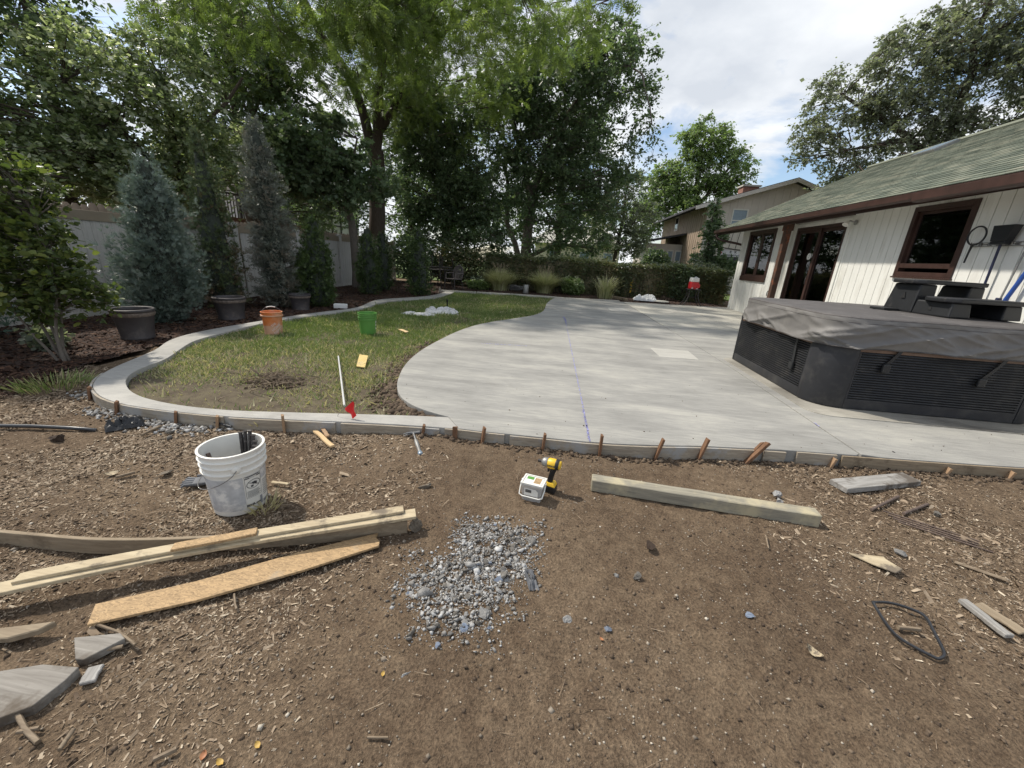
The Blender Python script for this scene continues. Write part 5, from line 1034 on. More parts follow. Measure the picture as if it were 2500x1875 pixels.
# ================================================================== small things on and around the lawn
fl = thing('marker_flag', 'small red marker flag on a thin wire leaning over the curb', 'flag', (-1.844, 2.944, 0.05))
o_ = Vector((-1.844, 2.944, 0.05)); P_ = [Vector((-1.804, 2.93, 0.114))-o_, Vector((-1.735, 2.93, 0.186))-o_, Vector((-1.656, 2.93, 0.258))-o_]
m = MB(); m.tube([(0, 0, -.05)]+P_[:1]+[P_[1]]+[P_[2]], .0018, 5); m.build('wire', 'steel', fl)
q = [Vector((-1.735, 2.93, 0.182)), Vector((-1.656, 2.93, 0.258)), Vector((-1.627, 2.93, 0.133)), Vector((-1.651, 2.93, 0.108))]; m = MB(); V = []; F = []
for j in range(7):
    for i in range(5):
        a_ = q[0].lerp(q[1], i/4); b_ = q[3].lerp(q[2], i/4); p = a_.lerp(b_, j/6)-o_; V.append((p.x, p.y-.012*math.sin(j*1.3+i*.8)-.004*j, p.z))
for j in range(6):
    for i in range(4): F.append((j*5+i, j*5+i+1, (j+1)*5+i+1, (j+1)*5+i))
m.add(V, F); m.build('flag', 'red_fabric', fl, smooth=60)
a, b = Vector((-2.857, 4.768, 0.1)), Vector((-1.883, 3.176, 0.1)); m = MB(); d = b-a; m.tube([(0, 0, 0), d*.5+Vector((0, 0, .01)), d], .010, 10); o = m.build('metal_rod', 'plastic_film', smooth=50); o.location = a; tag(o, 'thin pale rod lying across the dry lawn behind the marker flag', 'rod')
def slab_thing(name, pts, z0, th, mat, label, cat, bev=.003, tilt=None):
    c = sum((Vector(p) for p in pts), Vector())/len(pts); m = MB(); m.prism([(p[0]-c.x, p[1]-c.y) for p in pts], 0, th); o = m.build(name, mat, None, bev, seg=1); o.location = (c.x, c.y, z0+(max(0, float(gz(c.x, c.y))) if c.y < 3.0 else 0))
    if tilt: o.rotation_euler = tilt
    return tag(o, label, cat)
slab_thing('board_scrap', [(-2.63, 4.904, 0.07), (-2.506, 4.902, 0.07), (-2.335, 4.469, 0.07), (-2.449, 4.47, 0.07)], .085, .012, 'osb_yellow', 'yellow square of chipboard lying on the dry lawn', 'wood scrap', .002, (.06, .05, 0))
slab_thing('wood_scrap', [(-2.937, 6.962, 0.07), (-2.864, 6.996, 0.07), (-2.676, 6.819, 0.07), (-2.7, 6.724, 0.07)], .08, .012, 'fresh_wood', 'pale wood sliver on the lawn right of the green bucket', 'wood scrap')
def crumple(name, loc, lx, ly, h, label, cat, mat, seed, rot=0, n=60, roll=False):
    V = []; F = []
    for j in range(n+1):
        for i in range(n+1):
            u, v = i/n, j/n; x_ = (u-.5)*lx; y_ = (v-.5)*ly; e = min(u, 1-u, v, 1-v); k = min(1, e*6)**.5
            f = abs(float(vnoise(u*5+seed, v*5, 1., seed)-.5))*2; g_ = abs(float(vnoise(u*11, v*9+seed, 1., seed+2)-.5))*2; z_ = h*k*(.55+.7*float(vnoise(u*3, v*3, 1., seed+4))-.62*(1-f)**2-.35*(1-g_)**3)
            x_ += .06*lx*float(fbm(v*4, u*2, 1., 3, seed)); y_ += .12*ly*float(fbm(u*5, v*2, 1., 3, seed+3)); V.append((x_, y_, max(z_, 0)+.004))
    for j in range(n):
        for i in range(n): F.append((j*(n+1)+i, j*(n+1)+i+1, (j+1)*(n+1)+i+1, (j+1)*(n+1)+i))
    m = MB(); m.add(V, F); o = m.build(name, mat, None, smooth=50); o.location = loc; o.rotation_euler = (0, 0, rot); return tag(o, label, cat)
ps = crumple('plastic_sheet', (*(-2.911, 9.636, 0.06)[:2], .05), .85, .55, .12, 'crumpled white plastic sheet heaped on the lawn', 'plastic sheet', 'plastic_film', 3, .25)
crumple('plastic_roll', (*(-3.29, 9.033, 0.06)[:2], .05), .80, .30, .08, 'flattened folded roll of white plastic beside the crumpled sheet', 'plastic sheet', 'plastic_film', 9, -.05)
o_ = Vector((-3.067, 10.693, 0.05)); m = MB(); m.lathe([(0, -.05), (.016, -.05), (.016, .15), (.024, .16), (.026, .21), (.018, .23), (0, .23)], 14); o = m.build('sprinkler_riser', 'black_plastic', smooth=40); o.location = o_; tag(o, 'short black sprinkler riser poking up behind the white plastic', 'sprinkler')
o = put('concrete_block', (lambda m: (m.box((0, 0, .05), (.30, .13, .10)), m.mesh('concrete_block', 'cloth_white', .012))[1])(MB()), None, (*(-5.254, 9.046, 0.08)[:2], .07), (.05, .02, .35)); tag(o, 'small white block lying in the mulch behind the green bucket', 'block')
# root and rubble heap
def bits(name, cx, cy, z, n, sp, label, cat, kind='stuff'):
    m = MB(); rg = random.Random(n)
    for k in range(n):
        a_ = rg.random()*6.28; r_ = abs(rg.gauss(0, sp)); x_, y_ = cx+r_*math.cos(a_), cy+r_*.6*math.sin(a_); h = max(.01, .06*(1-r_/sp/1.5)); d = Vector((rg.gauss(0, 1), rg.gauss(0, 1), rg.gauss(0, .5))).normalized()*rg.uniform(.05, .16)
        p = Vector((x_, y_, z+h*rg.random())); m.tube([p-d, p+Vector((rg.gauss(0, .02), rg.gauss(0, .02), .02)), p+d], [.004, .005, .002], 4)
    o = m.build(name, 'twig_wood'); return tag(o, label, cat, kind=kind)
p = (-2.995, 3.734, 0.06); bits('root_litter', p[0], p[1], .06, 150, .28, 'tangle of dead roots and twigs on the bare front of the lawn', 'roots')
n = 420; a = RNG.random(n)*6.28; r_ = np.abs(RNG.normal(0, .28, n)); x = p[0]+r_*np.cos(a); y = p[1]+r_*.6*np.sin(a); me = scatter_mesh('soil_clods', *oct_(5), np.stack([x, y, lawnz(x, y)+.02*np.exp(-r_/.2)], 1), yawed(n), np.exp(RNG.normal(0, .5, n))*.016, 'clod', RNG.random(n)); stuff('soil_clods', me, 'dark clods heaped under the root tangle on the lawn', 'soil')
# turned soil beside the patio edge, gravel at the curb bend
k = RNG.integers(0, int(len(SL)*.55), 2600); sx = np.array(SL)[k]; ang = RNG.random(2600)*6.28; rr = np.abs(RNG.normal(0, .13, 2600)); x, y = sx[:, 0]-np.abs(rr*np.cos(ang))-.02, sx[:, 1]+rr*np.sin(ang); ok = ~inpoly(x, y, SLABPOLY) & inpoly(x, y, LAWNPOLY); x, y = x[ok], y[ok]; n = len(x)
stuff('soil_clods', scatter_mesh('soil_clods', *oct_(6), np.stack([x, y, lawnz(x, y)+.005], 1), yawed(n), np.exp(RNG.normal(0, .55, n))*.017, 'clod', RNG.beta(1.6, 2.2, n)), 'dark turned soil between the lawn and the rounded patio edge', 'soil')
gl = [(-4.358, 3.029, 0), (-3.837, 2.742, 0), (-3.556, 2.657, 0), (-3.344, 2.641, 0), (-3.049, 2.614, 0), (-2.833, 2.661, 0)]
k = RNG.integers(0, len(gl), 520); sx = np.array(gl)[k]; x = sx[:, 0]+RNG.normal(0, .10, 520); y = sx[:, 1]+RNG.normal(-.02, .05, 520); ok = ~in_any(x, y); x, y = x[ok], y[ok]; n = len(x)
stuff('gravel', scatter_mesh('gravel', *oct_(7), np.stack([x, y, gz(x, y)+.008], 1), yawed(n), np.exp(RNG.normal(0, .4, n))*.017, 'gravel', RNG.random(n)), 'grey gravel spilled along the outside of the curb bend', 'gravel')
k = RNG.uniform(0, 1, 900); xx = np.interp(k, [0, 1], [-1.2, 4.6]); yy = np.interp(xx, [p[0] for p in FR], [p[1] for p in FR])-np.abs(RNG.normal(0, .05, 900))-.03
stuff('soil_clods', scatter_mesh('soil_clods', *oct_(8), np.stack([xx, yy, gz(xx, yy)+.004], 1), yawed(900), np.exp(RNG.normal(0, .5, 900))*.014, 'clod', RNG.random(900)), 'crumbled soil and mortar along the foot of the patio form boards', 'soil')

# ================================================================== tools
# claw hammer
A, B = Vector((-1.109, 2.873, 0.05)), Vector((-0.942, 2.583, 0.02)); hm = thing('hammer', 'claw hammer with grey blue grip lying against the curb form board', 'hammer', (0, 0, 0)); hm.location = A; d = B-A; hm.rotation_euler = (0, math.atan2(-d.z, math.hypot(d.x, d.y)), math.atan2(d.y, d.x)); Lh = max(.30, d.length)
m = MB(); m.tube([(0, 0, 0), (.06, 0, .002), (.12, 0, 0)], [.009, .008, .010], 10); m.build('shaft', 'steel', hm, smooth=50)
m = MB(); m.tube([(.12, 0, 0), (.15, 0, 0), (Lh-.05, 0, 0), (Lh-.01, 0, 0), (Lh, 0, 0)], [.014, .017, .015, .019, .014], 12); m.build('grip', 'metal_grey', hm, smooth=50)
m = MB(); m.tube([(Lh-.035, 0, 0), (Lh-.012, 0, 0), (Lh+.003, 0, 0)], [.0175, .0205, .015], 12); m.build('butt_cap', 'skylight', hm, smooth=50)
m = MB(); m.tube([(0, .055, 0), (0, .045, 0), (0, .02, 0), (0, -.02, 0)], [.015, .015, .010, .012], 12); m.build('face', 'steel', hm, smooth=50)
m = MB()
for s_ in (-.006, .006): m.tube([(0, -.018, s_), (.004, -.05, s_*1.3), (.018, -.085, s_*1.8)], [.008, .006, .003], 8)
m.build('claw', 'steel', hm, smooth=50)
# cordless impact driver standing on its battery
dv_ = thing('cordless_driver', 'yellow and black cordless driver standing on its battery behind the clear box', 'drill', (*(0.046, 2.343, 0)[:2], .0), R(165))
m = MB(); m.add([(-.052, -.036, 0), (.052, -.036, 0), (.052, .036, 0), (-.052, .036, 0), (-.050, -.034, .042), (.046, -.034, .050), (.046, .034, .050), (-.050, .034, .042)], [(3, 2, 1, 0), (4, 5, 6, 7), (0, 1, 5, 4), (1, 2, 6, 5), (2, 3, 7, 6), (3, 0, 4, 7)]); m.build('battery', 'black_plastic', dv_, .006)
m = MB(); m.add([(-.050, -.035, .044), (.048, -.035, .052), (.048, .035, .052), (-.050, .035, .044), (-.040, -.024, .070), (.030, -.024, .072), (.030, .024, .072), (-.040, .024, .070)], [(3, 2, 1, 0), (4, 5, 6, 7), (0, 1, 5, 4), (1, 2, 6, 5), (2, 3, 7, 6), (3, 0, 4, 7)]); m.build('foot', 'yellow_plastic', dv_, .006)
m = MB(); m.tube([(-.004, 0, .068), (-.008, 0, .10), (-.016, 0, .14), (-.022, 0, .175)], [.021, .018, .019, .023], 14); m.build('handle', 'black_plastic', dv_, smooth=60)
m = MB(); m.box((.012, 0, .155), (.014, .016, .028)); m.build('trigger', 'black_plastic', dv_, .004)
rx = Matrix.Translation((-.01, 0, .205)) @ Matrix.Rotation(math.pi/2, 4, 'Y')
m = MB(); m.lathe([(0, -.060), (.026, -.058), (.033, -.045), (.036, -.01), (.035, .022), (.030, .030), (0, .030)], 24); m.xf(rx); hs = m.build('housing', 'yellow_plastic', dv_, smooth=40)
m = MB(); m.lathe([(.0345, -.048), (.0365, -.044), (.0375, -.028), (.0365, -.024)], 24); m.xf(rx); m.build('rear_band', 'black_plastic', hs, smooth=40)
m = MB(); m.lathe([(.031, .0305), (.033, .034), (.031, .058), (.022, .070), (.014, .074), (0, .074)], 24); m.xf(rx); m.build('nose', 'metal_grey', dv_, smooth=40)
m = MB(); m.lathe([(0, .0745), (.011, .0745), (.011, .100), (0, .100)], 14); m.xf(rx); m.build('collet', 'dark_steel', dv_, smooth=40)
for s_ in (1, -1):
    me_ = textmesh('DEWALT', .016, 'ink', .0006)
    for v in me_.vertices: x_, y_ = v.co.x, v.co.y; a_ = y_/.037; v.co = (s_*x_*-1-.016, s_*.0372*math.cos(a_), .203+.0372*math.sin(a_))
    put('brand_text', me_, hs)
# clear box of screws
bx = thing('screw_box', 'clear plastic box of screws with lid and white bail handle on the soil', 'box', (*(-0.054, 2.224, 0)[:2], .002), -.22)
def taperbox(w0, d0, w1, d1, z0, z1): 
    m = MB(); m.add([(-w0/2, -d0/2, z0), (w0/2, -d0/2, z0), (w0/2, d0/2, z0), (-w0/2, d0/2, z0), (-w1/2, -d1/2, z1), (w1/2, -d1/2, z1), (w1/2, d1/2, z1), (-w1/2, d1/2, z1)], [(3, 2, 1, 0), (4, 5, 6, 7), (0, 1, 5, 4), (1, 2, 6, 5), (2, 3, 7, 6), (3, 0, 4, 7)]); return m
taperbox(.122, .095, .140, .110, 0, .118).build('body', 'clear_plastic', bx, .006)
taperbox(.108, .080, .114, .086, .006, .040).build('screws', 'pot_band', bx, .004)
m = taperbox(.152, .122, .150, .120, .1185, .130); m.build('lid', 'clear_plastic', bx, .003)
m = MB(); m.b2((-.074, -.059, .1305), (.074, -.049, .134)); m.b2((-.074, .049, .1305), (.074, .059, .134)); m.b2((-.074, -.0489, .1305), (-.064, .0489, .134)); m.b2((.064, -.0489, .1305), (.074, .0489, .134)); m.build('lid_rim', 'white_plastic', bx, .0015)
m = MB(); m.b2((-.060, -.045, .1302), (.060, .045, .1312)); lt = m.build('lid_label', 'label_white', bx)
m = MB(); m.b2((-.050, .004, .1313), (-.004, .038, .1317)); m.build('green_patch', 'green_plastic', lt); m = MB(); m.b2((.004, -.032, .1313), (.048, .036, .1317)); m.build('orange_patch', 'osb', lt)
m = MB(); m.add([(-.046, -.0535, .045), (.046, -.0535, .045), (.046, -.0560, .085), (.030, -.0570, .100), (-.046, -.0570, .100)], [(0, 1, 2, 3, 4)]); fb = m.build('front_label', 'label_white', bx)
m = MB()
for k in range(13): x_ = -.038+k*.0032; m.add([(x_, -.0572, .070), (x_+.0016*(1+k % 2), -.0572, .070), (x_+.0016*(1+k % 2), -.0582, .092), (x_, -.0582, .092)], [(0, 1, 2, 3)])
m.build('barcode', 'ink', fb)
m = MB(); m.tube([(-.078, .0, .112), (-.080, -.030, .085), (-.076, -.062, .052), (-.055, -.070, .046), (.055, -.070, .046), (.076, -.062, .052), (.080, -.030, .085), (.078, .0, .112)], .0042, 8); m.build('bail', 'white_plastic', bx, smooth=60)
for s_ in (-1, 1): m = MB(); m.box((s_*.0785, 0, .116), (.008, .016, .020)); m.build('bail_lug', 'white_plastic', bx, .002)

# ================================================================== lumber and litter in the foreground
plank('lumber_beam', Vector((0.338, 2.437, 0)), Vector((1.746, 2.33, -0)), .09, .088, 'beam_wood', 'long square grey timber lying on the soil right of the screw box', 'timber', -.004, bev=.005)
plank('short_board', Vector((2.186, 2.826, 0)), Vector((2.877, 3.081, 0)), .135, .042, 'weathered', 'short thick weathered board with a sawn end near the patio edge', 'board', -.004, .0, bev=.003)
def bent(name, pts, w_, h, mat, label, edge=True, z0=0., bev=.002):
    L_ = smooth_line([p for p in pts], 2); zz = resample([(p[0], p[2]) for p in pts], len(L_)); c = Vector((*L_[len(L_)//2], 0)); V = []; F = []
    a = offs(L_, -w_/2); b = offs(L_, w_/2)
    for i in range(len(L_)):
        z_ = z0+np.interp(i/(len(L_)-1), np.linspace(0, 1, len(pts)), [p[2] for p in pts]); V += [(a[i][0]-c.x, a[i][1]-c.y, z_), (a[i][0]-c.x, a[i][1]-c.y, z_+h), (b[i][0]-c.x, b[i][1]-c.y, z_+h), (b[i][0]-c.x, b[i][1]-c.y, z_)]
    for i in range(len(L_)-1): F += [(4*i+j, 4*i+(j+1) % 4, 4*i+4+(j+1) % 4, 4*i+4+j) for j in range(4)]
    F += [(0, 1, 2, 3), tuple(4*len(L_)-4+j for j in range(4))]
    m = MB(); m.add(V, F); o = m.build(name, mat, None, bev, seg=1); o.location = c; return tag(o, label, 'board', 'old form boards in the foreground')
lft = [(-2.767, 1.275, 0), (-2.644, 1.287, 0), (-2.363, 1.306, 0), (-2.143, 1.322, 0), (-1.802, 1.391, 0), (-1.423, 1.503, -0), (-1.127, 1.602, 0), (-0.724, 1.755, 0)]
bent('bent_board', lft, .02, .085, 'dark_board', 'long bent brown board standing on edge, running out at the left edge of the picture', z0=-.008)
bent('long_board', [(-2.242, 0.955, 0.07), (-1.84, 1.207, 0.08), (-1.426, 1.434, 0.09), (-0.683, 1.779, 0.1)], .075, .018, 'pale_board', 'long pale board with a light front edge lying across the bent board')
bent('long_board', [(-2.145, 1.045, 0.09), (-1.844, 1.215, 0.1), (-1.429, 1.441, 0.108), (-0.754, 1.781, 0.118)], .055, .016, 'pale_board', 'narrow pale mud streaked board stacked behind the long light edged board')
bent('short_chipboard', [(-1.674, 1.295, 0.118), (-1.535, 1.367, 0.123), (-1.38, 1.459, 0.126)], .05, .014, 'osb', 'short strip of brown chipboard lying on top of the stacked boards')
osp = [(-1.727, 0.966, 0.03), (-1.425, 1.136, 0.03), (-1.093, 1.371, 0.03), (-0.816, 1.595, 0.03), (-0.828, 1.63, 0.03), (-0.858, 1.65, 0.03), (-0.865, 1.686, 0.03), (-1.17, 1.487, 0.03), (-1.513, 1.226, 0.03), (-1.799, 1.052, 0.03)]
slab_thing('chipboard_strip', osp, .012, .013, 'osb', 'long curved strip of orange chipboard with a broken right end in the foreground', 'board', .0015)
slab_thing('chipboard_scrap', [(1.754, 2.045, 0.01), (1.946, 2.052, 0.01), (1.942, 2.029, 0.01), (1.976, 1.962, 0.01), (1.916, 1.925, 0.01), (1.837, 1.972, 0.01)], .008, .010, 'pale_board', 'pale triangular scrap of chipboard at the right', 'wood scrap')
slab_thing('dark_plank', [(-2.01, 0.895, 0.03), (-1.838, 0.952, 0.03), (-1.856, 0.913, 0.03), (-1.929, 0.866, 0.03), (-2.009, 0.849, 0.03), (-2.071, 0.875, 0.03)], .01, .028, 'dark_board', 'muddy dark plank end at the left edge below the boards', 'board', .004, (.08, 0, 0))
slab_thing('weathered_board', [(-1.84, 0.756, 0.03), (-1.699, 0.81, 0.03), (-1.57, 0.821, 0.03), (-1.563, 0.775, 0.03), (-1.57, 0.693, 0.03), (-1.642, 0.634, 0.03)], -.012, .04, 'grey_board', 'large pale weathered board offcut at the bottom left corner', 'board', .002)
slab_thing('weathered_board', [(-1.711, 0.912, 0.02), (-1.566, 0.956, 0.02), (-1.527, 0.94, 0.02), (-1.583, 0.846, 0.02), (-1.615, 0.844, 0.02)], -.004, .032, 'grey_board', 'wedge shaped grey board offcut above the large pale offcut', 'board', .002)
plank('bark_slab', (-1.534, 0.845, 0), (-1.504, 0.789, 0), .045, .014, 'weathered', 'small weathered grey wood piece beside the wedge shaped offcut', 'wood scrap')
plank('weathered_plank', (2.112, 1.787, 0), (2.137, 1.592, 0), .04, .022, 'weathered', 'silvery weathered plank with split edges at the far right', 'board', .002)
plank('weathered_plank', (2.187, 1.788, 0), (2.242, 1.634, 0), .06, .012, 'dark_board', 'dull grey plank half buried beside the silvery plank at far right', 'board', -.002)
plank('wood_scrap', (-1.929, 2.783, 0), (-1.646, 2.564, 0), .035, .02, 'fresh_wood', 'pale sawn wood scrap on the soil left of the hammer', 'wood scrap', .004)
plank('wood_scrap', (-1.896, 2.825, 0), (-1.75, 2.685, 0), .03, .018, 'stake_tan', 'short tan wood scrap crossing the pale scrap left of the hammer', 'wood scrap', .022, .2)
plank('wood_scrap', (-1.759, 2.04, 0), (-1.641, 2.037, 0), .022, .010, 'pale_board', 'thin pale wood shim right of the white bucket', 'wood scrap')
def tubething(name, pts, r, mat, label, cat, k=7, group=None):
    c = Vector(pts[len(pts)//2]); m = MB(); m.tube([Vector(p)-c for p in pts], r, k); o = m.build(name, mat, None, smooth=60); o.location = c; o.location.z += max(0, float(gz(c.x, c.y))+.004 if c.y < 3. else 0); return tag(o, label, cat, group)
tubething('black_pipe', [(-4.362, 2.24, 0.03), (-4.188, 2.269, 0.03), (-3.968, 2.318, 0.03), (-3.726, 2.36, 0.025), (-3.598, 2.38, 0.02), (-3.54, 2.416, 0)], .015, 'pipe_black', 'black poly pipe running in from the left edge', 'pipe', 10)
tubething('black_bar', [(-2.775, 2.696, 0.04), (-2.677, 2.681, 0.035), (-2.606, 2.683, 0.02)], .009, 'pipe_black', 'short black bar behind the rim of the white bucket', 'bar', 8)
lp_ = [(1.64, 1.691, 0.012), (1.726, 1.706, 0.012), (1.803, 1.682, 0.012), (1.843, 1.651, 0.012), (1.801, 1.558, 0.012), (1.766, 1.474, 0.012), (1.745, 1.437, 0.012), (1.702, 1.414, 0.012), (1.687, 1.424, 0.012), (1.647, 1.454, 0.012), (1.604, 1.504, 0.012), (1.611, 1.584, 0.012)]
c = Vector(lp_[0]); V = []; F = []
lp2 = [Vector((p[0], p[1], p[2]))-c for p in [(*q, .012) for q in smooth_line(lp_+[lp_[0]], 2)]]
m = MB(); m.tube(lp2, .0065, 6); o = m.build('strap_loop', 'pipe_black', None, smooth=60); o.location = c; tag(o, 'loose loop of black strap lying on the wood chips', 'strap')
for a, b, lb in (((2.233, 2.559, 0.01), (2.568, 2.786, 0.01), 'short rusty rod below the short board'), ((2.428, 2.554, 0.01), (2.707, 2.719, 0.01), 'second short rusty rod right of the first one')): tubething('rusty_rod', [a, tuple((Vector(a)+Vector(b))/2), b], .010, 'rusty_steel', lb, 'rod', 8)
for k in range(4):
    a, b = Vector((2.302, 2.555, 0.01)), Vector((2.681, 2.328, 0.01)); o_ = Vector((-.004*k, -.032*k, 0)); a, b = a+o_+(b-a)*.02*k, b+o_-(b-a)*.05*(k % 3)
    tubething('rebar', [tuple(a), tuple((a+b)/2), tuple(b)], .0048, 'rusty_steel', 'long thin rusty bar in the bundle on the chips at the right', 'rod', 7, 'bundle of rusty bars')
# crumpled dark things
def lump(name, p, sz, sq, mat, label, cat, seed, rot=0, n=2, z=0): o = put(name, rock(seed, n, sq, .5, mat), None, (p[0], p[1], z+sz*sq[2]*.55), (random.uniform(-.1, .1), random.uniform(-.1, .1), rot), sz); return tag(o, label, cat)
o = crumple('black_rag', (*(-3.426, 2.534, 0)[:2], .0), .24, .16, .085, 'crumpled black rag on the gravel near the curb bend', 'rag', 'grey_rubber', 14, .9, 20); o.data.materials[0] = MATS['black_plastic']
gv = thing('work_glove', 'grey rubber work glove poking out behind the white bucket', 'glove', (*(-2.157, 1.943, 0)[:2], .008), R(120))
m = MB(); m.box((0, 0, .012), (.09, .10, .022)); m.build('palm', 'grey_rubber', gv, .010, seg=3)
for k in range(4): m = MB(); x_ = -.034+k*.0225; m.tube([(x_, .045, .012), (x_*1.25, .085, .020), (x_*1.4, .115-.008*abs(k-1.5), .010)], [.011, .010, .007], 8); m.build('finger', 'grey_rubber', gv, smooth=60)
m = MB(); m.tube([(.045, -.01, .012), (.072, .02, .016), (.080, .05, .010)], [.012, .011, .008], 8); m.build('thumb', 'grey_rubber', gv, smooth=60)
# ---- gravel heap
PZ = lambda pts: pts
polys = [[(-0.427, 1.847, 0), (-0.215, 1.93, -0), (-0.025, 1.862, 0), (-0.012, 1.69, 0), (-0.053, 1.55, 0), (-0.303, 1.53, 0), (-0.445, 1.662, 0)], [(-0.592, 1.487, 0), (-0.313, 1.577, 0), (-0.084, 1.571, 0), (-0.099, 1.39, 0), (-0.259, 1.336, 0), (-0.486, 1.296, 0), (-0.571, 1.339, 0)], [(-0.469, 1.269, 0), (-0.32, 1.31, 0), (-0.17, 1.329, 0), (-0.181, 1.275, 0), (-0.235, 1.195, 0), (-0.393, 1.161, 0)]]
gp_ = []
for pl, n in zip(polys, (430, 350, 100)):
    q = np.array(pl)[:, :2]; c_ = q.mean(0)
    while n > 0:
        x_, y_ = random.uniform(q[:, 0].min()-.05, q[:, 0].max()+.05), random.uniform(q[:, 1].min()-.04, q[:, 1].max()+.04)
        if inpoly(np.array([x_]), np.array([y_]), pl)[0] or random.random() < .22: gp_.append((x_, y_)); n -= 1
gp_ = np.array(gp_); n = len(gp_); hz = np.zeros(n)
for pl in polys: c_ = np.array(pl)[:, :2].mean(0); hz = np.maximum(hz, .004*np.exp(-((gp_-c_)**2).sum(1)/.018))
big = RNG.permutation(n)[:110]; small = np.setdiff1d(np.arange(n), big)
rk_ = rock(40, 1, (1, .72, .5)); Vr = [tuple(v.co) for v in rk_.vertices]; Fr = [tuple(p.vertices) for p in rk_.polygons]
stuff('gravel', scatter_mesh('gravel', Vr, Fr, np.stack([gp_[small, 0], gp_[small, 1], gz(gp_[small, 0], gp_[small, 1])+.004+hz[small]*RNG.random(len(small))], 1), yawed(len(small), .6), np.exp(RNG.normal(0, .42, len(small)))*.0115, 'gravel', RNG.random(len(small))), 'grey crushed gravel in the heap in the middle of the foreground', 'gravel')
n_ = 5500; ii = RNG.integers(0, n, n_); xx, yy = gp_[ii, 0]+RNG.normal(0, .03, n_), gp_[ii, 1]+RNG.normal(0, .03, n_)
stuff('stone_grit', scatter_mesh('stone_grit', *oct_(13), np.stack([xx, yy, gz(xx, yy)+.002], 1), yawed(n_), np.exp(RNG.normal(0, .45, n_))*.0046, 'gravel', RNG.random(n_)), 'fine grey grit and dust around the gravel heap', 'gravel')
rocks = [rock(50+i, 2, (1, random.uniform(.6, .9), random.uniform(.4, .6)), .4, 'gravel') for i in range(8)]; rocksb = [rock(60+i, 2, (1, .8, .6), .4, 'gravel_blue') for i in range(2)]
for i, b_ in enumerate(big):
    bl = i % 12 == 0; x_, y_ = gp_[b_]; s_ = math.exp(random.gauss(0, .33))*.0155
    o = put('stone', random.choice(rocksb if bl else rocks), None, (x_, y_, float(gz(x_, y_))+.005+hz[b_]*random.uniform(.6, 1.)), (random.uniform(-.6, .6), random.uniform(-.6, .6), random.random()*6.28), s_)
    tag(o, 'bluish broken stone in the gravel heap' if bl else 'grey broken stone in the gravel heap', 'stone', 'bluish stones in the gravel heap' if bl else 'larger stones of the gravel heap')
for (p, s_, lb, sq, mt) in [((-0.034, 1.799, 0), .040, 'largest pale stone at the upper right of the gravel heap', (.7, 1, .7), 'gravel'), ((-0.547, 1.332, 0), .030, 'pale stone at the left tip of the gravel heap', (1, .8, .6), 'gravel'), ((-0.193, 1.293, 0), .034, 'lumpy concrete stone at the lower right of the gravel heap', (1, .85, .8), 'gravel'), ((-0.262, 1.215, 0), .036, 'blue grey stone at the bottom of the gravel heap', (.8, 1, .6), 'gravel_blue'), ((0.163, 1.339, 0), .030, 'rough grey stone right of the bottom of the gravel heap', (.75, 1, .6), 'gravel'), ((-0.759, 2.617, 0), .026, 'grey stone on the soil below the hammer', (.8, 1, .8), 'gravel'), ((0.519, 1.648, 0), .026, 'single grey stone on bare soil right of the gravel heap', (1, .8, .8), 'gravel'), ((-0.776, 2.18, 0), .052, 'long brown stone between the hammer and the stacked boards', (1, .5, .5), 'flagstone_dark'), ((-0.693, 1.768, 0), .065, 'brown rock against the right end of the stacked boards', (.75, .7, .8), 'flagstone_dark'), ((1.642, 2.604, 0), .045, 'upper pale concrete lump behind the square timber', (1, .8, .6), 'gravel'), ((1.612, 2.509, 0), .038, 'lower pale concrete lump behind the square timber', (1, .8, .7), 'gravel'), ((2.072, 2.117, 0), .045, 'pale mortar lump beside the triangular chipboard scrap', (1, .6, .5), 'gravel'), ((2.673, 2.591, 0), .038, 'pale mortar lump right of the rusty rods', (1, .6, .6), 'gravel'), ((-0.442, 0.993, 0), .030, 'pale crumbly stone alone at the bottom centre left', (1, .5, .45), 'gravel'), ((0.343, 1.321, 0), .022, 'small blue grey stone far right of the gravel heap', (1, .9, .5), 'gravel_blue'), ((1.002, 1.508, 0), .026, 'bluish stone alone on the soil at right of centre', (.8, 1, .5), 'gravel_blue'), ((-2.472, 1.985, 0), .05, 'flat dark stone on the chips left of the white bucket', (1, .6, .35), 'flagstone_dark'), ((0.414, 1.634, 0), .018, 'small pale stone on the soil near the single grey stone', (1, .8, .7), 'gravel')]:
    lump('stone', p, s_, sq, mt, lb, 'stone', int(abs(p[0])*991+abs(p[1])*77) % 997, random.random()*6, 3)
lump('dirt_clump', (0.639, 1.897, -0), .05, (1, .8, .35), 'dirt_lump', 'dark root clod on the bare soil left of the timber end', 'soil clod', 5)
lump('dirt_clump', (-3.593, 2.203, 0), .09, (1, .7, .5), 'dirt_lump', 'brown soil hump on the chips below the black pipe', 'soil clod', 6)
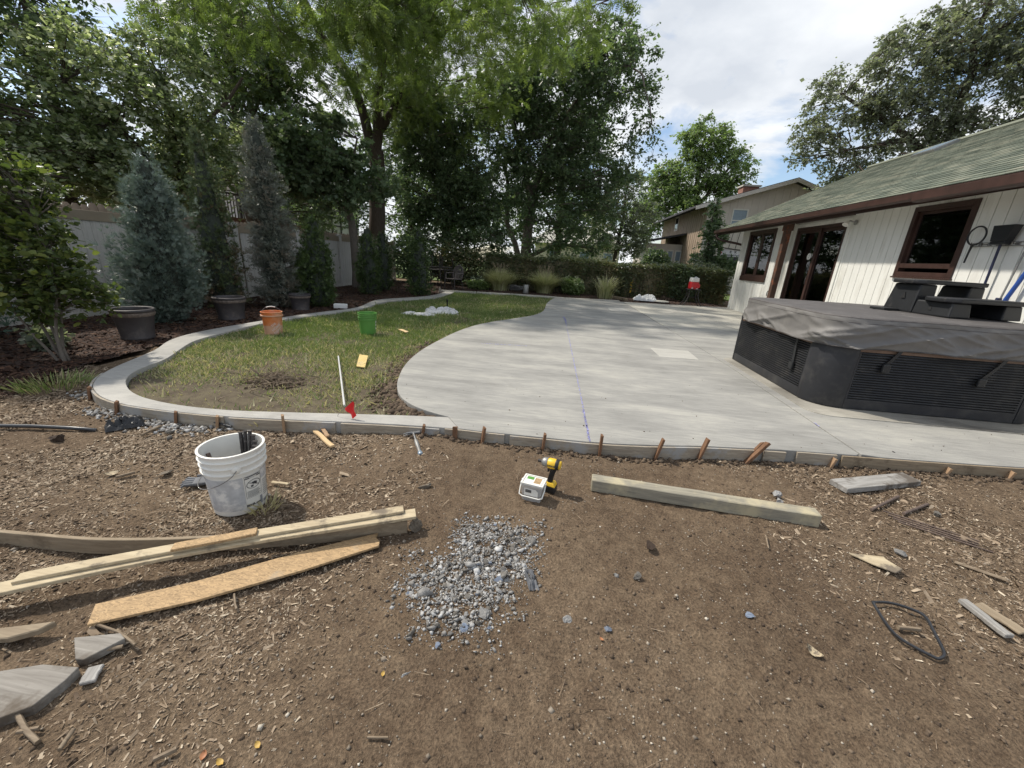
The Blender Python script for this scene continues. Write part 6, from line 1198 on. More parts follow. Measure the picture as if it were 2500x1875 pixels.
# plastic scrap, leaves, twigs
crumple('plastic_scrap', (*(-0.011, 1.531, 0)[:2], .004), .05, .13, .03, 'torn strip of dark plastic at the right of the gravel heap', 'plastic scrap', 'grey_rubber', 4, .35, 12)
def leaf(p, s_, rot, mat, label, curl=.25):
    m = MB(); V = []; F = []
    for i in range(7):
        u = i/6; w_ = .34*math.sin(math.pi*min(1, u*.96+.02))**.8; z_ = curl*(u-.5)**2*2
        V += [(-w_, u-.5, z_+.12), (0, u-.5, z_), (w_, u-.5, z_+.12)]
    for i in range(6): F += [(3*i, 3*i+1, 3*i+4, 3*i+3), (3*i+1, 3*i+2, 3*i+5, 3*i+4)]
    m.add(V, F); o = m.build('fallen_leaf', mat, None, smooth=60); o.location = (p[0], p[1], float(gz(p[0], p[1]))+.005); o.scale = (s_,)*3; o.rotation_euler = (random.uniform(-.2, .2), random.uniform(-.2, .2), rot); return tag(o, label, 'leaf')
leaf((-0.944, 0.669, 0), .026, .3, 'orange_leaf', 'orange fallen leaf near the bottom edge, left of the two yellow ones'); leaf((-0.806, 0.72, 0), .024, 1.0, 'yellow_leaf', 'yellow fallen leaf, upper of the pair near the bottom edge'); leaf((-0.881, 0.66, 0), .026, 1.3, 'yellow_leaf', 'yellow fallen leaf touching the bottom edge'); leaf((-0.514, 0.978, 0), .020, .2, 'yellow_leaf', 'tiny yellow leaf beside the pale crumbly stone')
leaf((1.19, 1.368, 0), .060, .8, 'pale_board', 'large curled tan leaf on the soil left of the strap loop', .6); leaf((0.303, 1.26, 0), .020, .8, 'orange_leaf', 'small reddish leaf below the small blue grey stone'); leaf((-2.774, 1.907, -0), .075, -.7, 'pale_board', 'pale dry leaf on the chips left of the white bucket', .3)
leaf((2.589, 3.222, 0), .06, 1.2, 'pale_board', 'curled cream leaf on the soil above the short board', .5); leaf((-0.029, 1.886, -0), .01, .2, 'orange_leaf', 'tiny orange flake at the top right of the gravel heap')
TW = [([(-1.732, 0.986, 0.01), (-1.584, 0.963, 0.02), (-1.477, 0.932, 0.015)], .006, 'forked twig running out from under the left end of the chipboard strip'), ([(-1.306, 1.207, 0.01), (-1.262, 1.161, 0.01), (-1.237, 1.14, 0.01)], .005, 'short twig below the middle of the chipboard strip'), ([(-1.398, 1.066, 0.01), (-1.392, 1.084, 0.008)], .004, 'thin twig just below the chipboard strip'),
      ([(-1.615, 0.679, 0.01), (-1.527, 0.643, 0.012), (-1.455, 0.623, 0.006)], .008, 'dark curved stick below the large pale board offcut'), ([(-1.542, 0.633, 0.01), (-1.49, 0.652, 0.012)], .007, 'tan stick crossing the dark curved stick at bottom left'), ([(-1.074, 0.636, 0.01), (-1.031, 0.669, 0.012)], .008, 'thick tan stick near the bottom edge left of the leaves'), ([(1.65, 1.554, 0.012), (1.697, 1.558, 0.012), (1.746, 1.561, 0.012)], .009, 'short grey stick lying inside the black strap loop'), ([(-0.477, 0.783, 0.008), (-0.412, 0.793, 0.008)], .004, 'thin straight twig at the bottom centre'), ([(-3.115, 2.395, 0.02), (-3.133, 2.564, 0.02)], .010, 'brown stick on the chips beside the black rag'),
      ([(-2.709, 1.876, 0.012), (-2.655, 1.949, 0.012)], .009, 'dark stick on the chips beside the pale dry leaf'), ([(-1.369, 0.616, 0.008), (-1.387, 0.666, 0.01)], .007, 'dark stick pointing up from the bottom left corner'), ([(-1.625, 0.868, 0.01), (-1.554, 0.902, 0.014), (-1.519, 0.922, 0.01)], .007, 'dark twig along the edge of the wedge shaped offcut'), ([(2.343, 2.092, 0.01), (2.501, 1.988, 0.012)], .010, 'long reddish splinter among the chips at the far right'), ([(-1.566, 1.809, 0.01), (-1.478, 1.839, 0.01)], .005, 'thin dark twig right of the white bucket foot'), ([(-0.163, 2.537, 0.006), (-0.181, 2.421, 0.012), (-0.168, 2.394, 0.004)], .002, 'thin pale straw left of the screw box'), ([(1.347, 2.119, 0.006), (1.306, 1.996, 0.006)], .004, 'thin pale twig below the right end of the square timber')]
for pts, r_, lb in TW: tubething('twig', pts, r_, 'twig_wood', lb, 'twig', 6)
# fine straw and splinters, uncountable
x, y = pick(3000, -4.5, 5., .35, 3.5, lambda x, y: near_w(x, y)*np.clip(.2+left_d(x, y)+right_d(x, y), 0, 1)); n = len(x); SPL = ([(-.5, -.012, 0), (.5, -.01, .01), (.5, .012, .0), (-.5, .014, .01), (0, 0, .035)], [(0, 1, 4), (1, 2, 4), (2, 3, 4), (3, 0, 4)])
sc = np.exp(RNG.normal(0, .5, n))*.055; stuff('straw_litter', scatter_mesh('straw_litter', *SPL, np.stack([x, y, gz(x, y)+.006], 1), yawed(n, .12), np.stack([sc, np.full(n, .075), np.full(n, .075)], 1), 'wood_chip', RNG.uniform(.0, .85, n)), 'thin straw, splinters and twiglets scattered over the soil and chips', 'litter')

# ================================================================== things at the far side
def patio_chair(loc, rotz, label):
    t = thing('patio_chair', label, 'chair', loc, rotz)
    m = MB(); m.prism([(-.24, -.24), (.24, -.24), (.22, .22), (-.22, .22)], .42, .45); m.build('seat', 'chair_plastic', t, .012)
    for x_, y_, dx, dy in ((-.23, -.22, -.05, -.05), (.23, -.22, .05, -.05), (-.20, .20, -.05, .09), (.20, .20, .05, .09)): m = MB(); m.tube([(x_, y_, .43), (x_+dx, y_+dy, 0)], [.022, .018], 8); m.build('leg', 'chair_frame', t, smooth=60)
    arch = [(-.25+0*a, .0, 0) for a in range(1)]; P = [(.26*math.cos(a_), .23+.10*math.sin(a_)*.6, .60+.36*math.sin(a_)) for a_ in np.linspace(math.pi, 0, 15)]
    m = MB(); m.tube([(-.22, .21, .44)]+P+[(.22, .21, .44)], .022, 8); bk_ = m.build('back_frame', 'chair_plastic', t, smooth=60)
    for k in range(7):
        x_ = -.18+k*.06; zt = .60+.36*math.sqrt(max(0, 1-(x_/.26)**2)); m = MB(); m.box((x_, .25, (zt+.45)/2), (.034, .012, zt-.45), Matrix.Rotation(-.12, 4, 'X')); m.build('back_slat', 'chair_plastic', bk_)
    for s_ in (-1, 1): m = MB(); m.tube([(s_*.24, .25, .66), (s_*.28, .05, .66), (s_*.27, -.18, .64), (s_*.235, -.21, .45)], .018, 8); m.build('armrest', 'chair_plastic', t, smooth=60)
    return t
patio_chair((-4.25, 15.75, .085), R(-28), 'grey plastic armchair with slatted back at the far end of the curb')
def frame_chair(loc, rotz, z, label):
    t = thing('metal_chair', label, 'chair', (loc[0], loc[1], z), rotz)
    m = MB(); m.box((0, 0, .02), (.46, .46, .035)); m.build('seat', 'chair_frame', t, .01)
    for x_, y_, s_ in ((-.21, -.20, -1), (.21, -.20, 1), (-.19, .20, -1), (.19, .20, 1)): m = MB(); m.tube([(x_, y_, .03), (x_+s_*.05, y_*1.05, .18), (x_-s_*.01, y_*1.15, .34), (x_+s_*.06, y_*1.3, .46)], .016, 6); m.build('leg', 'chair_frame', t, smooth=60)
    for s_ in (-1, 1): m = MB(); m.tube([(s_*.21, .22, .0), (s_*.25, .27, -.18), (s_*.20, .31, -.34), (s_*.24, .33, -.48)], .018, 6); m.build('back_post', 'chair_frame', t, smooth=60)
    for k in range(4): m = MB(); m.tube([(-.13+k*.087, .23, -.02), (-.14+k*.09, .32, -.45)], .010, 5); m.build('back_bar', 'chair_frame', t)
    return t
frame_chair((-4.75, 16.5, 0), .2, .90, 'dark metal chair turned upside down on the table behind the plastic chair')
frame_chair((-5.45, 16.65, 0), -.5, .88, 'dark metal chair turned upside down beside the evergreen column, left of the other')
tb = thing('garden_table', 'low dark metal garden table under the upturned chairs', 'table', (-5.05, 16.7, .08))
m = MB(); m.lathe([(0, .72), (.62, .72), (.63, .735), (.62, .75), (0, .75)], 40); m.build('table_top', 'chair_frame', tb, smooth=40)
for a_ in (.6, 2.2, 3.7, 5.3): m = MB(); m.tube([(.5*math.cos(a_), .5*math.sin(a_), 0), (.42*math.cos(a_), .42*math.sin(a_), .38), (.5*math.cos(a_), .5*math.sin(a_), .72)], .022, 6); m.build('leg', 'chair_frame', tb, smooth=60)
tubething('metal_pole', [(-4.761, 15.812, 0.08), ((-4.761, 15.812, 0.08)[0]-.07, (-4.761, 15.812, 0.08)[1], .55), ((-4.761, 15.812, 0.08)[0]-.10, (-4.761, 15.812, 0.08)[1], 1.15)], .022, 'chair_frame', 'dark metal pole standing beside the last evergreen column', 'pole', 8)
lump('stone', (-4.47, 14.583, 0.08), .13, (.8, .7, 1.), 'flagstone', 'upright pale stone in the mulch at the foot of the dark pole', 'stone', 77, .4, 2, .06)
# cooler on a stool
stl = thing('iron_stool', 'small dark stool with curved legs carrying the red cooler by the hedge', 'stool', (5.05, 16.15, .09))
m = MB(); m.prism([(-.24, -.2), (.24, -.2), (.24, .2), (-.24, .2)], .60, .63); m.build('top', 'chair_frame', stl, .01)
for sx in (-1, 1):
    for sy in (-1, 1): m = MB(); m.tube([(sx*.18, sy*.15, .60), (sx*.16, sy*.14, .42), (sx*.22, sy*.17, .20), (sx*.34, sy*.20, 0)], .022, 6); m.build('leg', 'chair_frame', stl, smooth=60)
m = MB(); m.tube([(-.19, 0, .32), (.19, 0, .32)], .016, 6); m.build('stretcher', 'chair_frame', stl)
co = thing('drink_cooler', 'red drink cooler with white lid on the dark stool by the hedge', 'cooler', (5.03, 16.15, .722), .2)
m = MB(); m.box((0, 0, .13), (.30, .26, .26)); m.build('body', 'red_plastic', co, .03, smooth=40, seg=3); m = MB(); m.box((0, 0, .34), (.29, .25, .155), taper=.92); m.build('lid', 'white_plastic', co, .025, smooth=40, seg=3)
m = MB(); m.tube([(.0, .0, .42), (.05, 0, .445), (.1, 0, .42)], .015, 6); m.build('handle', 'white_plastic', co); m = MB(); m.b2((-.13, -.134, .02), (-.07, -.131, .06)); m.b2((.05, -.134, .005), (.13, -.131, .03)); m.build('white_mark', 'label_white', co); m = MB(); m.box((.13, -.135, .12), (.10, .03, .14)); m.build('spout', 'red_plastic', co, .01)
crumple('white_bag', (*(3.476, 16.9, 0.08)[:2], .10), .92, .45, .26, 'white sack lying at the back edge of the patio', 'bag', 'cloth_white', 6, -.1)
m = MB(); m.lathe([(0, 0), (.33, 0), (.34, .02), (.30, .04), (0, .05)], 28); o = m.build('round_lid', 'old_concrete', smooth=40); o.location = (*(4.069, 16.79, 0.1)[:2], .105); tag(o, 'flat round pale lid beside the white sack', 'lid')
n = 260; cx, cy = (4.575, 18.02, 0.1)[:2]; a = RNG.random(n)*6.28; r_ = np.abs(RNG.normal(0, .28, n)); x, y = cx+r_*np.cos(a), cy+.25+r_*.5*np.sin(a); stuff('soil_clods', scatter_mesh('soil_clods', *oct_(9), np.stack([x, y, .10+.12*np.exp(-(r_/.3)**2)*RNG.random(n)], 1), yawed(n), np.exp(RNG.normal(0, .4, n))*.055, 'clod', RNG.random(n)*.5), 'small heap of dark soil behind the round lid', 'soil')
lump('boulder', (-2.01, 17.944, 0.08), .52, (1, .55, .52), 'boulder', 'grey boulder between the two clumps of ornamental grass', 'boulder', 31, .1, 3, .03)
m = MB(); m.lathe([(0, 0), (.115, 0), (.12, .02), (.12, .33), (.11, .345), (0, .345)], 24); o = m.build('metal_canister', 'metal_grey', smooth=40); o.location = (*(-1.426, 16.629, 0.08)[:2], .08); tag(o, 'grey metal canister standing in front of the boulder', 'canister')
m = MB(); m.b2((-.04, -.02, 0), (.04, .02, .45)); m.b2((-.045, -.025, .451), (.045, .025, .52)); o = m.build('yellow_marker', 'yellow_plastic', bevel=.008); o.location = (*(3.096, 18.044, 0.1)[:2], .08); o.location.z = .28; o.location.y += .35; tag(o, 'small yellow marker post at the foot of the hedge', 'marker')
plank('edging_timber', (2.139, 17.112, 0.1), (2.652, 16.269, 0.1), .10, .09, 'dark_board', 'dark timber end lying at the back edge of the patio', 'timber', .0)

# ================================================================== trees and plants
LEAF4 = ([(0, 0, 0), (.36, .42, .06), (0, 1, -.04), (-.36, .42, .06)], [(0, 1, 2), (0, 2, 3)])
LEAF6 = ([(0, 0, 0), (.30, .25, .05), (.30, .65, .04), (0, 1, -.06), (-.30, .65, .04), (-.30, .25, .05)], [(0, 1, 2, 3), (0, 3, 4, 5)])
LOBED = ([(0, 0, 0), (.42, .12, .05), (.30, .42, .03), (.58, .66, .07), (.20, .70, .0), (0, 1.05, -.05), (-.20, .70, .0), (-.58, .66, .07), (-.30, .42, .03), (-.42, .12, .05)], [(0, 1, 2, 3, 4), (0, 4, 5, 6), (0, 6, 7, 8, 9)])
fv = []; ff = []
for k in range(5):
    y0 = .10+k*.18; ln = .34*(1-.3*abs(k-2)/2)
    for s_ in (-1, 1):
        i0 = len(fv); zc = -.22*y0*y0; fv += [(0, y0-.05, zc), (s_*ln, y0+.09, zc-.06), (s_*.06, y0+.13, zc-.02)]; ff.append((i0, i0+1, i0+2))
i0 = len(fv); fv += [(-.03, .92, -.19), (.05, .9, -.18), (0, 1.18, -.32)]; ff.append((i0, i0+1, i0+2))
FROND = (fv, ff)
def fan(n, spread, wd, up=.2, seed=0):
    V = []; F = []; g = random.Random(seed)
    for k in range(n):
        a_ = (k-(n-1)/2)/max(1, (n-1)/2)*spread; l_ = 1-.35*abs(k-(n-1)/2)/max(1, (n-1)/2); i0 = len(V); y0 = .1+.25*g.random(); zz = g.uniform(-up, up)
        V += [(math.sin(a_)*y0*.3-wd, y0*.4, 0), (math.sin(a_)*y0*.3+wd, y0*.4, 0), (math.sin(a_)*l_, .15+math.cos(a_)*l_*.9, zz)]; F.append((i0, i0+1, i0+2))
    return V, F
SPRAY = fan(6, .9, .075, .18, 1); FEATHER = fan(8, .75, .05, .25, 2)
def brist(n, seed):
    V = []; F = []; g = random.Random(seed)
    for k in range(n):
        a_ = k*2.4; y0 = .05+.9*k/n; i0 = len(V); r_ = .34*(1-.3*k/n); V += [(math.cos(a_+1.5)*.02, y0-.06, math.sin(a_+1.5)*.02), (math.cos(a_)*r_, y0+.20, math.sin(a_)*r_), (-math.cos(a_+1.5)*.02, y0+.04, -math.sin(a_+1.5)*.02)]; F.append((i0, i0+1, i0+2))
    return V, F
BRISTLE = brist(13, 3)
def leaves(P, size, base, mat, name, cl=None, droop=-.2, var=.25, tone=.35, roll=.7, up=.35):
    n = len(P); a = RNG.random(n)*2*np.pi; d = np.stack([np.cos(a), np.sin(a), RNG.normal(droop, up, n)], 1)
    r = RNG.random(n) if cl is None else np.clip(cl*tone+RNG.random(n)*(1-tone), 0, .999)
    return scatter_mesh(name, *base, P, basis(d, RNG.normal(0, roll, n)), size*np.exp(RNG.normal(0, var, n)), mat, r)
def clusters(lobes, n):
    L_ = np.array([(*l, 1.) if len(l) == 6 else l for l in lobes], float); vol = L_[:, 3]*L_[:, 4]*L_[:, 5]
    if L_.shape[1] > 6: vol = vol*L_[:, 6]
    k = RNG.choice(len(L_), n, p=vol/vol.sum()); d = RNG.normal(size=(n, 3)); d /= np.linalg.norm(d, axis=1, keepdims=True); r = RNG.uniform(.12, 1, n)**.45
    return L_[k, :3]+d*r[:, None]*L_[k, 3:6]
def tree(name, label, limbs, lobes, ncl, per, clr, base, size, mat, bark='bark', group=None, flat=.65, droop=-.2, cat='tree', tone=.35, twig=.02, mint=.0, var=.25, hang=0.):
    b0 = limbs[0][0]; t = thing(name, label, cat, (b0[0], b0[1], 0), 0, group); o_ = np.array([b0[0], b0[1], 0.])
    m = MB(); nodes = []
    for lm in limbs:
        pts = [Vector(p[:3])-Vector(o_) for p in lm]; rr = [p[3] for p in lm]; P = [pts[0]]; RR = [rr[0]]
        for i in range(len(pts)-1):
            for s_ in (.33, .66, 1.):
                w_ = (pts[i+1]-pts[i]).length*.05 if s_ < 1 else 0; P.append(pts[i].lerp(pts[i+1], s_)+Vector((random.uniform(-w_, w_), random.uniform(-w_, w_), 0))); RR.append(rr[i]+(rr[i+1]-rr[i])*s_)
        m.tube(P, RR, 9 if rr[0] > .1 else 6); nodes += [(p, r_) for p, r_ in zip(P, RR) if p.z > mint]
    C = clusters(lobes, ncl)-o_; NA = np.array([tuple(p) for p, _ in nodes])
    for c in C[::1 if ncl < 500 else 2]:
        dd = np.linalg.norm(NA-c, axis=1)+np.maximum(0, NA[:, 2]-c[2])*1.2; j = int(dd.argmin()); p = Vector(NA[j]); q = Vector(c); p = q+(p-q)*min(1, 1.1/max(.01, (p-q).length)); mid = p.lerp(q, .5)+Vector((random.uniform(-.1, .1), random.uniform(-.1, .1), .12*(q-p).length*random.uniform(.2, 1)))
        m.tube([p, mid, q], [min(twig*1.6, nodes[j][1]*.8), twig*.8, twig*.25], 4, cap=False)
    m.build('trunk', bark, t, smooth=60)
    cl = RNG.random(ncl); rs = np.exp(RNG.normal(0, .3, ncl)); nt_ = max(4, per//9); k = np.repeat(np.arange(ncl), nt_); nk = len(k)
    dr = RNG.normal(size=(nk, 3))*np.array([1, 1, flat]); dr[:, 2] += .5*droop; dr /= np.linalg.norm(dr, axis=1, keepdims=True); Lt = clr*rs[k]*RNG.uniform(.8, 2.3, nk)
    tm = scatter_mesh('twigs', [(-.5, 0, -.3), (.5, 0, -.3), (0, 0, .6), (0, 1, 0)], [(0, 1, 3), (1, 2, 3), (2, 0, 3)], C[k], basis(dr), np.stack([np.full(nk, twig*.7), Lt, np.full(nk, twig*.7)], 1), bark, RNG.random(nk)); link(bpy.data.objects.new('twigs', tm), t)
    j = np.repeat(np.arange(nk), 9); s_ = RNG.uniform(.12, 1.02, len(j)); P = C[k[j]]+dr[j]*(Lt[j]*s_)[:, None]+RNG.normal(0, size*.28, (len(j), 3)); P[:, 2] -= .12*Lt[j]*s_**2
    n = len(P); a = RNG.random(n)*2*np.pi; d = np.stack([np.cos(a), np.sin(a), RNG.normal(droop, .35, n)], 1)+dr[j]*.9; r = np.clip(cl[k[j]]*tone+RNG.random(n)*(1-tone), 0, .999); ok = P[:, 2] > .12
    me = scatter_mesh('crown', *base, P[ok], basis(d[ok], RNG.normal(0, .7, n)[ok]), (size*np.exp(RNG.normal(0, var, n)))[ok], mat, r[ok]); link(bpy.data.objects.new('crown', me), t); return t

# honey locust: big dark trunk beside the fence, its boughs reach over the lawn towards the camera
tree('locust_tree', 'big honey locust with a dark forked trunk and feathery boughs reaching over the lawn',
     [[(-8.75, 18.7, -.1, .42), (-8.7, 18.7, 3, .36), (-8.6, 18.6, 5.6, .33)], [(-8.6, 18.6, 5.6, .24), (-8.2, 18.2, 7.6, .19), (-7.2, 16.5, 9.6, .12), (-6, 14, 10.4, .07), (-5, 11.8, 9.6, .04)], [(-8.6, 18.6, 5.4, .24), (-9.2, 18.3, 7.6, .18), (-9.8, 16, 9.6, .12), (-10, 13, 10.2, .07), (-9.3, 10.6, 9.2, .04)], [(-8.4, 18.5, 6.2, .16), (-6.4, 18.4, 9, .12), (-3.2, 17.6, 10.6, .08), (-.6, 16.6, 10.6, .05), (1.0, 16, 9.6, .03)], [(-7.2, 16.5, 9.6, .08), (-3.8, 14.2, 10.2, .05), (-2.4, 12.8, 9.4, .03)]],
     [(-8.4, 10.8, 7.1, 2.6, 1.8, 1.3, 1.7), (-5.6, 11.6, 7.5, 2.4, 1.7, 1.3, 2.), (-3.0, 13.0, 8.2, 2.4, 1.7, 1.4, 2.), (-.6, 15.0, 8.6, 1.8, 1.5, 1.1, 1.3), (-6.8, 14.4, 8.0, 3.2, 2.4, 2.0), (-10.6, 13.6, 8.0, 2.2, 3., 2.0), (-5.4, 18.0, 8.6, 3.2, 2.6, 2.6), (-8.6, 18.6, 8.6, 3., 2.4, 2.8), (-1.8, 17.4, 9.6, 2.4, 2.2, 1.9)],
     560, 22, .36, FROND, .25, 'leaf_locust', flat=.8, droop=-.28, twig=.016, mint=4.5, tone=.5)
tree('lawn_maple', 'slim young maple in front of the fence with pale green lobed leaves',
     [[(-7.65, 14.35, 0, .16), (-7.6, 14.3, 1.8, .135), (-7.75, 14.2, 3.4, .11)], [(-7.75, 14.2, 3.4, .08), (-8.1, 13.8, 5.2, .04)], [(-7.75, 14.2, 3.2, .06), (-6.9, 13.6, 4.8, .03)], [(-7.7, 14.3, 2.6, .05), (-8.6, 13.6, 4.0, .03)]],
     [(-7.9, 12.9, 4.5, 1.5, 1.2, .95), (-8.9, 12.9, 3.7, 1.2, 1.0, .8), (-6.9, 13.4, 3.6, 1.2, 1.0, .75), (-7.9, 13.4, 3.2, 1.3, 1.0, .55)], 190, 54, .24, LOBED, .12, 'leaf_maple', 'bark_grey', twig=.012, tone=.4, mint=2.)
tree('spreading_tree', 'large spreading tree with pale leaning trunks behind the hedge',
     [[(-2.15, 23.4, -.1, .34), (-2.1, 23.3, 3.2, .27), (-1.9, 23.2, 5.2, .22)], [(-1.9, 23.2, 4.8, .17), (-1.2, 22.8, 7.2, .12), (.6, 22.2, 9.8, .07), (2.0, 21.6, 11, .04)], [(-2.0, 23.2, 4.2, .16), (-3.0, 23, 7.4, .11), (-3.6, 22.6, 10.2, .06)], [(-2.15, 23.4, .4, .2), (-3.3, 23.5, 3.2, .13), (-3.6, 23.5, 6.2, .08)], [(-2.1, 23.3, 1.5, .13), (-.6, 23.2, 2.3, .09), (1.6, 23, 2.2, .05)], [(1.2, 22, 10.4, .06), (2.6, 20.4, 9.2, .04), (3.2, 19.8, 7.2, .025)]],
     [(-1.2, 22.6, 9.4, 3.0, 2.4, 2.4), (1.4, 22, 10.0, 2.2, 2.0, 2.0), (-3.8, 22.6, 8.2, 2.4, 2., 2.6), (.6, 22.8, 6.2, 2.2, 1.8, 1.9), (2.7, 20.8, 8.0, 1.0, 1.2, 1.5, .7), (2.2, 22.4, 4.9, 1.5, 1.3, 1.5, .8), (3.0, 22, 6.4, .9, 1., 1.2, .6), (-1.0, 22.8, 3.9, 2.0, 1.6, 1.2, .8), (1.3, 23, 3.4, 1.6, 1.4, 1.1, .8), (-3.8, 22.5, 4.8, 1.6, 1.6, 1.4), (0.4, 22.2, 2.2, 2.6, 1.0, .8, .7), (-1.2, 22.6, 6.6, 2.6, 1.8, 1.8)], 760, 90, .38, LEAF4, .135, 'leaf_dark', 'bark_grey', twig=.02, tone=.45, mint=2.5)
tree('shade_tree', 'dense dark green tree behind the stacked garden chairs',
     [[(-6.2, 21.4, -.1, .26), (-6.2, 21.3, 3., .2), (-6.0, 21.2, 6, .12)], [(-6.1, 21.3, 3, .1), (-4.6, 21, 5.2, .05)]],
     [(-5.6, 20.8, 5.4, 1.9, 1.5, 1.7), (-7.2, 20.8, 4.6, 1.7, 1.5, 1.8), (-4.2, 20.6, 3.9, 1.6, 1.2, 1.4), (-6.0, 20.4, 2.8, 1.9, 1.1, 1.1), (-3.9, 20.4, 2.2, 1.3, 1.0, .9), (-6.6, 20.4, 7.2, 2.2, 1.6, 1.4), (-7.6, 20.2, 2.6, 1.0, 1.0, 1.6)], 450, 90, .34, LEAF4, .125, 'leaf_dark', twig=.016, tone=.45, mint=1.2)
tree('airy_tree', 'thin airy tree right of the spreading tree, far behind the hedge',
     [[(3.3, 27, -.1, .14), (3.4, 27, 3.5, .1), (3.6, 27, 6.6, .04)], [(3.4, 27, 3, .05), (2.2, 27, 5.2, .02)], [(3.4, 27, 2.5, .05), (4.5, 27, 4.6, .02)]],
     [(3.4, 27, 5.8, 1.1, 1.1, 1.3), (2.5, 27, 4.2, 1.3, 1.2, 1.5), (4.4, 27, 3.9, 1.2, 1.2, 1.5), (3.3, 27, 2.5, 1.8, 1.2, .9)], 240, 54, .30, LEAF4, .12, 'leaf_elm', twig=.012, tone=.3, mint=1.2)
tree('light_green_tree', 'tall light green tree behind the tan neighbour house',
     [[(12.6, 45, -.1, .4), (12.6, 45, 5, .32), (12.4, 45, 10, .2)], [(12.5, 45, 6, .2), (9.8, 45, 10, .09)], [(12.5, 45, 7, .2), (15.6, 45, 11.5, .09)], [(12.4, 45, 9.8, .16), (12.4, 45, 14, .05)]],
     [(12.2, 45, 13.0, 2.3, 2.2, 2.2), (9.3, 45, 8.8, 2.3, 2.2, 2.6), (11.4, 45, 9.6, 2.4, 2.2, 2.2), (15.2, 45, 10.6, 2.5, 2.2, 2.4), (7.6, 44, 5.8, 1.9, 2., 2.2), (11.5, 44, 6.4, 3., 2., 2.), (16.2, 45, 7.8, 2.0, 2.0, 2.0), (14.4, 45, 13.0, 1.3, 1.3, 1.3)], 560, 72, .46, LEAF4, .20, 'leaf_light', twig=.035, tone=.4, mint=4)
tree('elm_tree', 'wide grey green elm overhanging the far side of the house roof',
     [[(18.5, 24, -.1, .5), (18.3, 24, 4, .42), (17.8, 24, 7, .34)], [(17.8, 24, 7, .22), (15.2, 24, 8.6, .13), (12.6, 24, 9.8, .06)], [(17.8, 24, 7, .25), (17.6, 23.6, 10.6, .15), (16.4, 23, 14, .06)], [(17.8, 24, 6.4, .2), (20.6, 23, 9.5, .12), (22, 22, 12, .05)], [(16.2, 24, 8, .12), (13.4, 23.4, 7.4, .05)]],
     [(13.0, 24, 9.4, 2.1, 1.9, 1.7), (12.4, 24, 7.2, 1.5, 1.5, 1.1), (14.6, 23.6, 10.7, 2.0, 2., 1.9), (16.8, 23.4, 11.9, 2.2, 2., 1.9), (15.4, 23.6, 8.3, 2.2, 2., 1.8), (18.4, 23.4, 9.6, 2.4, 2.2, 2.2), (19.8, 23, 12.4, 2.4, 2.2, 2.2), (14.2, 23.6, 6.4, 2.0, 1.6, .9), (17.6, 23, 7.4, 2.0, 1.6, 1.2), (21.5, 22, 10, 2.4, 2.2, 2.4), (13.4, 22.4, 5.4, 1.6, 1.2, .8), (16.0, 21.6, 6.2, 2.0, 1.4, 1.0), (19.0, 21, 7.4, 2.2, 1.6, 1.4), (11.6, 24, 8.2, .9, 1.2, 1.2)], 880, 90, .33, LEAF4, .118, 'leaf_elm', twig=.022, tone=.35, mint=4, droop=-.35)
tree('vine_tree', 'narrow vine clad sapling in front of the tan neighbour house',
     [[(6.75, 20.6, -.1, .07), (6.75, 20.6, 2.5, .05), (6.75, 20.5, 4.6, .02)], [(6.75, 20.6, 1.8, .03), (7.3, 20.4, 3.4, .01)]],
     [(6.75, 20.6, 3.9, .32, .35, .8), (6.9, 20.5, 2.9, .5, .4, .8), (7.35, 20.4, 3.2, .28, .3, .5), (6.75, 20.5, 1.9, .75, .4, .5), (7.5, 20.4, 1.7, .8, .5, .4)], 210, 36, .14, LEAF6, .10, 'leaf_dark', twig=.008, tone=.3, mint=.6)
# bright backlit tree leaning over the fence, and the darker trees beyond
tree('aspen_tree', 'backlit tree with green leaves coloured with pale glints hanging over the fence',
     [[(-10.3, 10.6, -.1, .17), (-10.2, 10.4, 2.8, .13), (-9.9, 10.0, 5., .08)], [(-10.2, 10.4, 2.6, .08), (-10.6, 8.4, 4.4, .04)], [(-10, 10.2, 3.6, .07), (-8.9, 11.4, 5.6, .03)]],
     [(-10.3, 8.6, 4.6, 1.3, 1.1, .95), (-9.7, 10.0, 4.9, 1.3, 1.2, 1.2), (-9.6, 10.4, 3.5, 1.2, 1.1, .9), (-11.0, 7.4, 3.4, 1.2, 1.1, 1.0), (-9.3, 11.9, 3.7, 1.0, 1.0, 1.1), (-9.8, 9.3, 2.5, 1.1, 1.3, .6), (-10.6, 6.6, 2.3, 1.1, .9, .5), (-11.2, 7.2, 2.9, 1.2, 1.2, .9), (-11.4, 6.2, 3.6, 1.1, .9, .8), (-10.5, 8.5, 3.0, .9, .8, .8, 1.6), (-11.0, 9.0, 3.7, .9, .9, .7, 1.4), (-12.2, 9.6, 2.9, 1.2, .8, .8, 1.2)], 700, 72, .22, LEAF4, .09, 'leaf_bright', twig=.010, tone=.25, mint=1.5, var=.3)
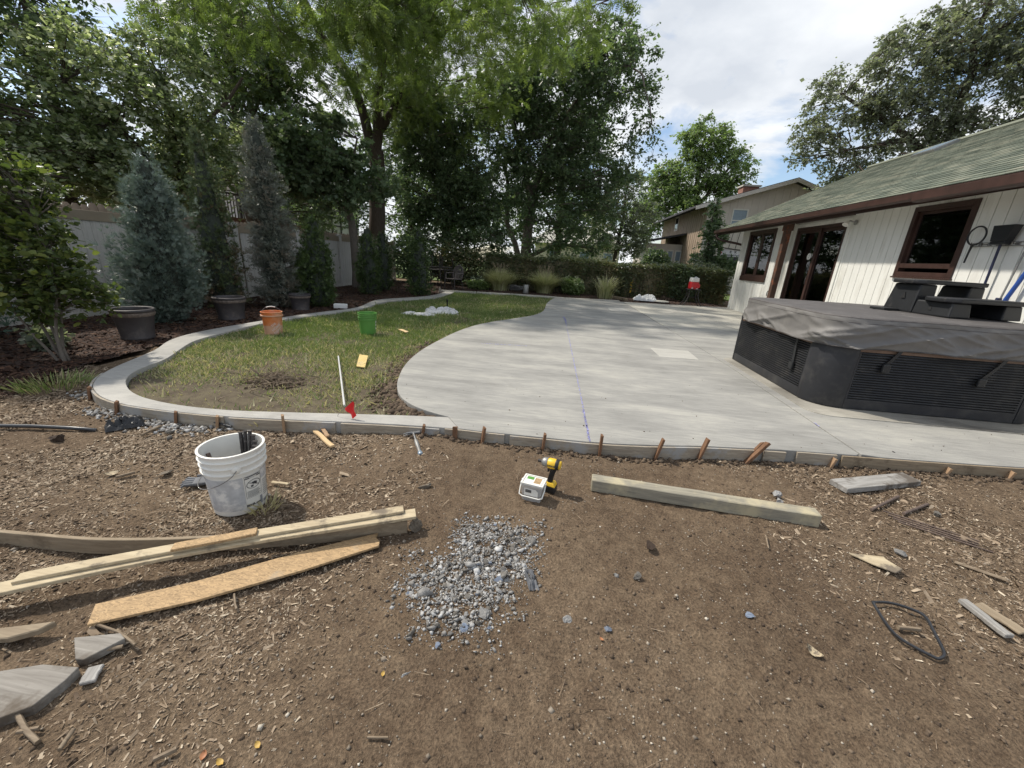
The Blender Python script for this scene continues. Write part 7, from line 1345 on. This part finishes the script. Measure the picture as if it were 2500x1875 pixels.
tree('backdrop_tree', 'tall dark tree with visible stems behind the left end of the fence',
     [[(-14.5, 7.5, -.1, .24), (-14.3, 7.6, 3.2, .18), (-14.0, 7.8, 7, .1)], [(-14.4, 7.6, 2.6, .1), (-15.4, 8.8, 6, .05)], [(-14.3, 7.6, 3.2, .1), (-13.2, 6.6, 6, .05)], [(-12.7, 9.6, -.1, .14), (-12.6, 9.6, 6.5, .08)]],
     [(-14.2, 7.6, 6.3, 2.2, 1.9, 1.7), (-12.6, 9.2, 6.4, 1.7, 1.6, 1.3), (-15.4, 8.6, 4.9, 1.5, 1.4, 1.3), (-13.2, 6.4, 5.2, 1.3, 1.2, 1.0), (-13.2, 8.4, 3.8, 1.8, 1.4, .8)], 460, 72, .32, LEAF4, .10, 'leaf_dark', twig=.015, tone=.45, mint=2.2)
tree('backdrop_tree', 'dark tree crown filling the gap between the aspen and the locust trunk',
     [[(-12.6, 15.5, -.1, .24), (-12.4, 15.3, 4, .18), (-12, 15, 8, .08)], [(-12.4, 15.3, 3.6, .1), (-10.6, 14.6, 6.6, .05)]],
     [(-12.0, 15, 7.4, 2.4, 2.0, 1.9), (-10.4, 14.6, 6.0, 1.7, 1.6, 1.4), (-12.6, 14.4, 4.6, 2.0, 1.8, 1.3), (-10.4, 16.4, 4.6, 1.6, 1.6, 1.4), (-11.2, 17.6, 3.0, 1.5, 1.6, 1.0)], 460, 72, .34, LEAF4, .11, 'leaf_dark', twig=.016, tone=.45, mint=2.5)

for lb, x0, y0, lobes, nc in [('wide dark tree far behind the spreading tree, closing the gaps under its crown', -.6, 33., [(-1.5, 33, 6.5, 3.2, 1.5, 3.0), (1.2, 33, 4.6, 2.4, 1.5, 2.4), (-3.8, 32.5, 4.2, 2.4, 1.5, 2.2), (.6, 32, 9.6, 2.6, 1.5, 2.4)], 330),
        ('wide dark tree far behind the fence corner and the locust trunk', -11., 29., [(-9.6, 28, 6.4, 3.0, 1.5, 3.2), (-13, 28, 5.6, 3.0, 1.5, 3.2), (-7.0, 28.6, 4.2, 2.4, 1.5, 2.6), (-10.5, 28, 10.4, 3.4, 1.5, 2.6)], 380)]:
    tree('backdrop_tree', lb, [[(x0, y0, -.1, .3), (x0, y0, 4, .22), (x0, y0, 8, .1)], [(x0, y0, 3.4, .12), (x0-2, y0, 6.4, .05)], [(x0, y0, 3.8, .12), (x0+2, y0, 6.8, .05)]], lobes, nc, 72, .46, LEAF4, .17, 'leaf_dark', twig=.025, tone=.45, mint=2.)
# evergreens
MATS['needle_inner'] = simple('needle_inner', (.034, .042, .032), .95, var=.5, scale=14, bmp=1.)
def conifer(name, label, base, H, prof, npl, k, Lp, shape, size, mat, up=.6, lump=.18, bark='bark', brown=None, jitter=.3, group=None, lean=(0, 0), z0=.02, lat=.3):
    """plumes of small sprays set over the profile, so that the outline is ragged and the surface clumps"""
    t = thing(name, label, 'evergreen', base, 0, group); q = np.linspace(.001, .999, 200); cdf = np.cumsum(prof(q)+.05); tz = np.interp(RNG.random(npl), cdf/cdf[-1], q)
    a = RNG.random(npl)*2*np.pi; r = prof(tz)*(1+lump*2*(vnoise(np.cos(a)*2.2+9, np.sin(a)*2.2+tz*H*2.4, 1.3, 5)-.5)*1.6)*RNG.uniform(.45, .95, npl)
    ax = np.stack([np.cos(a), np.sin(a), up*(.6+1.2*tz)+RNG.normal(0, jitter, npl)], 1)+RNG.normal(0, jitter, (npl, 3))*.4; ax[:, 2] += np.where(tz > .88, 2.5, 0); ax /= np.linalg.norm(ax, axis=1, keepdims=True)
    lp = Lp*np.exp(RNG.normal(0, .3, npl))*np.where(tz > .85, .7, 1); P0 = np.stack([r*np.cos(a)+lean[0]*tz**1.5, r*np.sin(a)+lean[1]*tz**1.5, z0+tz*(H-Lp*.8)], 1)-ax*lp[:, None]*.35
    j = np.repeat(np.arange(npl), k); s_ = RNG.random(len(j)); P = P0[j]+ax[j]*(lp[j]*s_)[:, None]+RNG.normal(size=(len(j), 3))*(lp[j]*lat*(1-.75*s_))[:, None]; P[:, 2] = np.maximum(P[:, 2], .03)
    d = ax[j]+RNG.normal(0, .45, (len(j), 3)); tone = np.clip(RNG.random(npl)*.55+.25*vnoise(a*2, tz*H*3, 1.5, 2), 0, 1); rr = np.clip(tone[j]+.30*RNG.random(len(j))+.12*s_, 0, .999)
    if brown is not None: rr = np.clip(rr+brown(tz[j]), 0, .999)
    me = scatter_mesh('foliage', *shape, P, basis(d, RNG.random(len(j))*6.28), size*np.exp(RNG.normal(0, .3, len(j)))*(1-.35*s_), mat, rr); link(bpy.data.objects.new('foliage', me), t)
    m = MB(); m.tube([(0, 0, -.05), (lean[0]*.3, lean[1]*.3, H*.5), (lean[0]*.9, lean[1]*.9, H*.93)], [.06, .04, .01], 7)
    for i in range(0, npl, 3): c = Vector((lean[0]*tz[i]**1.5, lean[1]*tz[i]**1.5, max(.05, P0[i, 2]-.1))); p_ = Vector(P0[i]); m.tube([c, c.lerp(p_, .6), p_+Vector(ax[i])*lp[i]*.5], [.012, .009, .003], 4, cap=False)
    m.build('trunk', bark, t, smooth=60)
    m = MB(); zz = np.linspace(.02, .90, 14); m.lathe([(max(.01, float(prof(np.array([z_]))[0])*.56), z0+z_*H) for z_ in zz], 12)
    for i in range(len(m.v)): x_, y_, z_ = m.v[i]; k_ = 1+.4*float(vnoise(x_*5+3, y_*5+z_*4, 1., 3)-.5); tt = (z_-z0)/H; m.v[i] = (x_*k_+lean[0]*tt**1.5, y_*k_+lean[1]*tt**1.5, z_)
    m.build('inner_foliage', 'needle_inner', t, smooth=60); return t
cone = lambda R0, p=.9, b=.12: (lambda t: R0*np.minimum(1, (t+.02)/b)**.5*np.clip(1-t, 0, 1)**p)
conifer('blue_juniper', 'broad blue green juniper with feathery tips behind the second planter pot', (-6.78, 6.15, .05), 2.75, cone(.62, .62, .22), 500, 22, .34, FEATHER, .095, 'needle_juniper', 1.0, .30, lean=(.12, 0), lat=.24)
conifer('columnar_evergreen', 'tall thin evergreen, rusty at the bottom, between the juniper and the spruce', (-7.35, 7.95, .05), 3.55, lambda t: .50*np.minimum(1, (t+.05)/.1)*np.clip(1-t, 0, 1)**.8+.03, 300, 22, .26, SPRAY, .085, 'needle_column', 1.1, .25, brown=lambda t: .30*(1-t)-.40)
conifer('blue_spruce', 'narrow silver blue spruce with dense bristly branches in front of the fence', (-6.5, 8.6, .05), 3.95, lambda t: .40*np.minimum(1, (t+.03)/.08)*(.45+.55*np.clip(1-t, 0, 1)**1.2)*np.clip((1-t)*7, 0, 1)**.6, 470, 14, .28, BRISTLE, .12, 'needle_spruce', .25, .40, brown=lambda t: .25*(1-t)-.06, jitter=.3, lean=(-.12, 0), lat=.20)
for base, H, r0, n, lb in [((-5.86, 9.15, .05), 2.15, .44, 300, 'dark green arborvitae, first right of the blue spruce'), ((-6.15, 12.4, .05), 2.2, .38, 210, 'dark green arborvitae column right of the young maple trunk'), ((-6.35, 13.9, .05), 2.15, .34, 150, 'dark arborvitae half hidden behind the column beside the maple'), ((-4.78, 13.25, .05), 2.25, .38, 220, 'dark green arborvitae column nearest the stacked chairs'), ((-6.75, 9.9, .05), 1.35, .30, 70, 'low dark arborvitae against the fence behind the third pot')]:
    conifer('arborvitae', lb, base, H, (lambda r0: lambda t: r0*np.minimum(1, (t+.06)/.12)*np.clip(1-t**2.2, 0, 1)**.62)(r0), n, 20, .24, SPRAY, .085, 'needle_arb', 1.7, .2, group='arborvitae along the bed', lat=.26)
conifer('tall_evergreen', 'tall dark evergreen at the left edge behind the leafy shrub', (-7.55, 3.95, .05), 4.3, lambda t: .52*np.minimum(1, (t+.05)/.1)*np.clip(1-t, 0, 1)**.55+.03, 300, 22, .34, SPRAY, .10, 'needle_dark', 1.2, .25)
# leafy shrub at the left
tree('leafy_shrub', 'leafy shrub with several bare stems and yellow green tips at the left edge',
     [[(-5.62, 3.74, 0, .022), (-5.75, 3.78, .5, .016), (-6.0, 3.8, 1.1, .008)], [(-5.60, 3.72, 0, .020), (-5.58, 3.74, .55, .015), (-5.5, 3.8, 1.2, .008)], [(-5.64, 3.76, 0, .022), (-5.95, 3.82, .5, .015), (-6.4, 3.9, 1.1, .008)], [(-5.6, 3.76, 0, .02), (-5.66, 3.86, .6, .014), (-5.7, 3.9, 1.6, .008)], [(-5.66, 3.72, 0, .018), (-5.84, 3.64, .45, .012), (-6.1, 3.5, 1.0, .007)]],
     [(-5.95, 3.85, 1.2, .62, .48, .55), (-5.75, 3.8, .85, .45, .42, .38), (-6.3, 3.9, 1.75, .50, .45, .45), (-5.85, 3.9, 1.8, .40, .40, .45), (-6.2, 3.95, 2.15, .28, .3, .28, 1.5), (-5.35, 3.95, .85, .24, .26, .22)], 330, 36, .11, LEAF6, .058, 'leaf_shrub', 'bark_grey', flat=.8, twig=.005, cat='shrub', tone=.25, mint=.3, droop=.15)
# hedge
hg = thing('hedge', 'long clipped hedge across the far side of the yard with reddish new leaves', 'hedge', (1, 19, 0)); hx0, hx1, hy0, hy1 = -3.6, 7.2, 18.25, 19.7
def htop(x): return 1.50+.16*fbm(x, x*0+3., .8, 3, 6)*2-.05*sstep(x, 1, 6)
n = 32000; x = RNG.uniform(hx0, hx1, n); top = RNG.random(n) < .34; hh = htop(x); y = np.where(top, RNG.uniform(hy0, hy1, n), hy0+np.abs(RNG.normal(0, .13, n))+.16*fbm(x, x*0, 1.6, 3, 3)*2); z = np.where(top, hh+RNG.normal(0, .05, n)+np.where(RNG.random(n) < .06, RNG.random(n)*.18, 0), RNG.random(n)**.8*hh); y += np.where(top, 0, .20*fbm(x, z, 1.9, 3, 9)*2)
link(bpy.data.objects.new('foliage', leaves(np.stack([x-1, y-19, z], 1), .075, LEAF4, 'leaf_hedge', 'foliage', np.clip(vnoise(x, z, 1.4, 4), 0, 1), 0., .3, .45)), hg)
m = MB(); V = []; xs = np.linspace(hx0+.1, hx1-.1, 60)
for x_ in xs: hh = float(htop(np.array([x_]))[0])-.10; V += [(x_-1, hy0+.18-19, .05), (x_-1, hy0+.18-19, hh), (x_-1, hy1-.1-19, hh), (x_-1, hy1-.1-19, .05)]
m.add(V, [(4*i+j, 4*i+(j+1) % 4, 4*i+4+(j+1) % 4, 4*i+4+j) for i in range(59) for j in range(4)]); m.build('inner_foliage', 'leaf_hedge', hg)
m = MB()
for k in range(90): x_ = random.uniform(hx0, hx1); y_ = random.uniform(hy0+.1, hy0+.3); m.tube([(x_-1, y_-19, 0), (x_-1+random.uniform(-.1, .1), y_-19-.05, .5), (x_-1+random.uniform(-.2, .2), y_-19-.08, 1.1)], [.014, .010, .005], 4)
m.build('stems', 'bark', hg)['kind'] = 'stuff'
def shrub(name, label, c, r, n, size, mat, cat='shrub', base=LEAF4, group=None):
    t = thing(name, label, cat, (c[0], c[1], .05), 0, group); d = RNG.normal(size=(n, 3)); d /= np.linalg.norm(d, axis=1, keepdims=True); rr = RNG.random(n)**.3; lum = 1+.5*(vnoise(d[:, 0]*2+5, d[:, 1]*2+d[:, 2]*2, 1.4, 3)-.5)
    P = d*np.array(r)*rr[:, None]*lum[:, None]+np.array([0, 0, r[2]*.95]); P = P[P[:, 2] > .02]; link(bpy.data.objects.new('foliage', leaves(P, size, base, mat, 'foliage')), t)
    m = MB()
    for k in range(14): a_ = random.random()*6.28; m.tube([(0, 0, 0), (r[0]*.4*math.cos(a_), r[1]*.4*math.sin(a_), r[2]*.8), (r[0]*.75*math.cos(a_), r[1]*.75*math.sin(a_), r[2]*1.35)], [.016, .010, .004], 4)
    m.build('stems', 'bark', t)['kind'] = 'stuff'; return t
hy = shrub('flowering_shrub', 'low green shrub with pale flower heads between the ornamental grasses', (.50, 17.75), (.52, .42, .40), 2600, .085, 'leaf_light')
P = []
for k in range(16): a_ = random.random()*6.28; e = random.uniform(.2, 1.2); c = np.array([.50*math.cos(a_)*math.cos(e), .40*math.sin(a_)*math.cos(e), .40+.42*math.sin(e)]); P.append(c+RNG.normal(0, .035, (26, 3)))
link(bpy.data.objects.new('flower_heads', leaves(np.concatenate(P), .035, LEAF4, 'flower', 'flower_heads')), hy)['kind'] = 'stuff'
shrub('understory_shrub', 'dark loose shrub behind the upturned chairs, left of the hedge', (-4.9, 18.9), (1.5, .8, 1.0), 7600, .10, 'leaf_hedge'); shrub('understory_shrub', 'dark shrub in the corner behind the last evergreen column', (-6.9, 18.6), (1.2, .7, 1.1), 5600, .10, 'leaf_dark')
shrub('understory_shrub', 'pale yellow green low plant beside the plastic armchair', (-3.55, 17.2), (.55, .4, .22), 1300, .085, 'leaf_light', 'plant')
shrub('climbing_bush', 'green bush spilling over the hedge beside the house corner', (6.3, 19.3), (1.1, .7, .95), 5600, .085, 'leaf_elm')
shrub('porch_shrub', 'tall loose shrub in front of the low porch of the tan house', (6.2, 28.5), (1.1, .8, 1.35), 3600, .15, 'leaf_dark')
shrub('rose_bush', 'pale leaved bush at the right of the hedge above the red cooler', (5.2, 18.35), (.75, .4, .82), 3000, .075, 'leaf_maple')
shrub('bedding_plant', 'small low leafy plant at the foot of the left shrub', (-6.35, 4.1), (.22, .2, .17), 260, .075, 'leaf_elm', 'plant', LEAF6)
def blades(name, label, c, H, n, spread, lean, mat='leaf_grass'):
    t = thing(name, label, 'ornamental grass', (c[0], c[1], .06), 0, 'ornamental grasses along the hedge'); V = []; F = []; rn = []
    for k in range(n):
        a_ = random.random()*6.28; r_ = abs(random.gauss(0, .14)); h = H*random.uniform(.55, 1.08); l_ = lean*random.uniform(.15, 1.1); ca_, sa_ = math.cos(a_), math.sin(a_); w_ = random.uniform(.012, .022); tw = random.uniform(-.5, .5); i0 = len(V); v_ = random.random()
        for j in range(5):
            u = j/4; x_ = r_+l_*h*(u**1.9); z_ = h*(u-.30*l_*u**2.6); ww = w_*(1-u*.85); V += [(x_*ca_-ww*sa_, x_*sa_+ww*ca_, z_), (x_*ca_+ww*sa_, x_*sa_-ww*ca_, z_)]; rn += [v_, v_]
        F += [(i0+2*j, i0+2*j+1, i0+2*j+3, i0+2*j+2) for j in range(4)]
    F = np.array(F); me = meshnp('blades', V, F.ravel(), np.arange(len(F))*4, np.full(len(F), 4), mat, rn); link(bpy.data.objects.new('blades', me), t)
    m = MB()
    for k in range(n//45): a_ = random.random()*6.28; l_ = random.uniform(.1, .5); m.tube([(0, 0, 0), (l_*.3*math.cos(a_), l_*.3*math.sin(a_), H*.7), (l_*math.cos(a_), l_*math.sin(a_), H*1.15)], [.003, .002, .003], 4)
    m.build('seed_stems', 'pale_board', t)
blades('fountain_grass', 'left clump of pale ornamental grass in front of the hedge', (-2.65, 17.55), 1.0, 1500, .4, 1.15); blades('fountain_grass', 'right clump of pale ornamental grass, beside the flowering shrub', (-.70, 17.55), 1.0, 1550, .4, 1.2); blades('fountain_grass', 'small sparse tawny grass clump at the middle of the back edge of the patio', (1.86, 17.0), 1.0, 260, .3, .75)
bpy.context.view_layer.update()
